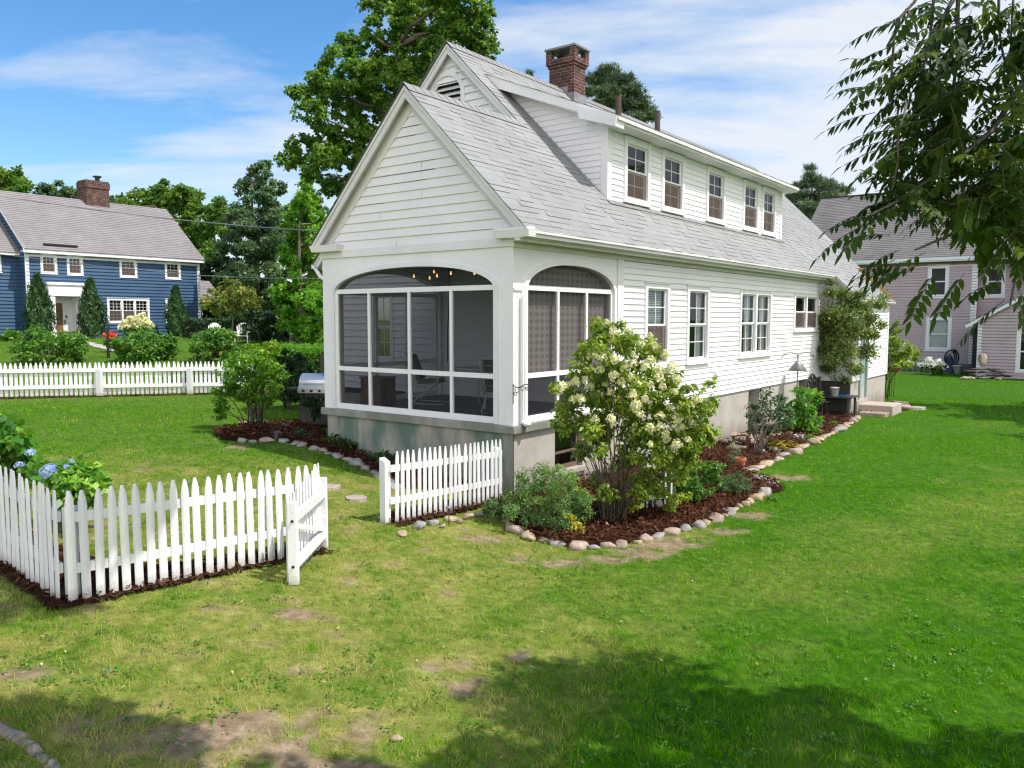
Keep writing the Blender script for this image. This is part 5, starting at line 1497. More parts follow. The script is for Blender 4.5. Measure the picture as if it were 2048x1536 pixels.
# ---------------------------------------------------------------- foliage builders
def leaf_quads(P, size, rg, aspect=.5, up=.5, out=None, outw=.5, droop=.3, fold=.12):
    n = len(P)
    nrm = rg.normal(0, 1, (n, 3)); nrm /= np.linalg.norm(nrm, axis=1, keepdims=True) + 1e-9
    nrm = nrm * .8 + np.array([0, 0, up])
    if out is not None: nrm = nrm + out * outw
    nrm /= np.linalg.norm(nrm, axis=1, keepdims=True) + 1e-9
    t = rg.normal(0, 1, (n, 3)); t[:, 2] -= droop * 1.5
    t -= nrm * np.sum(t * nrm, 1, keepdims=True); t /= np.linalg.norm(t, axis=1, keepdims=True) + 1e-9
    b = np.cross(nrm, t)
    L = size * rg.uniform(.65, 1.3, (n, 1)); W = L * aspect
    p0 = P; p1 = P + t * L * .45 + b * W * .5 + nrm * L * fold; p2 = P + t * L; p3 = P + t * L * .45 - b * W * .5 + nrm * L * fold
    V = np.stack([p0, p1, p2, p3], 1)
    return V.reshape(-1, 3), np.arange(n * 4).reshape(-1, 4)

def crown_points(clumps, n, rg, nsub=14, sub=.30, flat=.8, shell=.55):
    C = np.asarray(clumps, dtype=float); k = len(C)
    w = C[:, 3] ** 2.1; w /= w.sum()
    sd = rg.normal(0, 1, (k, nsub, 3)); sd /= np.linalg.norm(sd, axis=2, keepdims=True)
    sd[..., 2] *= flat
    sr = rg.uniform(shell, 1.0, (k, nsub, 1))
    ss = rg.uniform(.65, 1.35, (k, nsub)); sv = rg.normal(0, 1, (k, nsub))
    ci = rg.choice(k, n, p=w); si = rg.integers(0, nsub, n)
    cen = C[ci, :3] + sd[ci, si] * sr[ci, si] * C[ci, 3:4]
    off = rg.normal(0, 1, (n, 3)); off /= np.linalg.norm(off, axis=1, keepdims=True) + 1e-9
    off *= rg.uniform(.2, 1, (n, 1)) ** .6
    off[:, 2] *= .7
    P = cen + off * C[ci, 3:4] * sub * ss[ci, si][:, None]
    out = P - C[ci, :3]; out /= np.linalg.norm(out, axis=1, keepdims=True) + 1e-9
    return P, out, sv[ci, si], ci

def crown(name, clumps, n, size, mat, parent, rg, aspect=.55, up=.5, outw=.5, droop=.3, nsub=14, sub=.30, flat=.8, shell=.55, vm=.45, vs=.16, vl=.12, topv=.0):
    loc = np.array(parent.location)
    P, out, sv, ci = crown_points(clumps, n, rg, nsub, sub, flat, shell)
    V, F = leaf_quads(P, size, rg, aspect, up, out, outw, droop)
    var = vm + vs * sv + rg.normal(0, vl, n)
    if topv:   # leaf tone gets lighter towards the top of the crown
        zz = (P[:, 2] - P[:, 2].min()) / (np.ptp(P[:, 2]) + 1e-6); var = var + topv * (zz - .5)
    return np_mesh(name, V - loc, F, mat, parent, {'var': np.clip(var, 0, 1)})

def limbs(mb, trunk_pts, clumps, r0, rg, n=6, every=1):
    tp = [Vector(p) for p in trunk_pts]
    for c in list(clumps)[::every]:
        c = Vector(c[:3])
        best = min(tp, key=lambda q: (q - c).length + max(0, q.z - c.z + .3) * 3)
        m = best.lerp(c, .5) + Vector((rg.normal(0, .08), rg.normal(0, .08), rg.uniform(-.05, .12))) * (c - best).length
        q = best.lerp(c, .25) + Vector((0, 0, .04 * (c - best).length))
        mb.tube([best, q, m, c], [r0 * .34, r0 * .27, r0 * .17, r0 * .05], n)

def pxc(lst, depth, jit, rg):
    out = []
    for (x, y, r) in lst:
        d = depth + rg.uniform(-jit, jit); p = dp(x, y, d); out.append((p.x, p.y, p.z, r * d / FPX))
    return out

def tree(name, label, base, clumps, nleaf, size, mat, tr=.3, group=None, cat='tree', seed=0, trunk_top=None, bark=None, every=1, **kw):
    rg = np.random.default_rng(seed + 100)
    b = Vector((base[0], base[1], float(gz(base[0], base[1]))))
    t = thing(name, label, cat, b, 0, group)
    C = np.array(clumps); top = Vector(trunk_top) if trunk_top else Vector((C[:, 0].mean(), C[:, 1].mean(), C[:, 2].max() - .15 * (C[:, 2].max() - C[:, 2].min())))
    pts = [b + Vector((0, 0, -.2))]; n_ = 7
    for i in range(1, n_ + 1):
        f = i / n_; p = b.lerp(top, f); p.x += math.sin(f * 5 + seed) * tr * .5; p.y += math.cos(f * 4 + seed) * tr * .5; pts.append(p)
    mb = MB(); mb.tube(pts, [tr * 1.35] + [tr * (1 - .85 * i / n_) for i in range(1, n_ + 1)], 9)
    dense = []
    for i in range(len(pts) - 1): dense += [pts[i].lerp(pts[i + 1], k / 3) for k in range(3)]
    limbs(mb, dense[4:], clumps, tr, rg, every=every)
    mb.build('trunk', bark or M_BARK, t, smooth=True, off=b)
    crown('crown', clumps, nleaf, size, mat, t, rg, **kw)
    return t

def bush(name, label, base, clumps, nleaf, size, mat, nstem=9, sr=.012, group=None, cat='shrub', seed=0, spread=.12, stemmat=None, **kw):
    rg = np.random.default_rng(seed + 500)
    b = Vector((base[0], base[1], float(gz(base[0], base[1]))))
    t = thing(name, label, cat, b, 0, group)
    mb = MB(); C = list(clumps)
    for i in range(max(nstem, len(C))):
        c = Vector(C[i % len(C)][:3]) + Vector((rg.normal(0, .05), rg.normal(0, .05), 0))
        s = b + Vector((rg.uniform(-spread, spread), rg.uniform(-spread, spread), -.03))
        h = c - s; m1 = s + Vector((h.x * .18, h.y * .18, h.z * .42)); m2 = s + Vector((h.x * .55, h.y * .55, h.z * .75))
        mb.tube([s, m1, m2, c], [sr, sr * .85, sr * .6, sr * .25], 6)
    mb.build('stems', stemmat or M_TWIG, t, smooth=True, off=b)
    o = crown('foliage', clumps, nleaf, size, mat, t, rg, **kw)
    return t

# ---------------------------------------------------------------- trees behind
R_ = np.random.default_rng(77)
tree('maple_tree', 'tall maple with loose bright crown rising behind the white house gable', (-4.3, 27.5), pxc([(868, 20, 85), (785, 45, 66), (935, 45, 55), (965, 100, 36), (700, 150, 66), (770, 165, 78), (648, 190, 50), (622, 225, 34), (690, 262, 56), (745, 235, 60), (612, 300, 40), (580, 322, 26), (650, 312, 34), (705, 325, 50), (662, 372, 30), (735, 385, 55), (825, 120, 78), (900, -50, 85), (790, -40, 66), (640, 165, 32), (900, 110, 70), (590, 185, 18), (760, 320, 50), (620, 345, 22), (960, 20, 30), (700, 90, 34)], 27, 2.3, R_), 72000, .125, M_MAPLE, tr=.22, seed=1, trunk_top=dp(800, 60, 27), nsub=60, sub=.15, vm=.45, vs=.2, topv=.15, aspect=.8, shell=.5)
tree('oak_tree', 'round topped green tree at the far left behind the blue house', (-56, 84), pxc([(8, 365, 42), (-35, 350, 55), (40, 392, 34), (-10, 400, 50), (25, 350, 25)], 84, 3, R_), 9000, .45, M_OAK, tr=.5, seed=2)
tree('oak_tree', 'dark low tree left of the brick chimney on the blue house', (-50, 88), pxc([(90, 392, 26), (125, 385, 28), (150, 395, 24), (110, 410, 30), (205, 405, 26), (235, 412, 22)], 88, 3, R_), 9000, .45, M_COOLLEAF, tr=.5, seed=3)
tree('oak_tree', 'broad green tree right of the brick chimney on the blue house', (-30, 72), pxc([(335, 388, 36), (375, 398, 32), (290, 402, 30), (395, 440, 36), (350, 450, 50), (300, 440, 40), (410, 500, 46), (395, 560, 40), (320, 385, 18), (255, 412, 20)], 72, 3, R_), 26000, .36, M_OAK, tr=.4, seed=4, topv=.1, nsub=20, sub=.26)
tree('oak_tree', 'yellow green tree between the blue house and the tall dark tree', (-24, 66), pxc([(430, 470, 32), (425, 530, 40), (440, 590, 40), (410, 610, 34), (450, 430, 20)], 66, 2, R_), 14000, .32, M_BUSH, tr=.3, seed=5, nsub=20, sub=.26)
tree('tall_tree', 'tall dense tapering tree with cool green crown left of the maple', (-17.5, 55), pxc([(520, 345, 22), (500, 375, 28), (535, 385, 34), (515, 420, 46), (480, 440, 32), (548, 440, 40), (510, 480, 60), (465, 500, 34), (545, 510, 52), (510, 560, 66), (545, 600, 56), (480, 610, 46), (470, 560, 40), (530, 330, 12)], 55, 2.4, R_), 44000, .24, M_COOLLEAF, tr=.3, seed=6, vs=.2, nsub=22, sub=.25)
tree('maple_tree', 'bright green maple low behind the porch, left of white gable', (-10.2, 39), pxc([(612, 400, 26), (628, 440, 30), (595, 455, 34), (640, 480, 36), (590, 510, 40), (625, 540, 44), (585, 580, 38), (620, 610, 48), (570, 610, 28), (600, 420, 20), (645, 560, 30), (610, 372, 14), (600, 650, 34), (632, 660, 30), (580, 640, 26), (560, 585, 24), (615, 575, 30)], 39, 1.6, R_), 34000, .18, M_BRIGHTLEAF, tr=.2, seed=7, vm=.5, vs=.22, nsub=20, sub=.26)
tree('oak_tree', 'dark shaded undergrowth tree below the bright maple', (-11.5, 42), pxc([(560, 640, 40), (600, 655, 36), (640, 640, 40), (520, 650, 34), (580, 610, 40), (640, 590, 30)], 43, 1.5, R_), 9000, .28, M_DARKBUSH, tr=.15, seed=8)
tree('oak_tree', 'dark green tree filling the gap behind the wires', (-20, 62), pxc([(450, 560, 46), (480, 600, 50), (440, 620, 40), (520, 620, 50), (470, 640, 40), (560, 600, 50)], 62, 2, R_), 8000, .42, M_DARKBUSH, tr=.3, seed=9)
def pine(name, label, base, clumps, n, seed, tr=.3, top=None):
    return tree(name, label, base, clumps, n * 3, .34, M_PINE, tr=tr, seed=seed, trunk_top=top, aspect=.13, up=.2, outw=.9, droop=-.5, nsub=60, sub=.15, flat=.5, shell=.3, vs=.22)
p = dp(1235, 300, 48)
pine('pine_tree', 'dark spreading pine top showing behind the red brick chimney', (p.x, p.y), pxc([(1195, 160, 24), (1215, 145, 26), (1240, 165, 32), (1215, 190, 30), (1262, 185, 30), (1200, 215, 28), (1245, 215, 34), (1278, 205, 26), (1290, 225, 22), (1305, 235, 16), (1230, 245, 34), (1265, 245, 30), (1180, 185, 16)], 48, 1.6, R_), 8200, 21, .22, dp(1222, 140, 48))
p = dp(1630, 480, 62)
pine('pine_tree', 'dark pine behind the roofs between white and pink houses', (p.x, p.y), pxc([(1620, 338, 13), (1622, 355, 20), (1605, 372, 24), (1645, 370, 26), (1670, 378, 20), (1695, 382, 13), (1600, 395, 30), (1640, 398, 36), (1672, 398, 22), (1610, 420, 34), (1640, 430, 40), (1590, 420, 20), (1600, 450, 40)], 62, 1.6, R_), 8000, 22, .3, dp(1622, 335, 62))
p = dp(1060, 300, 60)
pine('pine_tree', 'tip of a dark conifer just left of the brick chimney', (p.x, p.y), pxc([(1058, 148, 8), (1060, 165, 14), (1056, 190, 20), (1062, 220, 26), (1060, 250, 30)], 60, 1, R_), 2600, 23, .2, dp(1059, 140, 60))
p = dp(1634, 480, 56)
bush('background_bush', 'small yellow green treetop between white roof and pink roof', (p.x, p.y), pxc([(1632, 441, 9), (1640, 450, 12), (1628, 455, 10), (1638, 470, 14)], 56, .5, R_), 900, .28, M_BUSH, seed=24, sr=.03, vm=.7)
p = dp(463, 660, 45)
tree('small_tree', 'small yellowing tree beside the dark hedge right of the blue house', (p.x, p.y), pxc([(430, 590, 24), (460, 575, 22), (490, 590, 26), (445, 612, 26), (500, 612, 20), (415, 608, 16), (475, 605, 24), (512, 600, 12)], 45, .7, R_), 3000, .20, M_YELLOWTREE, tr=.09, seed=12, trunk_top=dp(465, 590, 45), vs=.22)
tree('oak_tree', 'dull green trees closing the gap below the maple boughs', (-15, 64), pxc([(590, 470, 46), (640, 440, 40), (575, 520, 40), (425, 425, 20), (440, 405, 14), (455, 455, 26), (620, 400, 26), (585, 420, 22), (640, 520, 50), (410, 450, 26)], 64, 2, R_), 16000, .3, M_OAK, tr=.3, seed=14, nsub=20, sub=.26, vm=.35)
# off to the right of the view: throws its shade over the far lawn
tree('shade_tree', 'leafy tree at the right edge of the side lawn', (20.5, 22.5), [(19.6, 24.4, 7.0, 2.2), (21.5, 22, 8.2, 2.6), (19.8, 21, 6.6, 1.6), (22, 25.5, 7.4, 2.2), (17.4, 18.2, 6.6, 1.0)], 7000, .34, M_OAK, tr=.28, seed=13)

# hedges (clipped boxes of small leaves)
def hedge(label, c0, c1, width, h, n, size, mat, seed, name='hedge'):
    rg = np.random.default_rng(seed); c0 = Vector(c0); c1 = Vector(c1); d = (c1 - c0).normalized(); s = Vector((-d.y, d.x, 0)); L = (c1 - c0).length
    b = Vector((c0.x, c0.y, float(gz(c0.x, c0.y)))); t = thing(name, label, 'hedge', b)
    a = rg.uniform(0, L, n); w = rg.uniform(-.5, .5, n) * width; z = rg.uniform(0, 1, n) * h
    face = rg.integers(0, 4, n)
    z = np.where(face < 2, h + rg.normal(0, .05, n), z); w = np.where(face == 2, -width / 2 + rg.normal(0, .04, n), np.where(face == 3, width / 2 + rg.normal(0, .04, n), w))
    P = np.stack([c0.x + d.x * a + s.x * w, c0.y + d.y * a + s.y * w, z], -1); P[:, 2] += gz(P[:, 0], P[:, 1])
    V, F = leaf_quads(P, size, rg, .5, .6)
    np_mesh('foliage', V - np.array(b), F, mat, t, {'var': np.clip(.45 + rg.normal(0, .2, n), 0, 1)})
    mb = MB(); nn = 8
    for i in range(nn):
        p = c0 + d * (L * (i + .5) / nn); q = float(gz(p.x, p.y)); hh = h * .93; w2 = width * .42; e = L / nn / 2
        cs = [p - d * e - s * w2, p + d * e - s * w2, p + d * e + s * w2, p - d * e + s * w2]
        mb.hexa([(c.x, c.y, q - .1) for c in cs] + [(c.x, c.y, q + hh) for c in cs])
    mb.build('twiggy_core', simple('hedge_core', (.012, .02, .008), (.03, .045, .015), 12, .9), t, off=b)
hedge('long clipped dark hedge right of the blue house', dp(378, 655, 49), dp(560, 655, 45), 1.2, 1.05, 3500, .20, M_DARKBUSH, 31)
hedge('clipped boxwood hedge with bright top behind the grill', dp(570, 730, 23.5), dp(672, 730, 22.5), 1.5, 1.45, 6500, .085, M_BRIGHTLEAF, 32)

# arborvitae before the blue house
def cone_shrub(label, px, pytop, pybot, depth, rpx, seed, n=3600):
    rg = np.random.default_rng(seed); b = dp(px, pybot, depth); b.z = float(gz(b.x, b.y)); top = dp(px, pytop, depth).z; R = rpx * depth / FPX; H = top - b.z
    t = thing('arborvitae', label, 'conifer shrub', b, 0, 'upright conifers along the blue house')
    f = rg.random(n) ** .8; ang = rg.uniform(0, 2 * np.pi, n); lob = 1 + .22 * np.sin(ang * 3 + seed + f * 6) + .15 * np.sin(ang * 7 + f * 15)
    prof = np.interp(f, [0, .12, .35, .6, .85, 1], [.75, .95, 1, .72, .32, .03])
    r = R * prof * lob * rg.uniform(.55, 1.08, n)
    P = np.stack([r * np.cos(ang), r * np.sin(ang), f * H], -1)
    out = np.stack([np.cos(ang), np.sin(ang), np.zeros(n)], -1)
    V, F = leaf_quads(P, .26, rg, .32, .1, out, 1.0, -1.6)
    np_mesh('foliage', V, F, M_ARBOR, t, {'var': np.clip(.45 + .18 * np.sin(ang * 5 + f * 9) + rg.normal(0, .16, n), 0, 1)})
    mb = MB(); mb.tube([(0, 0, -.1), (0, 0, H * .5), (0, 0, H * .9)], [.08, .05, .02], 7); mb.build('trunk', M_BARK, t)
cone_shrub('broad upright conifer left of the blue house front door', 79, 553, 664, 46.2, 26, 41)
cone_shrub('broad upright conifer right of the blue house front door', 185, 562, 682, 48.0, 24, 42)
cone_shrub('slim upright conifer before the lower right window of the blue house', 354, 576, 678, 52.4, 19, 43)

# rounded shrubs beyond the far fence
def round_bush(label, px, py, rx, ry, depth, seed, mat=None, size=.16, n=3400, name='rounded_shrub', group=None, cat='shrub'):
    rg = np.random.default_rng(seed); c = dp(px, py, depth); rxm, rym = .84 * rx * depth / FPX, ry * depth / FPX
    cl = []
    for k in range(26):
        a = rg.uniform(0, 2 * np.pi); e = rg.uniform(-.2, 1) ; q = math.sqrt(max(0, 1 - e * e * .9))
        cl.append((c.x + math.cos(a) * rxm * .78 * q, c.y + math.sin(a) * rxm * .7 * q, c.z + e * rym * .74 - rym * .1, rxm * rg.uniform(.22, .34)))
    for k in range(8):
        a = k * math.pi / 4; cl.append((c.x + math.cos(a) * rxm * .7, c.y + math.sin(a) * rxm * .6, c.z - rym * .7, rxm * .32))
    return bush(name, label, (c.x, c.y), cl, n, size, mat or M_BUSH, nstem=8, sr=.02, seed=seed, group=group, cat=cat, flat=.8, nsub=10, sub=.4, up=.6, vs=.18, droop=.2)
g_ = 'rounded shrubs behind the far fence'
round_bush('leftmost and widest rounded shrub behind the far picket fence', 98, 694, 80, 42, 33, 51, group=g_, n=5200)
round_bush('rounded shrub below the white flowers, beside the lamp post', 290, 693, 70, 42, 33.5, 52, group=g_, n=4600)
round_bush('rounded shrub before the white garden chairs', 428, 692, 62, 44, 33.5, 53, group=g_, n=4600)
round_bush('small yellow green plant at the left end of the blue house', 18, 672, 22, 14, 44, 54, n=700, size=.2, name='border_plant', cat='plant')

# flower-bearing shrubs
def flower_head_mesh(mat, r, n, seed, tall=1.0, psize=.03, name='flower_head'):
    rg = np.random.default_rng(seed); d = rg.normal(0, 1, (n, 3)); d /= np.linalg.norm(d, axis=1, keepdims=True)
    d[:, 2] = np.abs(d[:, 2]) * 1.0 - .25; P = d * r * rg.uniform(.75, 1.05, (n, 1)); P[:, 2] *= tall
    if tall > 1: P[:, :2] *= (1 - .45 * np.clip(P[:, 2:3] / (r * tall), 0, 1))
    V, F = leaf_quads(P, psize, rg, .95, .1, d, 2.2, 0.0, fold=0)
    me = bpy.data.meshes.new(name); me.from_pydata(V.tolist(), [], F.tolist()); me.materials.append(mat)
    at = me.attributes.new('var', 'FLOAT', 'FACE'); at.data.foreach_set('value', np.clip(rg.normal(.55, .25, n), 0, 1).astype(np.float32))
    me.update(); return me
def add_heads(t, mes, pts, scale=(.8, 1.2)):
    b = Vector(t.location)
    for i, p in enumerate(pts):
        o = bpy.data.objects.new('flower_head', mes[i % len(mes)]); COL.objects.link(o); o.parent = t
        o.location = Vector(p) - b; s = random.uniform(*scale); o.scale = (s, s, s); o.rotation_euler = (random.gauss(0, .35), random.gauss(0, .35), random.uniform(0, 6))

# panicle hydrangea by the porch
rgh = np.random.default_rng(60)
HB = gp(1226, 1052); DH = 10.9
hcl = pxc([(1212, 668, 26), (1192, 700, 34), (1255, 690, 34), (1300, 700, 30), (1165, 745, 30), (1225, 740, 42), (1285, 745, 40), (1335, 760, 30), (1195, 795, 40), (1255, 800, 46), (1320, 810, 44), (1375, 800, 34), (1150, 830, 28), (1210, 845, 40), (1275, 860, 44), (1340, 865, 44), (1395, 850, 34), (1120, 850, 22), (1370, 905, 36), (1300, 910, 34), (1405, 820, 26), (1140, 790, 22), (1180, 865, 26), (1410, 880, 24), (1425, 800, 14), (1350, 940, 34), (1165, 900, 22), (1300, 955, 30), (1250, 905, 26), (1190, 880, 24), (1280, 985, 22), (1108, 775, 13), (1190, 648, 14), (1425, 765, 11), (1118, 815, 12), (1240, 650, 12), (1200, 905, 18), (1240, 930, 18), (1215, 985, 18), (1246, 1002, 18), (1190, 960, 16), (1262, 1012, 14), (1225, 1020, 14), (1265, 960, 20)], DH, .42, rgh)
ht = bush('panicle_hydrangea', 'large panicle hydrangea with cream flower heads beside the porch', (HB.x, HB.y), hcl, 14500, .080, M_HYDR, nstem=16, sr=.010, seed=60, spread=.16, cat='flowering shrub', nsub=16, sub=.42, shell=.35, vs=.2, droop=.5, aspect=.55, topv=.12)
hp = []
for (x, y) in [(1213, 645), (1190, 668), (1225, 668), (1258, 665), (1300, 672), (1310, 690), (1175, 690), (1240, 690), (1280, 690), (1160, 725), (1205, 715), (1265, 710), (1320, 740), (1290, 735), (1345, 735), (1115, 785), (1135, 770), (1150, 765), (1170, 760), (1200, 740), (1220, 785), (1260, 755), (1300, 770), (1325, 775), (1355, 760), (1375, 775), (1395, 800), (1240, 800), (1190, 840), (1225, 850), (1222, 838), (1280, 830), (1320, 835), (1300, 890), (1345, 900), (1355, 890), (1320, 855), (1385, 845), (1400, 815), (1395, 860), (1360, 855), (1330, 870), (1265, 790), (1210, 770), (1340, 815), (1180, 775), (1310, 870), (1370, 830), (1250, 735), (1185, 712), (1228, 752), (1302, 722), (1318, 758), (1268, 728), (1218, 705), (1382, 812), (1352, 840), (1300, 858), (1272, 812), (1242, 765), (1198, 790), (1145, 800), (1125, 775), (1335, 880), (1375, 880), (1160, 800), (1290, 800), (1230, 720), (1330, 710), (1350, 785), (1275, 770)]:
    p = dp(x, y, DH - .25 + rgh.uniform(-.35, .25)); hp.append(p)
add_heads(ht, [flower_head_mesh(M_CREAM, .060, 85, s, 1.55, .030) for s in (1, 2, 3)] + [flower_head_mesh(M_CREAM, .062, 85, 4, 1.35, .030)], hp, (.7, 1.3))

# blue-green shrub at the front of the bed
bb = gp(1092, 1058)
bush('bluegreen_shrub', 'low blue green shrub with yellow tips at the front bed corner', (bb.x, bb.y), pxc([(1090, 945, 26), (1060, 960, 32), (1130, 965, 34), (1030, 985, 28), (1085, 985, 40), (1140, 1000, 38), (1050, 1010, 38), (1105, 1020, 42), (1165, 995, 24), (1160, 1025, 28), (1020, 1020, 22), (1075, 1040, 28), (1125, 1045, 30), (1015, 990, 14), (1120, 940, 14)], 10.35, .33, rgh), 11000, .040, M_BLUEGREEN, nstem=16, sr=.006, seed=61, nsub=18, sub=.36, shell=.4, vs=.17, aspect=.42, topv=.15)
q = gp(1150, 1075)
bush('trailing_sprig', 'small yellow leafed sprig at the foot of the blue green shrub', (q.x, q.y), pxc([(1150, 1050, 12), (1158, 1062, 10), (1142, 1035, 10)], 10.0, .05, rgh), 240, .045, M_GOLDLEAF, nstem=4, sr=.004, seed=62, cat='plant')
q = gp(985, 1035)
bush('silver_plant', 'grey green feathery plant at the end of short fence', (q.x, q.y), pxc([(985, 1010, 18), (1000, 1020, 16), (975, 1022, 12)], 10.6, .1, rgh), 700, .05, M_COOLLEAF, nstem=6, sr=.004, seed=63, cat='plant', vm=.7)
q = gp(1395, 990)
bush('rose_bush', 'leafy dark rose bush at the right foot of the hydrangea', (q.x, q.y), pxc([(1330, 945, 26), (1370, 955, 32), (1405, 945, 30), (1430, 935, 20), (1350, 980, 24), (1395, 975, 28), (1310, 975, 22), (1290, 955, 18), (1425, 960, 16)], 12.0, .3, rgh), 4600, .055, M_BUSH, nstem=10, sr=.006, seed=64, vm=.45)
q = gp(1330, 1000)
bush('ground_plant', 'low yellow green leafy plant beside the dark boulder', (q.x, q.y), pxc([(1345, 1000, 16), (1370, 990, 14), (1320, 985, 18), (1340, 1015, 10)], 11.3, .15, rgh), 800, .05, M_HYDR, nstem=6, sr=.004, seed=65, cat='plant', vm=.65)
q = gp(1462, 992)
bush('lavender_plant', 'upright grey green lavender clump by the flagstones', (q.x, q.y), pxc([(1450, 965, 16), (1475, 960, 18), (1492, 972, 14), (1465, 978, 18), (1482, 982, 14), (1448, 980, 12)], 12.7, .12, rgh), 1500, .07, M_COOLLEAF, nstem=16, sr=.004, seed=66, cat='plant', aspect=.16, droop=-1.6, vm=.65, vs=.25)
q = gp(1436, 940)
bush('wispy_plant', 'thin wispy seedling stem just left of the terracotta pot', (q.x, q.y), pxc([(1472, 900, 8), (1466, 915, 9), (1470, 880, 5)], 14.9, .05, rgh), 90, .09, M_COOLLEAF, nstem=3, sr=.004, seed=67, cat='plant', aspect=.2)
q = gp(1516, 918)
bush('dark_sapling', 'open dark leafed sapling with bare stems in the side bed', (q.x, q.y), pxc([(1510, 835, 18), (1535, 800, 16), (1550, 820, 22), (1525, 825, 20), (1565, 845, 20), (1545, 860, 18), (1515, 860, 16), (1575, 825, 16), (1530, 785, 12), (1505, 815, 12), (1560, 800, 14), (1530, 885, 12)], 17.4, .35, rgh), 1500, .085, M_SAPLING, nstem=14, sr=.010, seed=68, nsub=9, sub=.45, vs=.2, cat='sapling')
q = gp(1603, 862)
bush('large_leaf_plant', 'bright large leafed plant at the foot of the feeder pole', (q.x, q.y), pxc([(1605, 785, 12), (1625, 790, 12), (1600, 815, 18), (1622, 825, 16), (1595, 840, 20), (1615, 850, 18), (1635, 800, 9), (1580, 815, 14), (1575, 840, 14), (1632, 845, 12)], 20.2, .3, rgh), 1100, .15, M_BIGLEAF, nstem=10, sr=.010, seed=69, nsub=8, sub=.5, cat='plant')
for i, (px, py, r, mat, lab, n_, s_) in enumerate([
    (1556, 893, 13, M_GOLDLEAF, 'golden hosta plant in the side bed below the tan boulder', 220, .12), (1580, 892, 9, M_GOLDLEAF, 'smaller golden plant just right of the golden hosta', 140, .10),
    (1548, 902, 8, M_SILVER, 'silver white leafed plant in front of the golden hosta', 90, .09), (1600, 875, 8, M_SILVER, 'silver white leafed plant right of the golden plants', 90, .09),
    (1622, 877, 9, M_BIGLEAF, 'small green clump near the middle of side bed', 220, .07), (1638, 866, 8, M_BIGLEAF, 'small yellow green clump below the tan stone', 200, .07), (1665, 848, 7, M_BIGLEAF, 'small green clump nearest the far end of side bed', 180, .07),
    (1528, 905, 7, M_SILVER, 'tiny white leafed plant at the sapling stems', 60, .08), (1546, 995, 8, M_BUSH, 'small green weed clump at the flagstone mulch edge', 160, .05)]):
    q = gp(px, py + r * .8); d_ = q.y
    bush('bed_plant', lab, (q.x, q.y), pxc([(px, py, r), (px - r * .7, py + r * .3, r * .6), (px + r * .7, py + r * .3, r * .6)], d_, .05, rgh), n_, s_, mat, nstem=4, sr=.004, seed=70 + i, cat='plant', aspect=.4, droop=.1, up=.9)

# vine and shrubs at the ell
q = gp(1700, 800)
bush('climbing_vine', 'sprawling leafy vine climbing the post at the rear ell', (q.x, q.y), pxc([(1662, 565, 8), (1668, 585, 14), (1690, 590, 14), (1705, 605, 20), (1675, 620, 24), (1725, 618, 18), (1650, 640, 20), (1695, 650, 30), (1660, 672, 24), (1725, 665, 22), (1690, 695, 28), (1665, 712, 22), (1740, 640, 18), (1755, 605, 14), (1768, 590, 8), (1735, 700, 18), (1680, 740, 20), (1710, 735, 16), (1650, 700, 14), (1745, 670, 14), (1720, 590, 12), (1765, 650, 10), (1655, 735, 12), (1690, 760, 10)], 24.2, .45, rgh), 15000, .085, M_VINE, nstem=16, sr=.020, seed=80, spread=.2, nsub=16, sub=.85, vs=.22, shell=.2, cat='vine')
q = dp(1772, 745, 30)
bush('arching_shrub', 'yellow green arching shrub beyond the corner of the rear ell', (q.x, q.y), pxc([(1790, 660, 12), (1785, 685, 18), (1805, 695, 20), (1822, 708, 16), (1800, 715, 18), (1812, 725, 14), (1783, 705, 14), (1795, 645, 7), (1790, 730, 10)], 29, .4, rgh), 2200, .12, M_HYDR, nstem=9, sr=.015, seed=81, vm=.5)
q = dp(1785, 745, 30.5)
bush('russet_shrub', 'small russet red shrub beside the rear ell corner', (q.x, q.y), pxc([(1782, 733, 9), (1790, 738, 7)], 30, .1, rgh), 320, .10, M_REDBUSH, nstem=4, sr=.01, seed=82, cat='plant')

# lilac and dark shrubs left of the porch
q = gp(505, 858)
bush('lilac_shrub', 'tall multi stemmed light green shrub in the shaded bed left of porch', (q.x, q.y), pxc([(505, 705, 26), (480, 722, 26), (530, 712, 26), (460, 745, 28), (505, 740, 36), (545, 735, 26), (475, 775, 34), (520, 775, 36), (450, 790, 24), (548, 770, 24), (500, 795, 20), (448, 815, 14), (535, 800, 16), (545, 690, 16), (437, 828, 12), (560, 750, 16)], 16.2, .5, rgh), 7000, .075, M_LILAC, nstem=16, sr=.018, seed=83, spread=.18, vs=.18, topv=.45, nsub=15, sub=.38)
for i, (lab, cl, d_, n_) in enumerate([('dark evergreen shrub directly behind the light green shrub', [(575, 720, 24), (595, 735, 24), (570, 755, 26), (600, 765, 26), (560, 785, 22), (590, 790, 24), (610, 745, 18), (560, 705, 16)], 20.5, 3600)]):
    q = dp(cl[0][0], 800, d_)
    bush('evergreen_shrub', lab, (q.x, q.y), pxc(cl, d_, .4, rgh), n_, .09, M_DARKBUSH, nstem=8, sr=.015, seed=84 + i)
q = gp(628, 850)
bush('corner_shrub', 'small dark shrub at the left foot of the porch', (q.x, q.y), pxc([(628, 812, 16), (615, 800, 12), (640, 800, 12), (630, 830, 12)], 16.2, .2, rgh), 700, .07, M_DARKBUSH, nstem=5, sr=.008, seed=86)
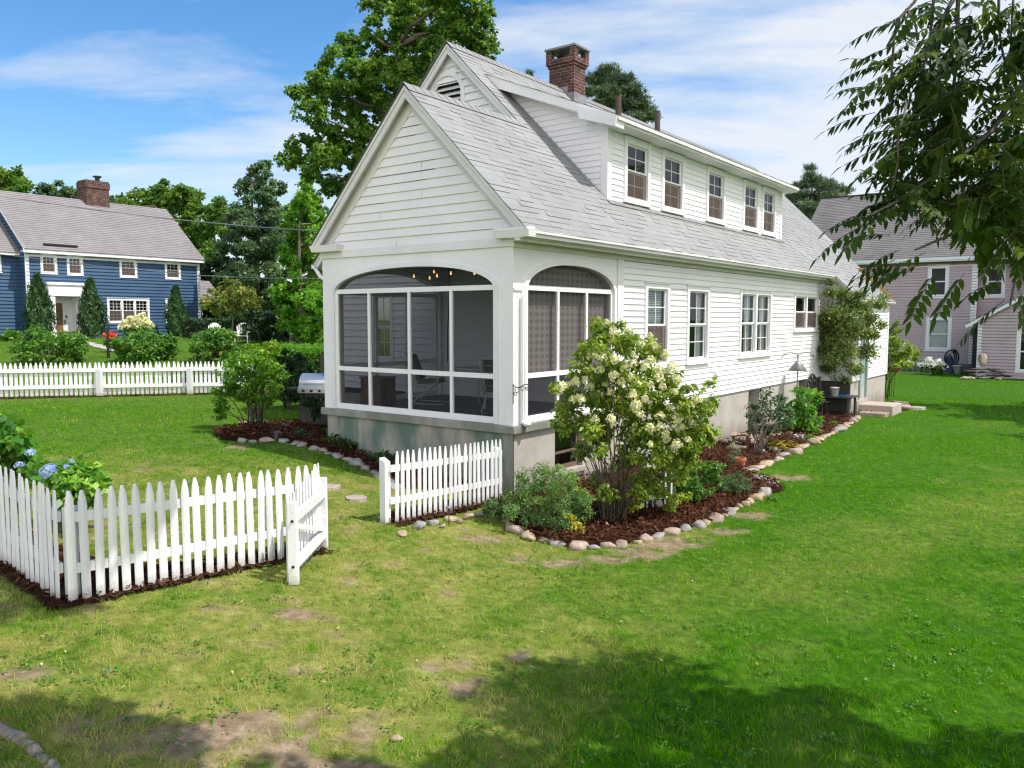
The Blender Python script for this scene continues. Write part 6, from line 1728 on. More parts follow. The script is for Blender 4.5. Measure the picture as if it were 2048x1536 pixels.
for i, (px, py, r, lab) in enumerate([(690, 888, 14, 'low dark leafy plant before the middle of porch foundation'), (665, 880, 12, 'low dark leafy plant near the porch foundation left end'), (765, 915, 16, 'dark leafy plant beside the large boulder at the foundation'), (600, 868, 10, 'low green clump among the shaded border stones')]):
    q = gp(px, py + r); bush('shade_plant', lab, (q.x, q.y), pxc([(px, py, r), (px + r, py + 4, r * .7), (px - r, py + 4, r * .7)], q.y, .1, rgh), 300, .09, M_DARKBUSH, nstem=4, sr=.005, seed=90 + i, cat='plant', vm=.65)

# blue hydrangeas inside the near fence
t = bush('blue_hydrangea', 'big leafed blue hydrangea at the left picture edge inside fence', tuple(dp(20, 1040, 9.4))[:2], pxc([(-20, 870, 40), (20, 850, 26), (45, 880, 22), (10, 900, 40), (55, 925, 26), (-30, 930, 40), (25, 945, 30), (-60, 880, 40), (65, 955, 20), (5, 835, 14)], 9.5, .25, rgh), 1900, .115, M_BIGLEAF, nstem=10, sr=.01, seed=95, nsub=12, sub=.45, aspect=.68, cat='flowering shrub')
add_heads(t, [flower_head_mesh(M_BLUEPETAL, .085, 110, 9, .85, .034)], [dp(60, 905, 9.2), dp(40, 930, 9.25), dp(-15, 915, 9.2)], (.6, .85))
t = bush('blue_hydrangea', 'smaller blue hydrangea behind the corner of the near fence', tuple(dp(150, 1060, 8.75))[:2], pxc([(140, 940, 24), (170, 950, 24), (120, 965, 22), (150, 975, 28), (185, 975, 22), (200, 960, 12), (110, 950, 14), (160, 1000, 24), (130, 995, 20)], 8.75, .2, rgh), 1250, .105, M_BIGLEAF, nstem=10, sr=.01, seed=96, nsub=10, sub=.45, aspect=.68, vm=.62, cat='flowering shrub')
add_heads(t, [flower_head_mesh(M_BLUEPETAL, .085, 120, 19, .85, .034)], [dp(97, 942, 8.55)], (1.1, 1.15)); add_heads(t, [flower_head_mesh(M_BLUEPETAL, .05, 60, 29, .85, .03)], [dp(132, 933, 8.6), dp(143, 922, 8.7)], (.5, .7))

# white hydrangea and red flowers by the blue house
t = round_bush('cream flowering hydrangea standing before the blue house windows', 272, 652, 30, 18, 40, 97, n=900, size=.2, name='white_hydrangea', cat='flowering shrub')
add_heads(t, [flower_head_mesh(M_CREAM, .26, 70, 39, 1.0, .14)], [dp(x, y, 39.3) for x, y in ((250, 645), (262, 638), (275, 640), (283, 632), (290, 642), (243, 655), (268, 650), (297, 650), (256, 652), (280, 648))], (.7, 1.1))
q = gp(221, 704)
t = bush('red_flowers', 'clump of bright red flowers beside the lamp post', (q.x, q.y), pxc([(218, 686, 9), (226, 688, 8)], q.y, .1, rgh), 300, .15, M_BUSH, nstem=5, sr=.01, seed=98, cat='flowers')
add_heads(t, [flower_head_mesh(M_REDPETAL, .22, 60, 49, .6, .12)], [dp(x, y, q.y - .2) for x, y in ((214, 672), (222, 669), (229, 671), (220, 675))], (.7, 1))

# ---------------------------------------------------------------- the near walnut tree on the right
rgw = np.random.default_rng(123)
WK = .83
wb = Vector((7.2, 2.3, float(gz(7.2, 2.3))))
wt = thing('walnut_tree', 'walnut tree whose drooping compound leaves hang in at upper right', 'tree', wb)
limb_pts = []
mb = MB()
trunk = [wb + Vector((0, 0, -.2)), wb + Vector((.05, 0, 1.5)), wb + Vector((-.1, .1, 3.2)), wb + Vector((-.2, .2, 5.0)), wb + Vector((-.1, .2, 7.5)), wb + Vector((.0, .1, 9.5))]
mb.tube(trunk, [.34, .27, .23, .19, .13, .06], 12)
def br(pix, r0, r1=.006):
    pts = [dp(x, y, d * WK) for x, y, d in pix]; n_ = len(pts)
    mb.tube(pts, [r0 + (r1 - r0) * i / (n_ - 1) for i in range(n_)], 6); return pts
for pix, r0 in [([(1900, -120, 6.0), (1828, 5, 5.9), (1795, 40, 5.85), (1788, 80, 5.8), (1783, 150, 5.8), (1778, 200, 5.85)], .010), ([(1812, 18, 5.9), (1830, 45, 5.8), (1836, 80, 5.8)], .006), ([(1815, 200, 5.6), (1795, 280, 5.5), (1796, 320, 5.5), (1784, 380, 5.5)], .008),
                ([(1990, -160, 6.4), (1900, 10, 6.2), (1865, 80, 6.1), (1835, 170, 6.0), (1822, 260, 5.9)], .016), ([(1925, -120, 6.3), (1915, 20, 6.2), (1916, 110, 6.2), (1900, 220, 6.2), (1905, 330, 6.1), (1890, 420, 6.0)], .014), ([(1872, -60, 6.0), (1862, 60, 6.0), (1860, 150, 6.0)], .009),
                ([(2000, -120, 6.5), (1997, 40, 6.4), (2002, 90, 6.4), (2016, 150, 6.4)], .010), ([(2030, -60, 6.6), (2022, 80, 6.6), (2030, 160, 6.6)], .008), ([(2160, 60, 6.4), (2050, 160, 6.2), (1985, 260, 6.0), (1900, 330, 5.8), (1800, 400, 5.6), (1740, 430, 5.5)], .022), ([(2160, 260, 6.2), (2060, 330, 6.0), (1990, 400, 5.9), (1900, 470, 5.8), (1830, 500, 5.7)], .020), ([(2140, 420, 6.2), (2060, 480, 6.1), (2030, 560, 6.0), (2020, 610, 6.0)], .012), ([(1860, 60, 6.0), (1960, 150, 6.2), (1940, 190, 6.2)], .006)]:
    limb_pts.append(br(pix, r0))
for s, e in [(trunk[3], limb_pts[0][0]), (trunk[3], limb_pts[3][0]), (trunk[3], limb_pts[4][0]), (trunk[2], limb_pts[8][0]), (trunk[2], limb_pts[9][0]), (trunk[2], limb_pts[10][0]), (trunk[4], limb_pts[6][0])]:
    dl_ = (e - s).length; mb.tube([s, s.lerp(e, .25) + Vector((0, 0, .13 * dl_)), s.lerp(e, .55) + Vector((.05, .1, .16 * dl_)), s.lerp(e, .8) + Vector((-.05, .05, .09 * dl_)), e], [.075, .055, .04, .028, .018], 8)
# compound leaves
LV_, LF_, LA_ = [], [], []
def leaflet(p, d, nrm, L, W, var):
    b = np.cross(nrm, d); b /= np.linalg.norm(b) + 1e-9
    q = len(LV_); 
    dr = np.array([0, 0, -1.0])
    LV_.extend([p, p + d * L * .35 + b * W * .5 + nrm * L * .03, p + d * L * .35 - b * W * .5 + nrm * L * .03, p + d * L * .35 + nrm * -.0, p + d * L * .72 + b * W * .36 + dr * L * .06, p + d * L * .72 - b * W * .36 + dr * L * .06, p + d * L * .72 + dr * L * .09, p + d * L + dr * L * .17])
    LF_.extend([(q, q + 1, q + 3, q), (q, q + 3, q + 2, q), (q + 1, q + 4, q + 6, q + 3), (q + 3, q + 6, q + 5, q + 2), (q + 4, q + 7, q + 6, q + 4), (q + 6, q + 7, q + 5, q + 6)]); LA_.extend([var] * 6)
def compound(base, d0, var, scale=1.0):
    d = np.array(d0, dtype=float); d /= np.linalg.norm(d) + 1e-9
    p = np.array(base, dtype=float); npair = int(rgw.integers(5, 8)); step = .042 * scale
    side = np.cross(d, [0, 0, 1.0]); side /= np.linalg.norm(side) + 1e-9
    pts = [p.copy()]
    p = p + d * .05
    for i in range(npair + 1):
        d[2] -= .07; d /= np.linalg.norm(d)
        nrm = np.cross(side, d); nrm /= np.linalg.norm(nrm) + 1e-9
        if i == npair: leaflet(p, d, nrm, .085 * scale, .034 * scale, var)
        else:
            for s in (-1, 1):
                q = side * s * .82 + d * .5 + np.array([0, 0, -.45]) + rgw.normal(0, .12, 3); q /= np.linalg.norm(q)
                n2 = np.cross(np.cross(q, nrm), q); n2 /= np.linalg.norm(n2) + 1e-9
                L = .085 * scale * (.7 + .3 * math.sin(math.pi * (i + .8) / (npair + 1))) * rgw.uniform(.85, 1.15)
                leaflet(p, q, n2, L, L * .40, np.clip(var + rgw.normal(0, .06), 0, 1))
        pts.append(p.copy()); p = p + d * step
    mb.tube([tuple(a) for a in pts[::2]], .0022, 4, caps=False)
def scatter(n, x0, y0, x1, y1, d0, d1, dirx, keep=None, sc=1.0, vm=.35):
    for _ in range(n):
        x = rgw.uniform(x0, x1); y = rgw.uniform(y0, y1)
        if keep and not keep(x, y): continue
        p = dp(x, y, rgw.uniform(d0, d1) * WK)
        compound(p, (dirx + rgw.normal(0, .6), rgw.normal(0, .6), rgw.normal(-.15, .35)), np.clip(rgw.normal(vm, .18), 0, 1), sc * rgw.uniform(.9, 1.2) * WK)
# trailing tips that stand clear against the sky
for x, y, dx in [(1760, 175, -1), (1772, 195, -1), (1778, 95, -1), (1765, 250, -1), (1750, 225, -1), (1790, 290, -.9), (1780, 260, -1), (1800, 300, -.8), (1768, 130, -1), (1785, 140, -.8), (1810, 40, -.5), (1825, 20, -.4), (1783, 345, .9), (1790, 360, .9), (1785, 385, .8), (1745, 425, -1), (1760, 430, -1), (1750, 445, -.8), (1730, 450, -.7), (1780, 470, -.6), (1800, 500, -.8), (1790, 520, -.6), (1820, 520, -.5), (1845, 530, -.7), (1870, 545, -.4), (2010, 600, -.3), (2025, 590, .1), (2035, 575, .2), (2000, 560, -.5), (1930, 545, -.3), (1985, 95, -.3), (2005, 110, .4), (1850, 505, -1)]:
    compound(dp(x, y, rgw.uniform(5.4, 6.0) * WK), (dx, rgw.normal(0, .3), rgw.normal(-.2, .2)), rgw.uniform(.2, .55), rgw.uniform(1.05, 1.35) * WK)
scatter(200, 1790, 150, 1960, 330, 5.5, 6.6, -.5, lambda x, y: y > 330 - (x - 1760) * 1.1 and not (1935 < x and 180 < y < 300))
scatter(62, 1800, 20, 1960, 190, 5.6, 6.6, -.5)
scatter(165, 1770, 345, 2060, 470, 5.4, 6.8, -.5, lambda x, y: y < 420 + (x - 1850) * .2 and y > 375 - (x - 1770) * .3, vm=.42)
scatter(125, 1960, 260, 2080, 470, 5.4, 6.8, -.3, vm=.45)
scatter(95, 1990, 0, 2090, 300, 5.8, 7.0, -.2, lambda x, y: x > 2030 or y < 60 or rgw.random() < .3)
scatter(16, 2010, 420, 2080, 520, 5.6, 6.4, -.1, vm=.45)
scatter(18, 1860, -60, 2060, 60, 5.8, 6.6, -.3)
scatter(150, 2090, -250, 2900, 420, 4.6, 6.2, -.2, lambda x, y: y < 420 - (x - 2090) * .25, vm=.42)
tri_, tv_ = [], []
for f, a in zip(LF_, LA_):
    tri_.append(f[:3]); tv_.append(a)
    if f[3] != f[0]: tri_.append((f[0], f[2], f[3])); tv_.append(a)
np_mesh('foliage', np.array(LV_) - np.array(wb), np.array(tri_), M_WALNUT, wt, {'var': np.array(tv_)})
# upper crown, above the view: it shades the foreground lawn
SD = np.array(SUN_DIR)
def shade(poly_px, n, h0, h1):
    P = []
    pts = [gp(x, min(y, 1900)) for x, y in poly_px]; xs = [p.x for p in pts]; ys = [p.y for p in pts]
    while len(P) < n:
        x = rgw.uniform(min(xs), max(xs)); y = rgw.uniform(min(ys), max(ys))
        if inpoly(np.array([x]), np.array([y]), [(p.x, p.y) for p in pts])[0]:
            h = rgw.uniform(h0, h1); g_ = np.array([x, y, float(gz(x, y))]); P.append(g_ + SD * h / SD[2])
    return P
blobs = [(1130, 1400, 42), (1165, 1450, 46), (1075, 1455, 50), (960, 1490, 55), (1010, 1525, 70), (1285, 1395, 50), (1335, 1440, 60), (1425, 1412, 50), (1500, 1415, 60), (1580, 1400, 50), (1650, 1395, 42), (1470, 1465, 75), (1600, 1460, 75), (1690, 1450, 55), (1735, 1485, 50), (1840, 1520, 55), (1905, 1492, 42), (1985, 1510, 60), (2050, 1520, 60), (1230, 1470, 30), (1400, 1520, 80), (1520, 1530, 80), (1650, 1530, 80), (1770, 1545, 70), (1130, 1520, 70), (1250, 1530, 50), (890, 1545, 50), (700, 1550, 60), (560, 1548, 45), (2045, 1480, 30)]
cc = []
for (bx, by, br_) in blobs:
    g_ = gp(bx, by); dep = g_.y
    for _ in range(3):
        h = rgw.uniform(4.7, 6.0); o_ = rgw.normal(0, .35, 2) * br_ * dep / FPX
        q_ = np.array((g_.x + o_[0], g_.y + o_[1] * 1.6, g_.z)) + SD * h / SD[2]
        cc.append((q_[0], q_[1], q_[2], br_ * dep / FPX * rgw.uniform(.75, 1.2)))
cen = shade([(700, 1600), (1000, 1570), (1400, 1570), (1800, 1580), (2300, 1570), (2300, 2100), (500, 2100)], 110, 4.9, 7.2)
cc += [(p[0], p[1], p[2], rgw.uniform(.25, .45)) for p in cen]
crown('crown', cc, 52000, .12, M_WALNUT, wt, rgw, aspect=.45, nsub=9, sub=.36, flat=.7, shell=.3)
for c in cc[::7]:
    c = Vector(c[:3])
    if c.x < 2.5: continue
    s = trunk[4] if c.z > 5.5 else trunk[3]; m = s.lerp(c, .5) + Vector((0, 0, .3)); mb.tube([s, m, c], [.04, .022, .006], 6)
mb.build('trunk', M_BARK, wt, smooth=True, off=wb)
# the tree at the near left, out of view: only its root shows, and the shade of its lowest boughs
ob = Vector((-3.9, 2.4, float(gz(-3.9, 2.4))))
ot = thing('shade_tree', 'tree whose shade and surface root show at the bottom left corner', 'tree', ob)
mb = MB(); ttp = [ob + Vector((0, 0, -.2)), ob + Vector((.05, .05, 1.6)), ob + Vector((.3, .2, 3.4)), ob + Vector((.9, .4, 5.2)), ob + Vector((1.2, .5, 7.5))]
mb.tube(ttp, [.36, .28, .24, .17, .06], 12)
cen = shade([(-150, 1400), (60, 1440), (190, 1435), (300, 1480), (310, 1540), (250, 1580), (150, 1700), (-300, 1760)], 60, 5.0, 6.6)
cc = [(p[0], p[1], p[2], rgw.uniform(.2, .36)) for p in cen]
cen2 = shade([(145, 1225), (70, 1150), (-60, 1080), (-260, 1080), (-260, 1270)], 40, 6.4, 7.4)
for s_ in np.linspace(.05, .8, 7):
    q_ = FC + FD1 * float(s_); cen2.append(np.array((q_.x, q_.y, .72)) + SD * rgw.uniform(6.2, 6.8) / SD[2])
cc += [(p[0], p[1], p[2], rgw.uniform(.16, .28)) for p in cen2]
limbs(mb, ttp[2:], cc, .12, rgw, every=6)
mb.build('trunk', M_BARK, ot, smooth=True, off=ob)
crown('crown', cc, 26000, .11, M_OAK, ot, rgw, aspect=.5, nsub=7, sub=.5, flat=.7, shell=.3)
mb = MB(); rp = [gp(-60, 1450), gp(10, 1462), gp(45, 1480), gp(80, 1510), gp(110, 1545), gp(150, 1600)]
rr_ = random.Random(4); q_ = []; w_r = []
for i in range(len(rp) - 1):
    for k in range(5):
        p = rp[i].lerp(rp[i + 1], k / 5); q_.append((p.x + rr_.gauss(0, .008), p.y + rr_.gauss(0, .008), p.z - .022 + rr_.gauss(0, .008))); w_r.append((.062 - .008 * i) * rr_.uniform(.75, 1.2))
mb.tube(q_, w_r, 10)
o = mb.build('tree_root', simple('grey_root_bark', (.16, .13, .11), (.34, .29, .25), 14, .9, .6, 40, stretch=(3, 1, 1))); tag(o, 'knobbly grey tree root breaking the lawn at bottom left', 'root')
# ---------------------------------------------------------------- the blue house
BZ = 1.15
blue = thing('blue_house', 'blue clapboard colonial house with white trim and brick chimney', 'house', hw(10.82, 43.2, BZ), TH)
M_BLUE = paint('blue_paint', (.030, .074, .150), (.042, .094, .178), grime=(.10, .15, .22), amt=.2)
M_BLUEWH = paint('bluehouse_white_trim', (.74, .75, .76), (.80, .81, .82))
B = lambda a, n, z: (a - 10.82, -n, z - BZ)
BWIN = [(11.62, 12.55, 5.06, 6.21), (13.10, 14.05, 5.04, 6.21), (16.28, 17.42, 5.04, 6.21), (19.30, 20.42, 5.05, 6.21)]
LWIN = [(15.40, 18.16, 2.17, 3.71, 3), (19.25, 20.45, 2.17, 3.73, 1)]
mb = MB()
cut = [(a + .06, b - .06, c + .06, d - .06) for a, b, c, d in BWIN] + [(w[0] + .06, w[1] - .06, w[2] + .06, w[3] - .06) for w in LWIN] + [(12.0, 13.8, 1.0, 4.3)]
siding(mb, B, 10.82, 21.8, 1.0, 6.3, .205, cut, thick=.05)
Bg = lambda a, n, z: (-n, a, z - BZ)
rz = lambda v: 6.45 + v * .82
siding(mb, Bg, lambda z: max(0, (z - 6.4) / .82 + .05), lambda z: 8.4 - max(0, (z - 6.4) / .82 + .05), 1.0, 9.7, .205, thick=.05, kinks=(6.4,))
Bg2 = lambda a, n, z: (10.98 + n, a, z - BZ)
siding(mb, Bg2, lambda z: max(0, (z - 6.4) / .82 + .05), lambda z: 8.4 - max(0, (z - 6.4) / .82 + .05), 1.0, 9.7, .3, thick=.025, kinks=(6.4,))
mb.build('wall', M_BLUE, blue)
mb = MB(); mb.box(.02, .02, -.6, 10.96, 8.38, -.12); mb.build('foundation', M_CONC, blue)
mb = MB()
for a0, a1 in ((10.79, 11.0), (21.62, 21.83)): mb.pbox(B, a0, a1, -.02, .045, 1.0, 6.25)
mb.pbox(B, 10.6, 22.0, -.001, .32, 6.24, 6.30); mb.pbox(B, 10.6, 22.0, .321, .36, 6.2, 6.42); mb.pbox(B, 11.0, 21.6, -.01, .04, 6.0, 6.239)
for u0 in (-.13, 11.10):
    mb.hexa([(u0, -.36, 6.22 - BZ), (u0 + .05, -.36, 6.22 - BZ), (u0 + .05, 4.2, 9.93 - BZ), (u0, 4.2, 9.93 - BZ), (u0, -.36, 6.44 - BZ), (u0 + .05, -.36, 6.44 - BZ), (u0 + .05, 4.2, 10.16 - BZ), (u0, 4.2, 10.16 - BZ)])
mb.build('trim', M_BLUEWH, blue)
mb = MB(); kx = .82; kl = math.hypot(1, kx)
siding(mb, lambda a, n, t: (a - 10.82, -.40 + t / kl - n * kx / kl, 6.40 - BZ + t * kx / kl + n / kl), 10.66, 22.0, 0, 4.6 * kl, .2, thick=.02, uv=True)
siding(mb, lambda a, n, t: (a - 10.82, 8.8 - t / kl + n * kx / kl, 6.40 - BZ + t * kx / kl + n / kl), 10.66, 22.0, 0, 4.6 * kl, .2, thick=.02, uv=True)
mb.build('roof', M_SHINGLE_BLUEH, blue)
for w in BWIN: add_window(blue, B, *w, trim=M_BLUEWH, cw=.14, muntin=(3, 2), lower_muntin=(3, 2), screen=True)
for w in LWIN: add_window(blue, B, *w[:4], units=w[4], trim=M_BLUEWH, cw=.14, muntin=(3, 3), lower_muntin=(3, 3), screen=True)
mb = MB(); u0, v0 = 16.2 - 10.82, 4.0
brick_box(mb, u0, v0 - .3, 8.5 - BZ, u0 + 1.5, v0 + .85, 10.95 - BZ); brick_box(mb, u0 - .05, v0 - .35, 10.95 - BZ, u0 + 1.55, v0 + .9, 11.35 - BZ); brick_box(mb, u0, v0 - .3, 11.35 - BZ, u0 + 1.5, v0 + .85, 11.45 - BZ)
c_ = mb.build('chimney', M_BRICK2, blue)
mb = MB(); mb.tube([(u0 + 1.0, v0 + .2, 11.4 - BZ), (u0 + 1.0, v0 + .2, 11.75 - BZ)], .15, 10); mb.tube([(u0 + 1.0, v0 + .2, 11.75 - BZ), (u0 + 1.0, v0 + .2, 11.83 - BZ)], .27, 10); mb.build('flue_cap', M_BLACKMETAL, c_)
mb = MB(); mb.box(u0 - .1, v0 - .75, 8.9 - BZ + .28, u0 + 1.6, v0 - .3, 9.0 - BZ + .42); mb.build('chimney_flashing', M_LEAD, c_)
mb = MB(); q0 = Vector((11.8 - 10.82, -.12, 6.76 - BZ)); q1 = Vector((13.75 - 10.82, -.12, 6.76 - BZ)); mb.beam(q0, q1, .10, .10); mb.build('snow_guard', M_BLACKMETAL, blue)
# entrance
mb = MB()
mb.pbox(B, 11.70, 14.08, .0, .62, 4.40, 4.55); mb.pbox(B, 11.78, 14.0, .0, .55, 3.75, 4.399)
mb.pbox(B, 11.85, 12.15, .0, .52, .9, 3.749); mb.pbox(B, 13.55, 13.93, .0, .52, .9, 3.749)
mb.pbox(B, 12.95, 13.55, -.5, -.42, .9, 3.749); mb.pbox(B, 12.15, 12.28, -.5, -.4, .9, 3.749); mb.pbox(B, 12.28, 12.95, -.5, -.41, 3.35, 3.749); mb.pbox(B, 13.50, 13.549, -.42, .1, .9, 3.74); mb.pbox(B, 12.151, 12.2, -.4, .1, .9, 3.74); mb.pbox(B, 12.2, 13.5, -.4, .0, 3.70, 3.748)
e_ = mb.build('entrance_porch', M_BLUEWH, blue)
mb = MB(); mb.pbox(B, 12.28, 12.95, -.5, -.44, 1.2, 3.35)
for z in (1.35, 2.3): 
    for a in (12.34, 12.64): mb.pbox(B, a, a + .25, -.441, -.425, z, z + .8)
d_ = mb.build('door', simple('brown_front_door', (.20, .10, .045), (.28, .15, .07), 6, .5, stretch=(2, 2, .3)), blue)
mb = MB(); w_ = [B(12.61 + .26 * math.cos(k * .5236), -.40, 2.68 + .26 * math.sin(k * .5236)) for k in range(13)]; mb.tube(w_, .07, 6); mb.build('wreath', M_BROWNWOOD, d_)
mb = MB(); mb.pbox(B, 13.1, 13.18, -.42, -.38, 2.45, 2.62); mb.pbox(B, 13.02, 13.06, -.42, -.36, 2.1, 2.35); mb.build('handle', M_BLACKMETAL, d_)
mb = MB(); mb.pbox(B, 11.8, 14.0, -.5, .9, .9, 1.16); mb.build('threshold', M_STEP, blue)
# left wing, set back
mb = MB()
Bw = lambda a, n, z: (a - 10.82, .9 - n, z - BZ)
siding(mb, Bw, 3.0, 10.79, 1.0, 6.2, .205, [(8.85, 9.85, 5.13, 6.14)], thick=.05)
mb.build('wing_wall', M_BLUE, blue)
add_window(blue, Bw, 8.8, 9.9, 5.06, 6.20, trim=M_BLUEWH, cw=.14, muntin=(3, 2), lower_muntin=(3, 2))
mb = MB(); siding(mb, lambda a, n, t: (a - 10.82, .5 + t / kl - n * kx / kl, 6.20 - BZ + t * kx / kl + n / kl), 3.0, 10.80, 0, 3.4 * kl, .2, thick=.02, uv=True); mb.build('wing_roof', M_SHINGLE_BLUEH, blue)
mb = MB(); mb.pbox(Bw, 3.0, 10.78, .0, .36, 6.06, 6.22); mb.build('wing_trim', M_BLUEWH, blue)
# low ell at the right
mb = MB()
El = lambda a, n, z: (a - 10.82, 3.0 - n, z - BZ)
siding(mb, El, 21.85, 25.6, .8, 3.3, .165, [(22.6, 24.9, 1.3, 3.2)], thick=.02); mb.box(14.78, 3.02, -.4, 14.8, 7, 2.1)
mb.build('ell_wall', M_BLUE, blue)
mb = MB()
for a in (22.6, 23.2, 23.8, 24.4, 24.9): mb.pbox(El, a - .05, a + .05, -.05, .03, 1.0, 3.2)
mb.build('ell_post', M_BLUEWH, blue)
mb = MB(); mb.pbox(El, 22.6, 24.9, -1.2, -1.1, .8, 3.3); mb.build('ell_recess', M_DARK, blue)
mb = MB(); siding(mb, lambda a, n, t: (a - 10.82, 2.7 + t / kl - n * kx / kl, 3.3 - BZ + t * kx / kl + n / kl), 21.85, 25.8, 0, 2.4 * kl, .2, thick=.02, uv=True); mb.poly([(14.9, 2.7, 3.28 - BZ), (14.9, 5.1, 5.25 - BZ), (14.9, 7.5, 3.28 - BZ)], 0, [(0, 0), (1, 1), (2, 0)]); mb.build('ell_roof', M_SHINGLE_BLUEH, blue)

# ---------------------------------------------------------------- the pink house
PZ0 = -.66
pink = thing('pink_house', 'pink clapboard house with white trim and dark weathered roof', 'house', hw(42.3, 0, PZ0), TH)
M_PINK = paint('pink_paint', (.395, .315, .345), (.455, .362, .395), grime=(.34, .25, .26), amt=.2)
M_PINKWH = paint('pink_house_trim', (.66, .70, .73), (.74, .77, .79))
K = lambda a, n, z: (-n, a, z - PZ0)
K2 = lambda a, n, z: (.8 - n, a, z - PZ0)
mb = MB()
siding(mb, K, -.70, 9.2, -.16, 5.45, .16, [(.76, 1.74, 3.70, 5.42), (.52, 1.72, .66, 2.44)], thick=.055)
siding(mb, K2, -9.5, -.70, -.16, 5.45, .16, [(-1.93, -1.04, 3.70, 5.34)], thick=.055)
siding(mb, lambda a, n, z: (a, -.70 - n, z - PZ0), 0, .8, -.16, 5.45, .118, thick=.02)
siding(mb, lambda a, n, z: (a, 9.2 + n, z - PZ0), lambda z: max(0, (z - 5.8) / .8 + .1), lambda z: 11.0 - max(0, (z - 5.8) / .8), -.16, 9.9, .3, thick=.02, kinks=(5.8,))
mb.build('wall', M_PINK, pink)
mb = MB(); mb.box(.03, -.67, -.5, 11, 9.15, .5); mb.box(.83, -9.5, -.5, 11, -.67, .5); mb.build('foundation', simple('grey_foundation', (.13, .12, .13), (.18, .17, .17), 4, .9), pink)
mb = MB(); mb.pbox(K, -.74, -.45, -.02, .04, -.16, 5.46); mb.pbox(K, -.70, 9.4, .001, .05, 5.40, 5.46)
mb.pbox(K, -9.5, 9.55, .30, .42, 5.66, 5.84); mb.pbox(K, -9.5, 9.55, .421, .47, 5.74, 5.88)
mb.build('trim', M_PINKWH, pink)
mb = MB(); mb.pbox(K, -.70, 9.4, -.01, .045, 5.461, 5.64); mb.pbox(K, -9.5, 9.4, -.7, .30, 5.641, 5.67); mb.pbox(K2, -9.5, -.71, -.01, .05, 5.46, 5.64); mb.build('frieze', simple('brown_frieze', (.20, .12, .09), (.26, .16, .12), 4, .7), pink)
mb = MB(); kp = .78; kl2 = math.hypot(1, kp)
siding(mb, lambda a, n, t: (-.45 + t / kl2 - n * kp / kl2, a, 5.82 - PZ0 + t * kp / kl2 + n / kl2), -9.5, 9.6, 0, 6.15 * kl2, .2, thick=.02, uv=True)
siding(mb, lambda a, n, t: (11.85 - t / kl2 + n * kp / kl2, a, 5.82 - PZ0 + t * kp / kl2 + n / kl2), -9.5, 9.6, 0, 6.15 * kl2, .4, thick=.02, uv=True)
mb.build('roof', M_SHINGLE_PINK, pink)
mb = MB(); mb.beam((5.7, -9.5, 10.65 - PZ0), (5.7, 9.6, 10.65 - PZ0), .16, .06); mb.build('ridge_board', M_DARK, pink)
add_window(pink, K, .69, 1.81, 3.63, 5.49, trim=M_PINKWH, cw=.17, muntin=(1, 1), lower_muntin=(1, 1), screen=False, depth=.7)
add_window(pink, K, .45, 1.79, .59, 2.51, trim=M_PINKWH, cw=.17, muntin=(1, 1), lower_muntin=(1, 1), screen=False, curtain=.5, depth=.7)
add_window(pink, K2, -2.0, -.97, 3.63, 5.41, trim=M_PINKWH, cw=.16, muntin=(1, 1), lower_muntin=(1, 1), screen=False, depth=.7)
# lean-to
K3 = lambda a, n, z: (-4.3 - n, a, z - PZ0)
le = lambda v: 2.06 + (-.9 - v) * .6
mb = MB(); siding(mb, K3, -9.0, lambda z: -1.42 if z < 2.3 else -.9 - (z - 2.06 + .1) / .6, -.6, 6.2, .16, [(-4.1, -3.15, -.24, 1.80)], thick=.055, kinks=(2.3,))
siding(mb, lambda a, n, z: (a, -1.42 + n, z - PZ0), -4.3, -1.6, -.6, 2.2, .118, thick=.02)
mb.build('lean_to_wall', M_PINK, pink)
mb = MB(); mb.pbox(K3, -1.58, -1.39, -.02, .04, -.6, 2.3)
mb.hexa([(-4.62, -.9, le(-.9) - PZ0 - .12), (-4.58, -.9, le(-.9) - PZ0 - .12), (-4.58, -9, le(-9) - PZ0 - .12), (-4.62, -9, le(-9) - PZ0 - .12), (-4.62, -.82, le(-.82) - PZ0 + .06), (-4.58, -.82, le(-.82) - PZ0 + .06), (-4.58, -9, le(-9) - PZ0 + .06), (-4.62, -9, le(-9) - PZ0 + .06)])
mb.build('lean_to_trim', M_PINKWH, pink)
mb = MB(); siding(mb, lambda a, n, t: (a, -.80 - t * .857, 2.08 - PZ0 + t * .514 + n), -4.66, .8, 0, 9, .2, thick=.02, uv=True); mb.build('lean_to_roof', M_SHINGLE_PINK, pink)
add_window(pink, K3, -4.15, -3.1, -.28, 1.86, trim=M_PINKWH, cw=.16, muntin=(1, 1), lower_muntin=(1, 1), screen=False, depth=.7)
mb = MB(); mb.box(-1.4, -1.3, -.5, -.05, -.80, 3.0); mb.build('lean_to_recess', M_DARK, pink)

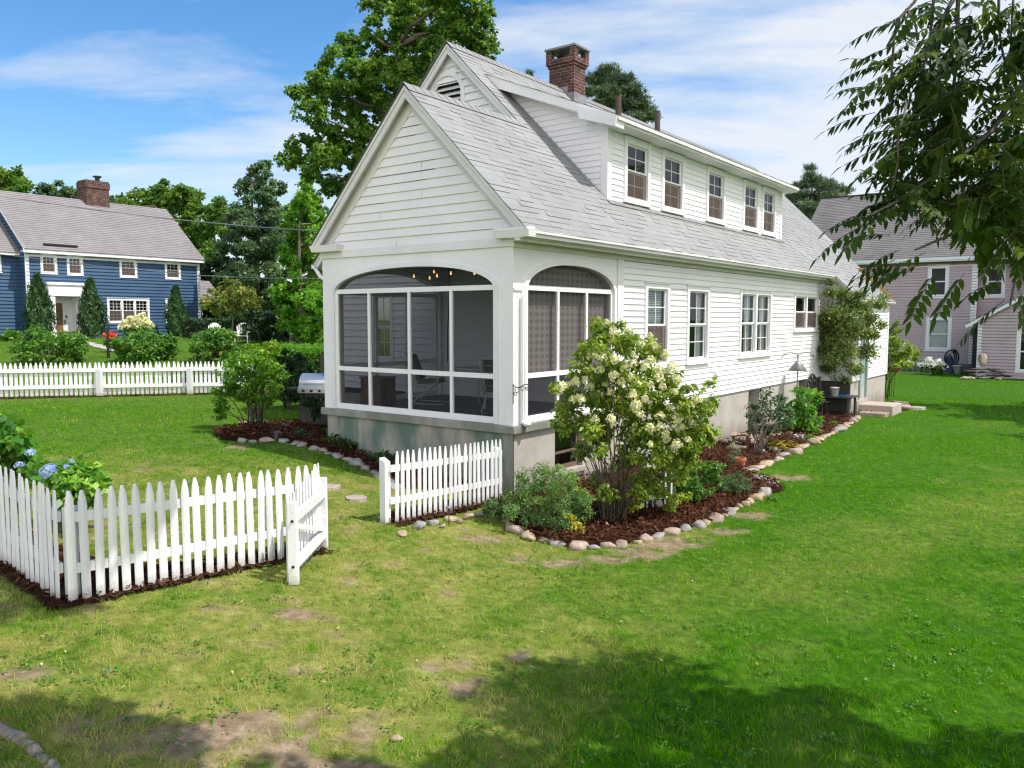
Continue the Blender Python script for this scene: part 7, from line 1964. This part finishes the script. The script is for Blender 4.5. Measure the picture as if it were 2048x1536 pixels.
# things along the pink house
p = gp(1970, 758); 
rk = [(-.75, 0, .12, .75, .16), (-.05, .1, .10, .9, .15), (.65, 0, .11, .8, .15), (-.4, .05, .28, 1.0, .14), (.45, .05, .27, 1.05, .15), (1.05, .1, .20, .7, .13), (-.6, .1, .42, .9, .10), (.1, .1, .41, 1.0, .12), (.8, .1, .40, .8, .11), (-.3, .12, .53, .9, .09), (.45, .12, .52, .95, .09)]
for i, (dx, dy, dz, L, h_) in enumerate(rk):
    rock('stacked_slab', 'dark flat stone in the low dry stacked pile by the pink house', 'stone', (p.x + dx, p.y + dy, p.z + dz - .04), (L, .7, h_ * 1.9), 3 if i > 2 else 1, random.gauss(0, .12), 'flat stones of the stacked pile', i, (random.gauss(0, .06), random.gauss(0, .06)))
rock('standing_stone', 'pale pointed stone standing upright on the stacked pile', 'stone', (p.x - .12, p.y + .1, p.z + 1.0), (.62, .4, 1.15), 2, .2, None, 2)
for i, (dx, dz) in enumerate(((-1.25, .1), (-.9, .05), (.4, .04), (.75, .06))): rock('border_stone', 'pale rounded stone at the foot of the stacked pile', 'stone', (p.x + dx, p.y - .4, p.z + dz), (.55, .4, .3), 2, i, 'stones at the foot of the pile', i)
q = gp(1865, 748)
t = round_bush('white flowering hydrangea against the foundation of the pink house', 1864, 734, 26, 14, 43.5, 110, M_BUSH, .16, 900, name='white_hydrangea', cat='flowering shrub')
add_heads(t, [flower_head_mesh(M_WPETAL, .20, 60, 59, .9, .10)], [dp(x, y, 43.0) for x, y in ((1840, 730), (1851, 728), (1859, 722), (1868, 727), (1878, 725), (1884, 728), (1872, 730), (1862, 731), (1886, 732), (1857, 719))], (.8, 1.2))
q = gp(1898, 746); q = dp(1898, 746, 44.5); q.z = float(gz(q.x, q.y))
t = thing('hose_reel', 'coiled garden hose hanging over a blue cover at the pink house', 'hose reel', q, .2)
mb = MB()
for k in range(5): mb.tube([((.34 + .03 * k) * math.cos(a * .3142) * (1 if k % 2 else .9), -.05 * k, .85 + (.42 + .02 * k) * math.sin(a * .3142)) for a in range(21)], .03, 6)
mb.build('hose', simple('dark_green_hose', (.012, .03, .03), rough=.4), t, smooth=True)
mb = MB(); mb.lathe([(.42, .0), (.38, .2), (.25, .4), (.16, .9), (.0, 1.1)], n=12); mb.build('cover', simple('navy_tarp', (.012, .022, .07), (.02, .04, .11), 5, .6), t, smooth=True)
q = dp(1914, 744, 44.2); q.z = float(gz(q.x, q.y))
t = thing('white_pail', 'white plastic pail on the grass by the pink house', 'pail', q)
mb = MB(); mb.lathe([(.0, 0), (.21, 0), (.25, .44), (.265, .44), (.265, .48), (.23, .48), (.2, .05), (.0, .05)], n=18); mb.build('pail', M_PLASTICW, t, smooth=True)
mb = MB(); mb.tube([(-.26, 0, .44), (-.2, -.1, .3), (0, -.2, .22), (.2, -.1, .3), (.26, 0, .44)], .008, 5); mb.build('handle', M_GREYMETAL, t)
q = dp(1815, 744, 43.6); q.z = float(gz(q.x, q.y))
t = thing('ladder', 'grey metal ladder lying on its side along the pink house foundation', 'ladder', q, TH + math.pi / 2)
mb = MB()
for z in (.06, .52): mb.box(-1.2, -.03, z, 1.3, .03, z + .05)
mb.build('rail', M_GREYMETAL, t)
mb = MB()
for k in range(9): mb.box(-1.1 + k * .28, -.02, .111, -1.07 + k * .28, .02, .519)
mb.build('rung', M_GREYMETAL, t)

# ---------------------------------------------------------------- beyond the left fence
q = gp(217, 716)
t = thing('lamp_post', 'slim black lamp post with small lantern on the blue house lawn', 'lamp post', q)
H_ = (716 - 640) * q.y / FPX
mb = MB(); mb.tube([(0, 0, -.1), (0, 0, .5), (0, 0, H_ - .35)], [.07, .055, .045], 10); mb.build('post', M_BLACKMETAL, t)
mb = MB(); mb.lathe([(.06, H_ - .35), (.11, H_ - .12), (.0, H_ - .12)], n=6); mb.build('lantern_glass', M_GLASS, t)
mb = MB(); mb.lathe([(.14, H_ - .12), (.03, H_ - .02), (.02, H_ + .05), (.0, H_ + .06)], n=6); mb.tube([(0, 0, H_ - .42), (0, 0, H_ - .35)], .08, 8); mb.build('lantern_cap', M_BLACKMETAL, t)
def adirondack(label, px, pyb, depth, rot):
    q = dp(px, pyb, depth); q.z = float(gz(q.x, q.y))
    t = thing('garden_chair', label, 'garden chair', q, rot, 'white garden chairs by the dark hedge')
    mb = MB(); mb.hexa([(-.27, -.40, .36), (.27, -.40, .36), (.27, .18, .22), (-.27, .18, .22), (-.27, -.40, .385), (.27, -.40, .385), (.27, .18, .245), (-.27, .18, .245)]); mb.build('seat', M_PLASTICW, t)
    mb = MB()
    for k in range(7):
        f = (k - 3) / 3; h_ = .78 - .16 * f * f; x0 = f * .20; x1 = f * .33
        mb.hexa([(x0 - .032, .12, .22), (x0 + .032, .12, .22), (x0 + .032, .145, .22), (x0 - .032, .145, .22), (x1 - .042, .12 + .30, .28 + h_), (x1 + .042, .12 + .30, .28 + h_), (x1 + .042, .445, .28 + h_), (x1 - .042, .445, .28 + h_)])
    mb.build('backrest', M_PLASTICW, t)
    for s in (-1, 1):
        mb = MB(); mb.box(s * .36 - .07, -.46, .555, s * .36 + .07, .30, .58); mb.build('armrest', M_PLASTICW, t)
        mb = MB(); mb.box(s * .31 - .02, -.42, .0, s * .31 + .02, -.32, .554); mb.build('leg', M_PLASTICW, t)
        mb = MB(); mb.hexa([(s * .285 - .02, .40, .0), (s * .285 + .02, .40, .0), (s * .285 + .02, .50, .0), (s * .285 - .02, .50, .0), (s * .285 - .02, .16, .5), (s * .285 + .02, .16, .5), (s * .285 + .02, .25, .55), (s * .285 - .02, .25, .55)]); mb.build('leg', M_PLASTICW, t)
adirondack('white slatted garden chair standing clear before the dark hedge', 485, 680, 42.5, .15)
adirondack('white garden chair mostly hidden behind the rounded shrub', 421, 680, 42.5, -.2)
def cable(label, pts, r=.018):
    P = [Vector(p) for p in pts]; mb = MB(); out = []
    for i in range(len(P) - 1):
        for k in range(6): out.append(P[i].lerp(P[i + 1], k / 6))
    out.append(P[-1]); mb.tube(out, r, 5)
    o = mb.build('overhead_cable', simple('grey_cable', (.20, .21, .23), rough=.5) if 'grey_cable' not in MATS else MATS['grey_cable'], smooth=True); tag(o, label, 'cable', 'overhead cables on the left')
cable('upper overhead cable crossing the blue house roof to the gable', [dp(-140, 376, 50), dp(0, 393, 45), dp(170, 417, 39), dp(340, 438, 34), dp(500, 453, 29.5), dp(650, 463, 26), hw(10, 7.85, 5.0)], .021)
cable('lower overhead cable crossing the blue house wall below the eaves', [dp(-140, 490, 50), dp(20, 511, 45), dp(200, 532, 39), dp(400, 551, 33), dp(520, 556, 29.5), dp(650, 558, 26), hw(10, 7.85, 3.55)], .017)
walk = GP([(128, 676), (165, 682), (205, 691), (238, 703), (236, 708), (205, 698), (160, 688), (120, 683)])
o = patch('walkway', walk, M_CONC, cell=.25, dz=.03)
NOGRASS.append([tuple(p[:2]) for p in walk])
wf = [P0 - o4 * .35, P0 + d4 * 9 - o4 * .3, P0 + d4 * 9 + o4 * .3, P0 + o4 * .3]
patch('mulch_bed', [(p.x, p.y) for p in wf], M_MULCH, cell=.1, dz=.015); NOGRASS.append([(p.x, p.y) for p in wf])

# ---------------------------------------------------------------- grass last
V_, Q_, T_, var_ = blades()
g_ = mesh_mixed('grass', V_, Q_, T_, var_, M_GRASS)
g_['kind'] = 'stuff'
weeds()
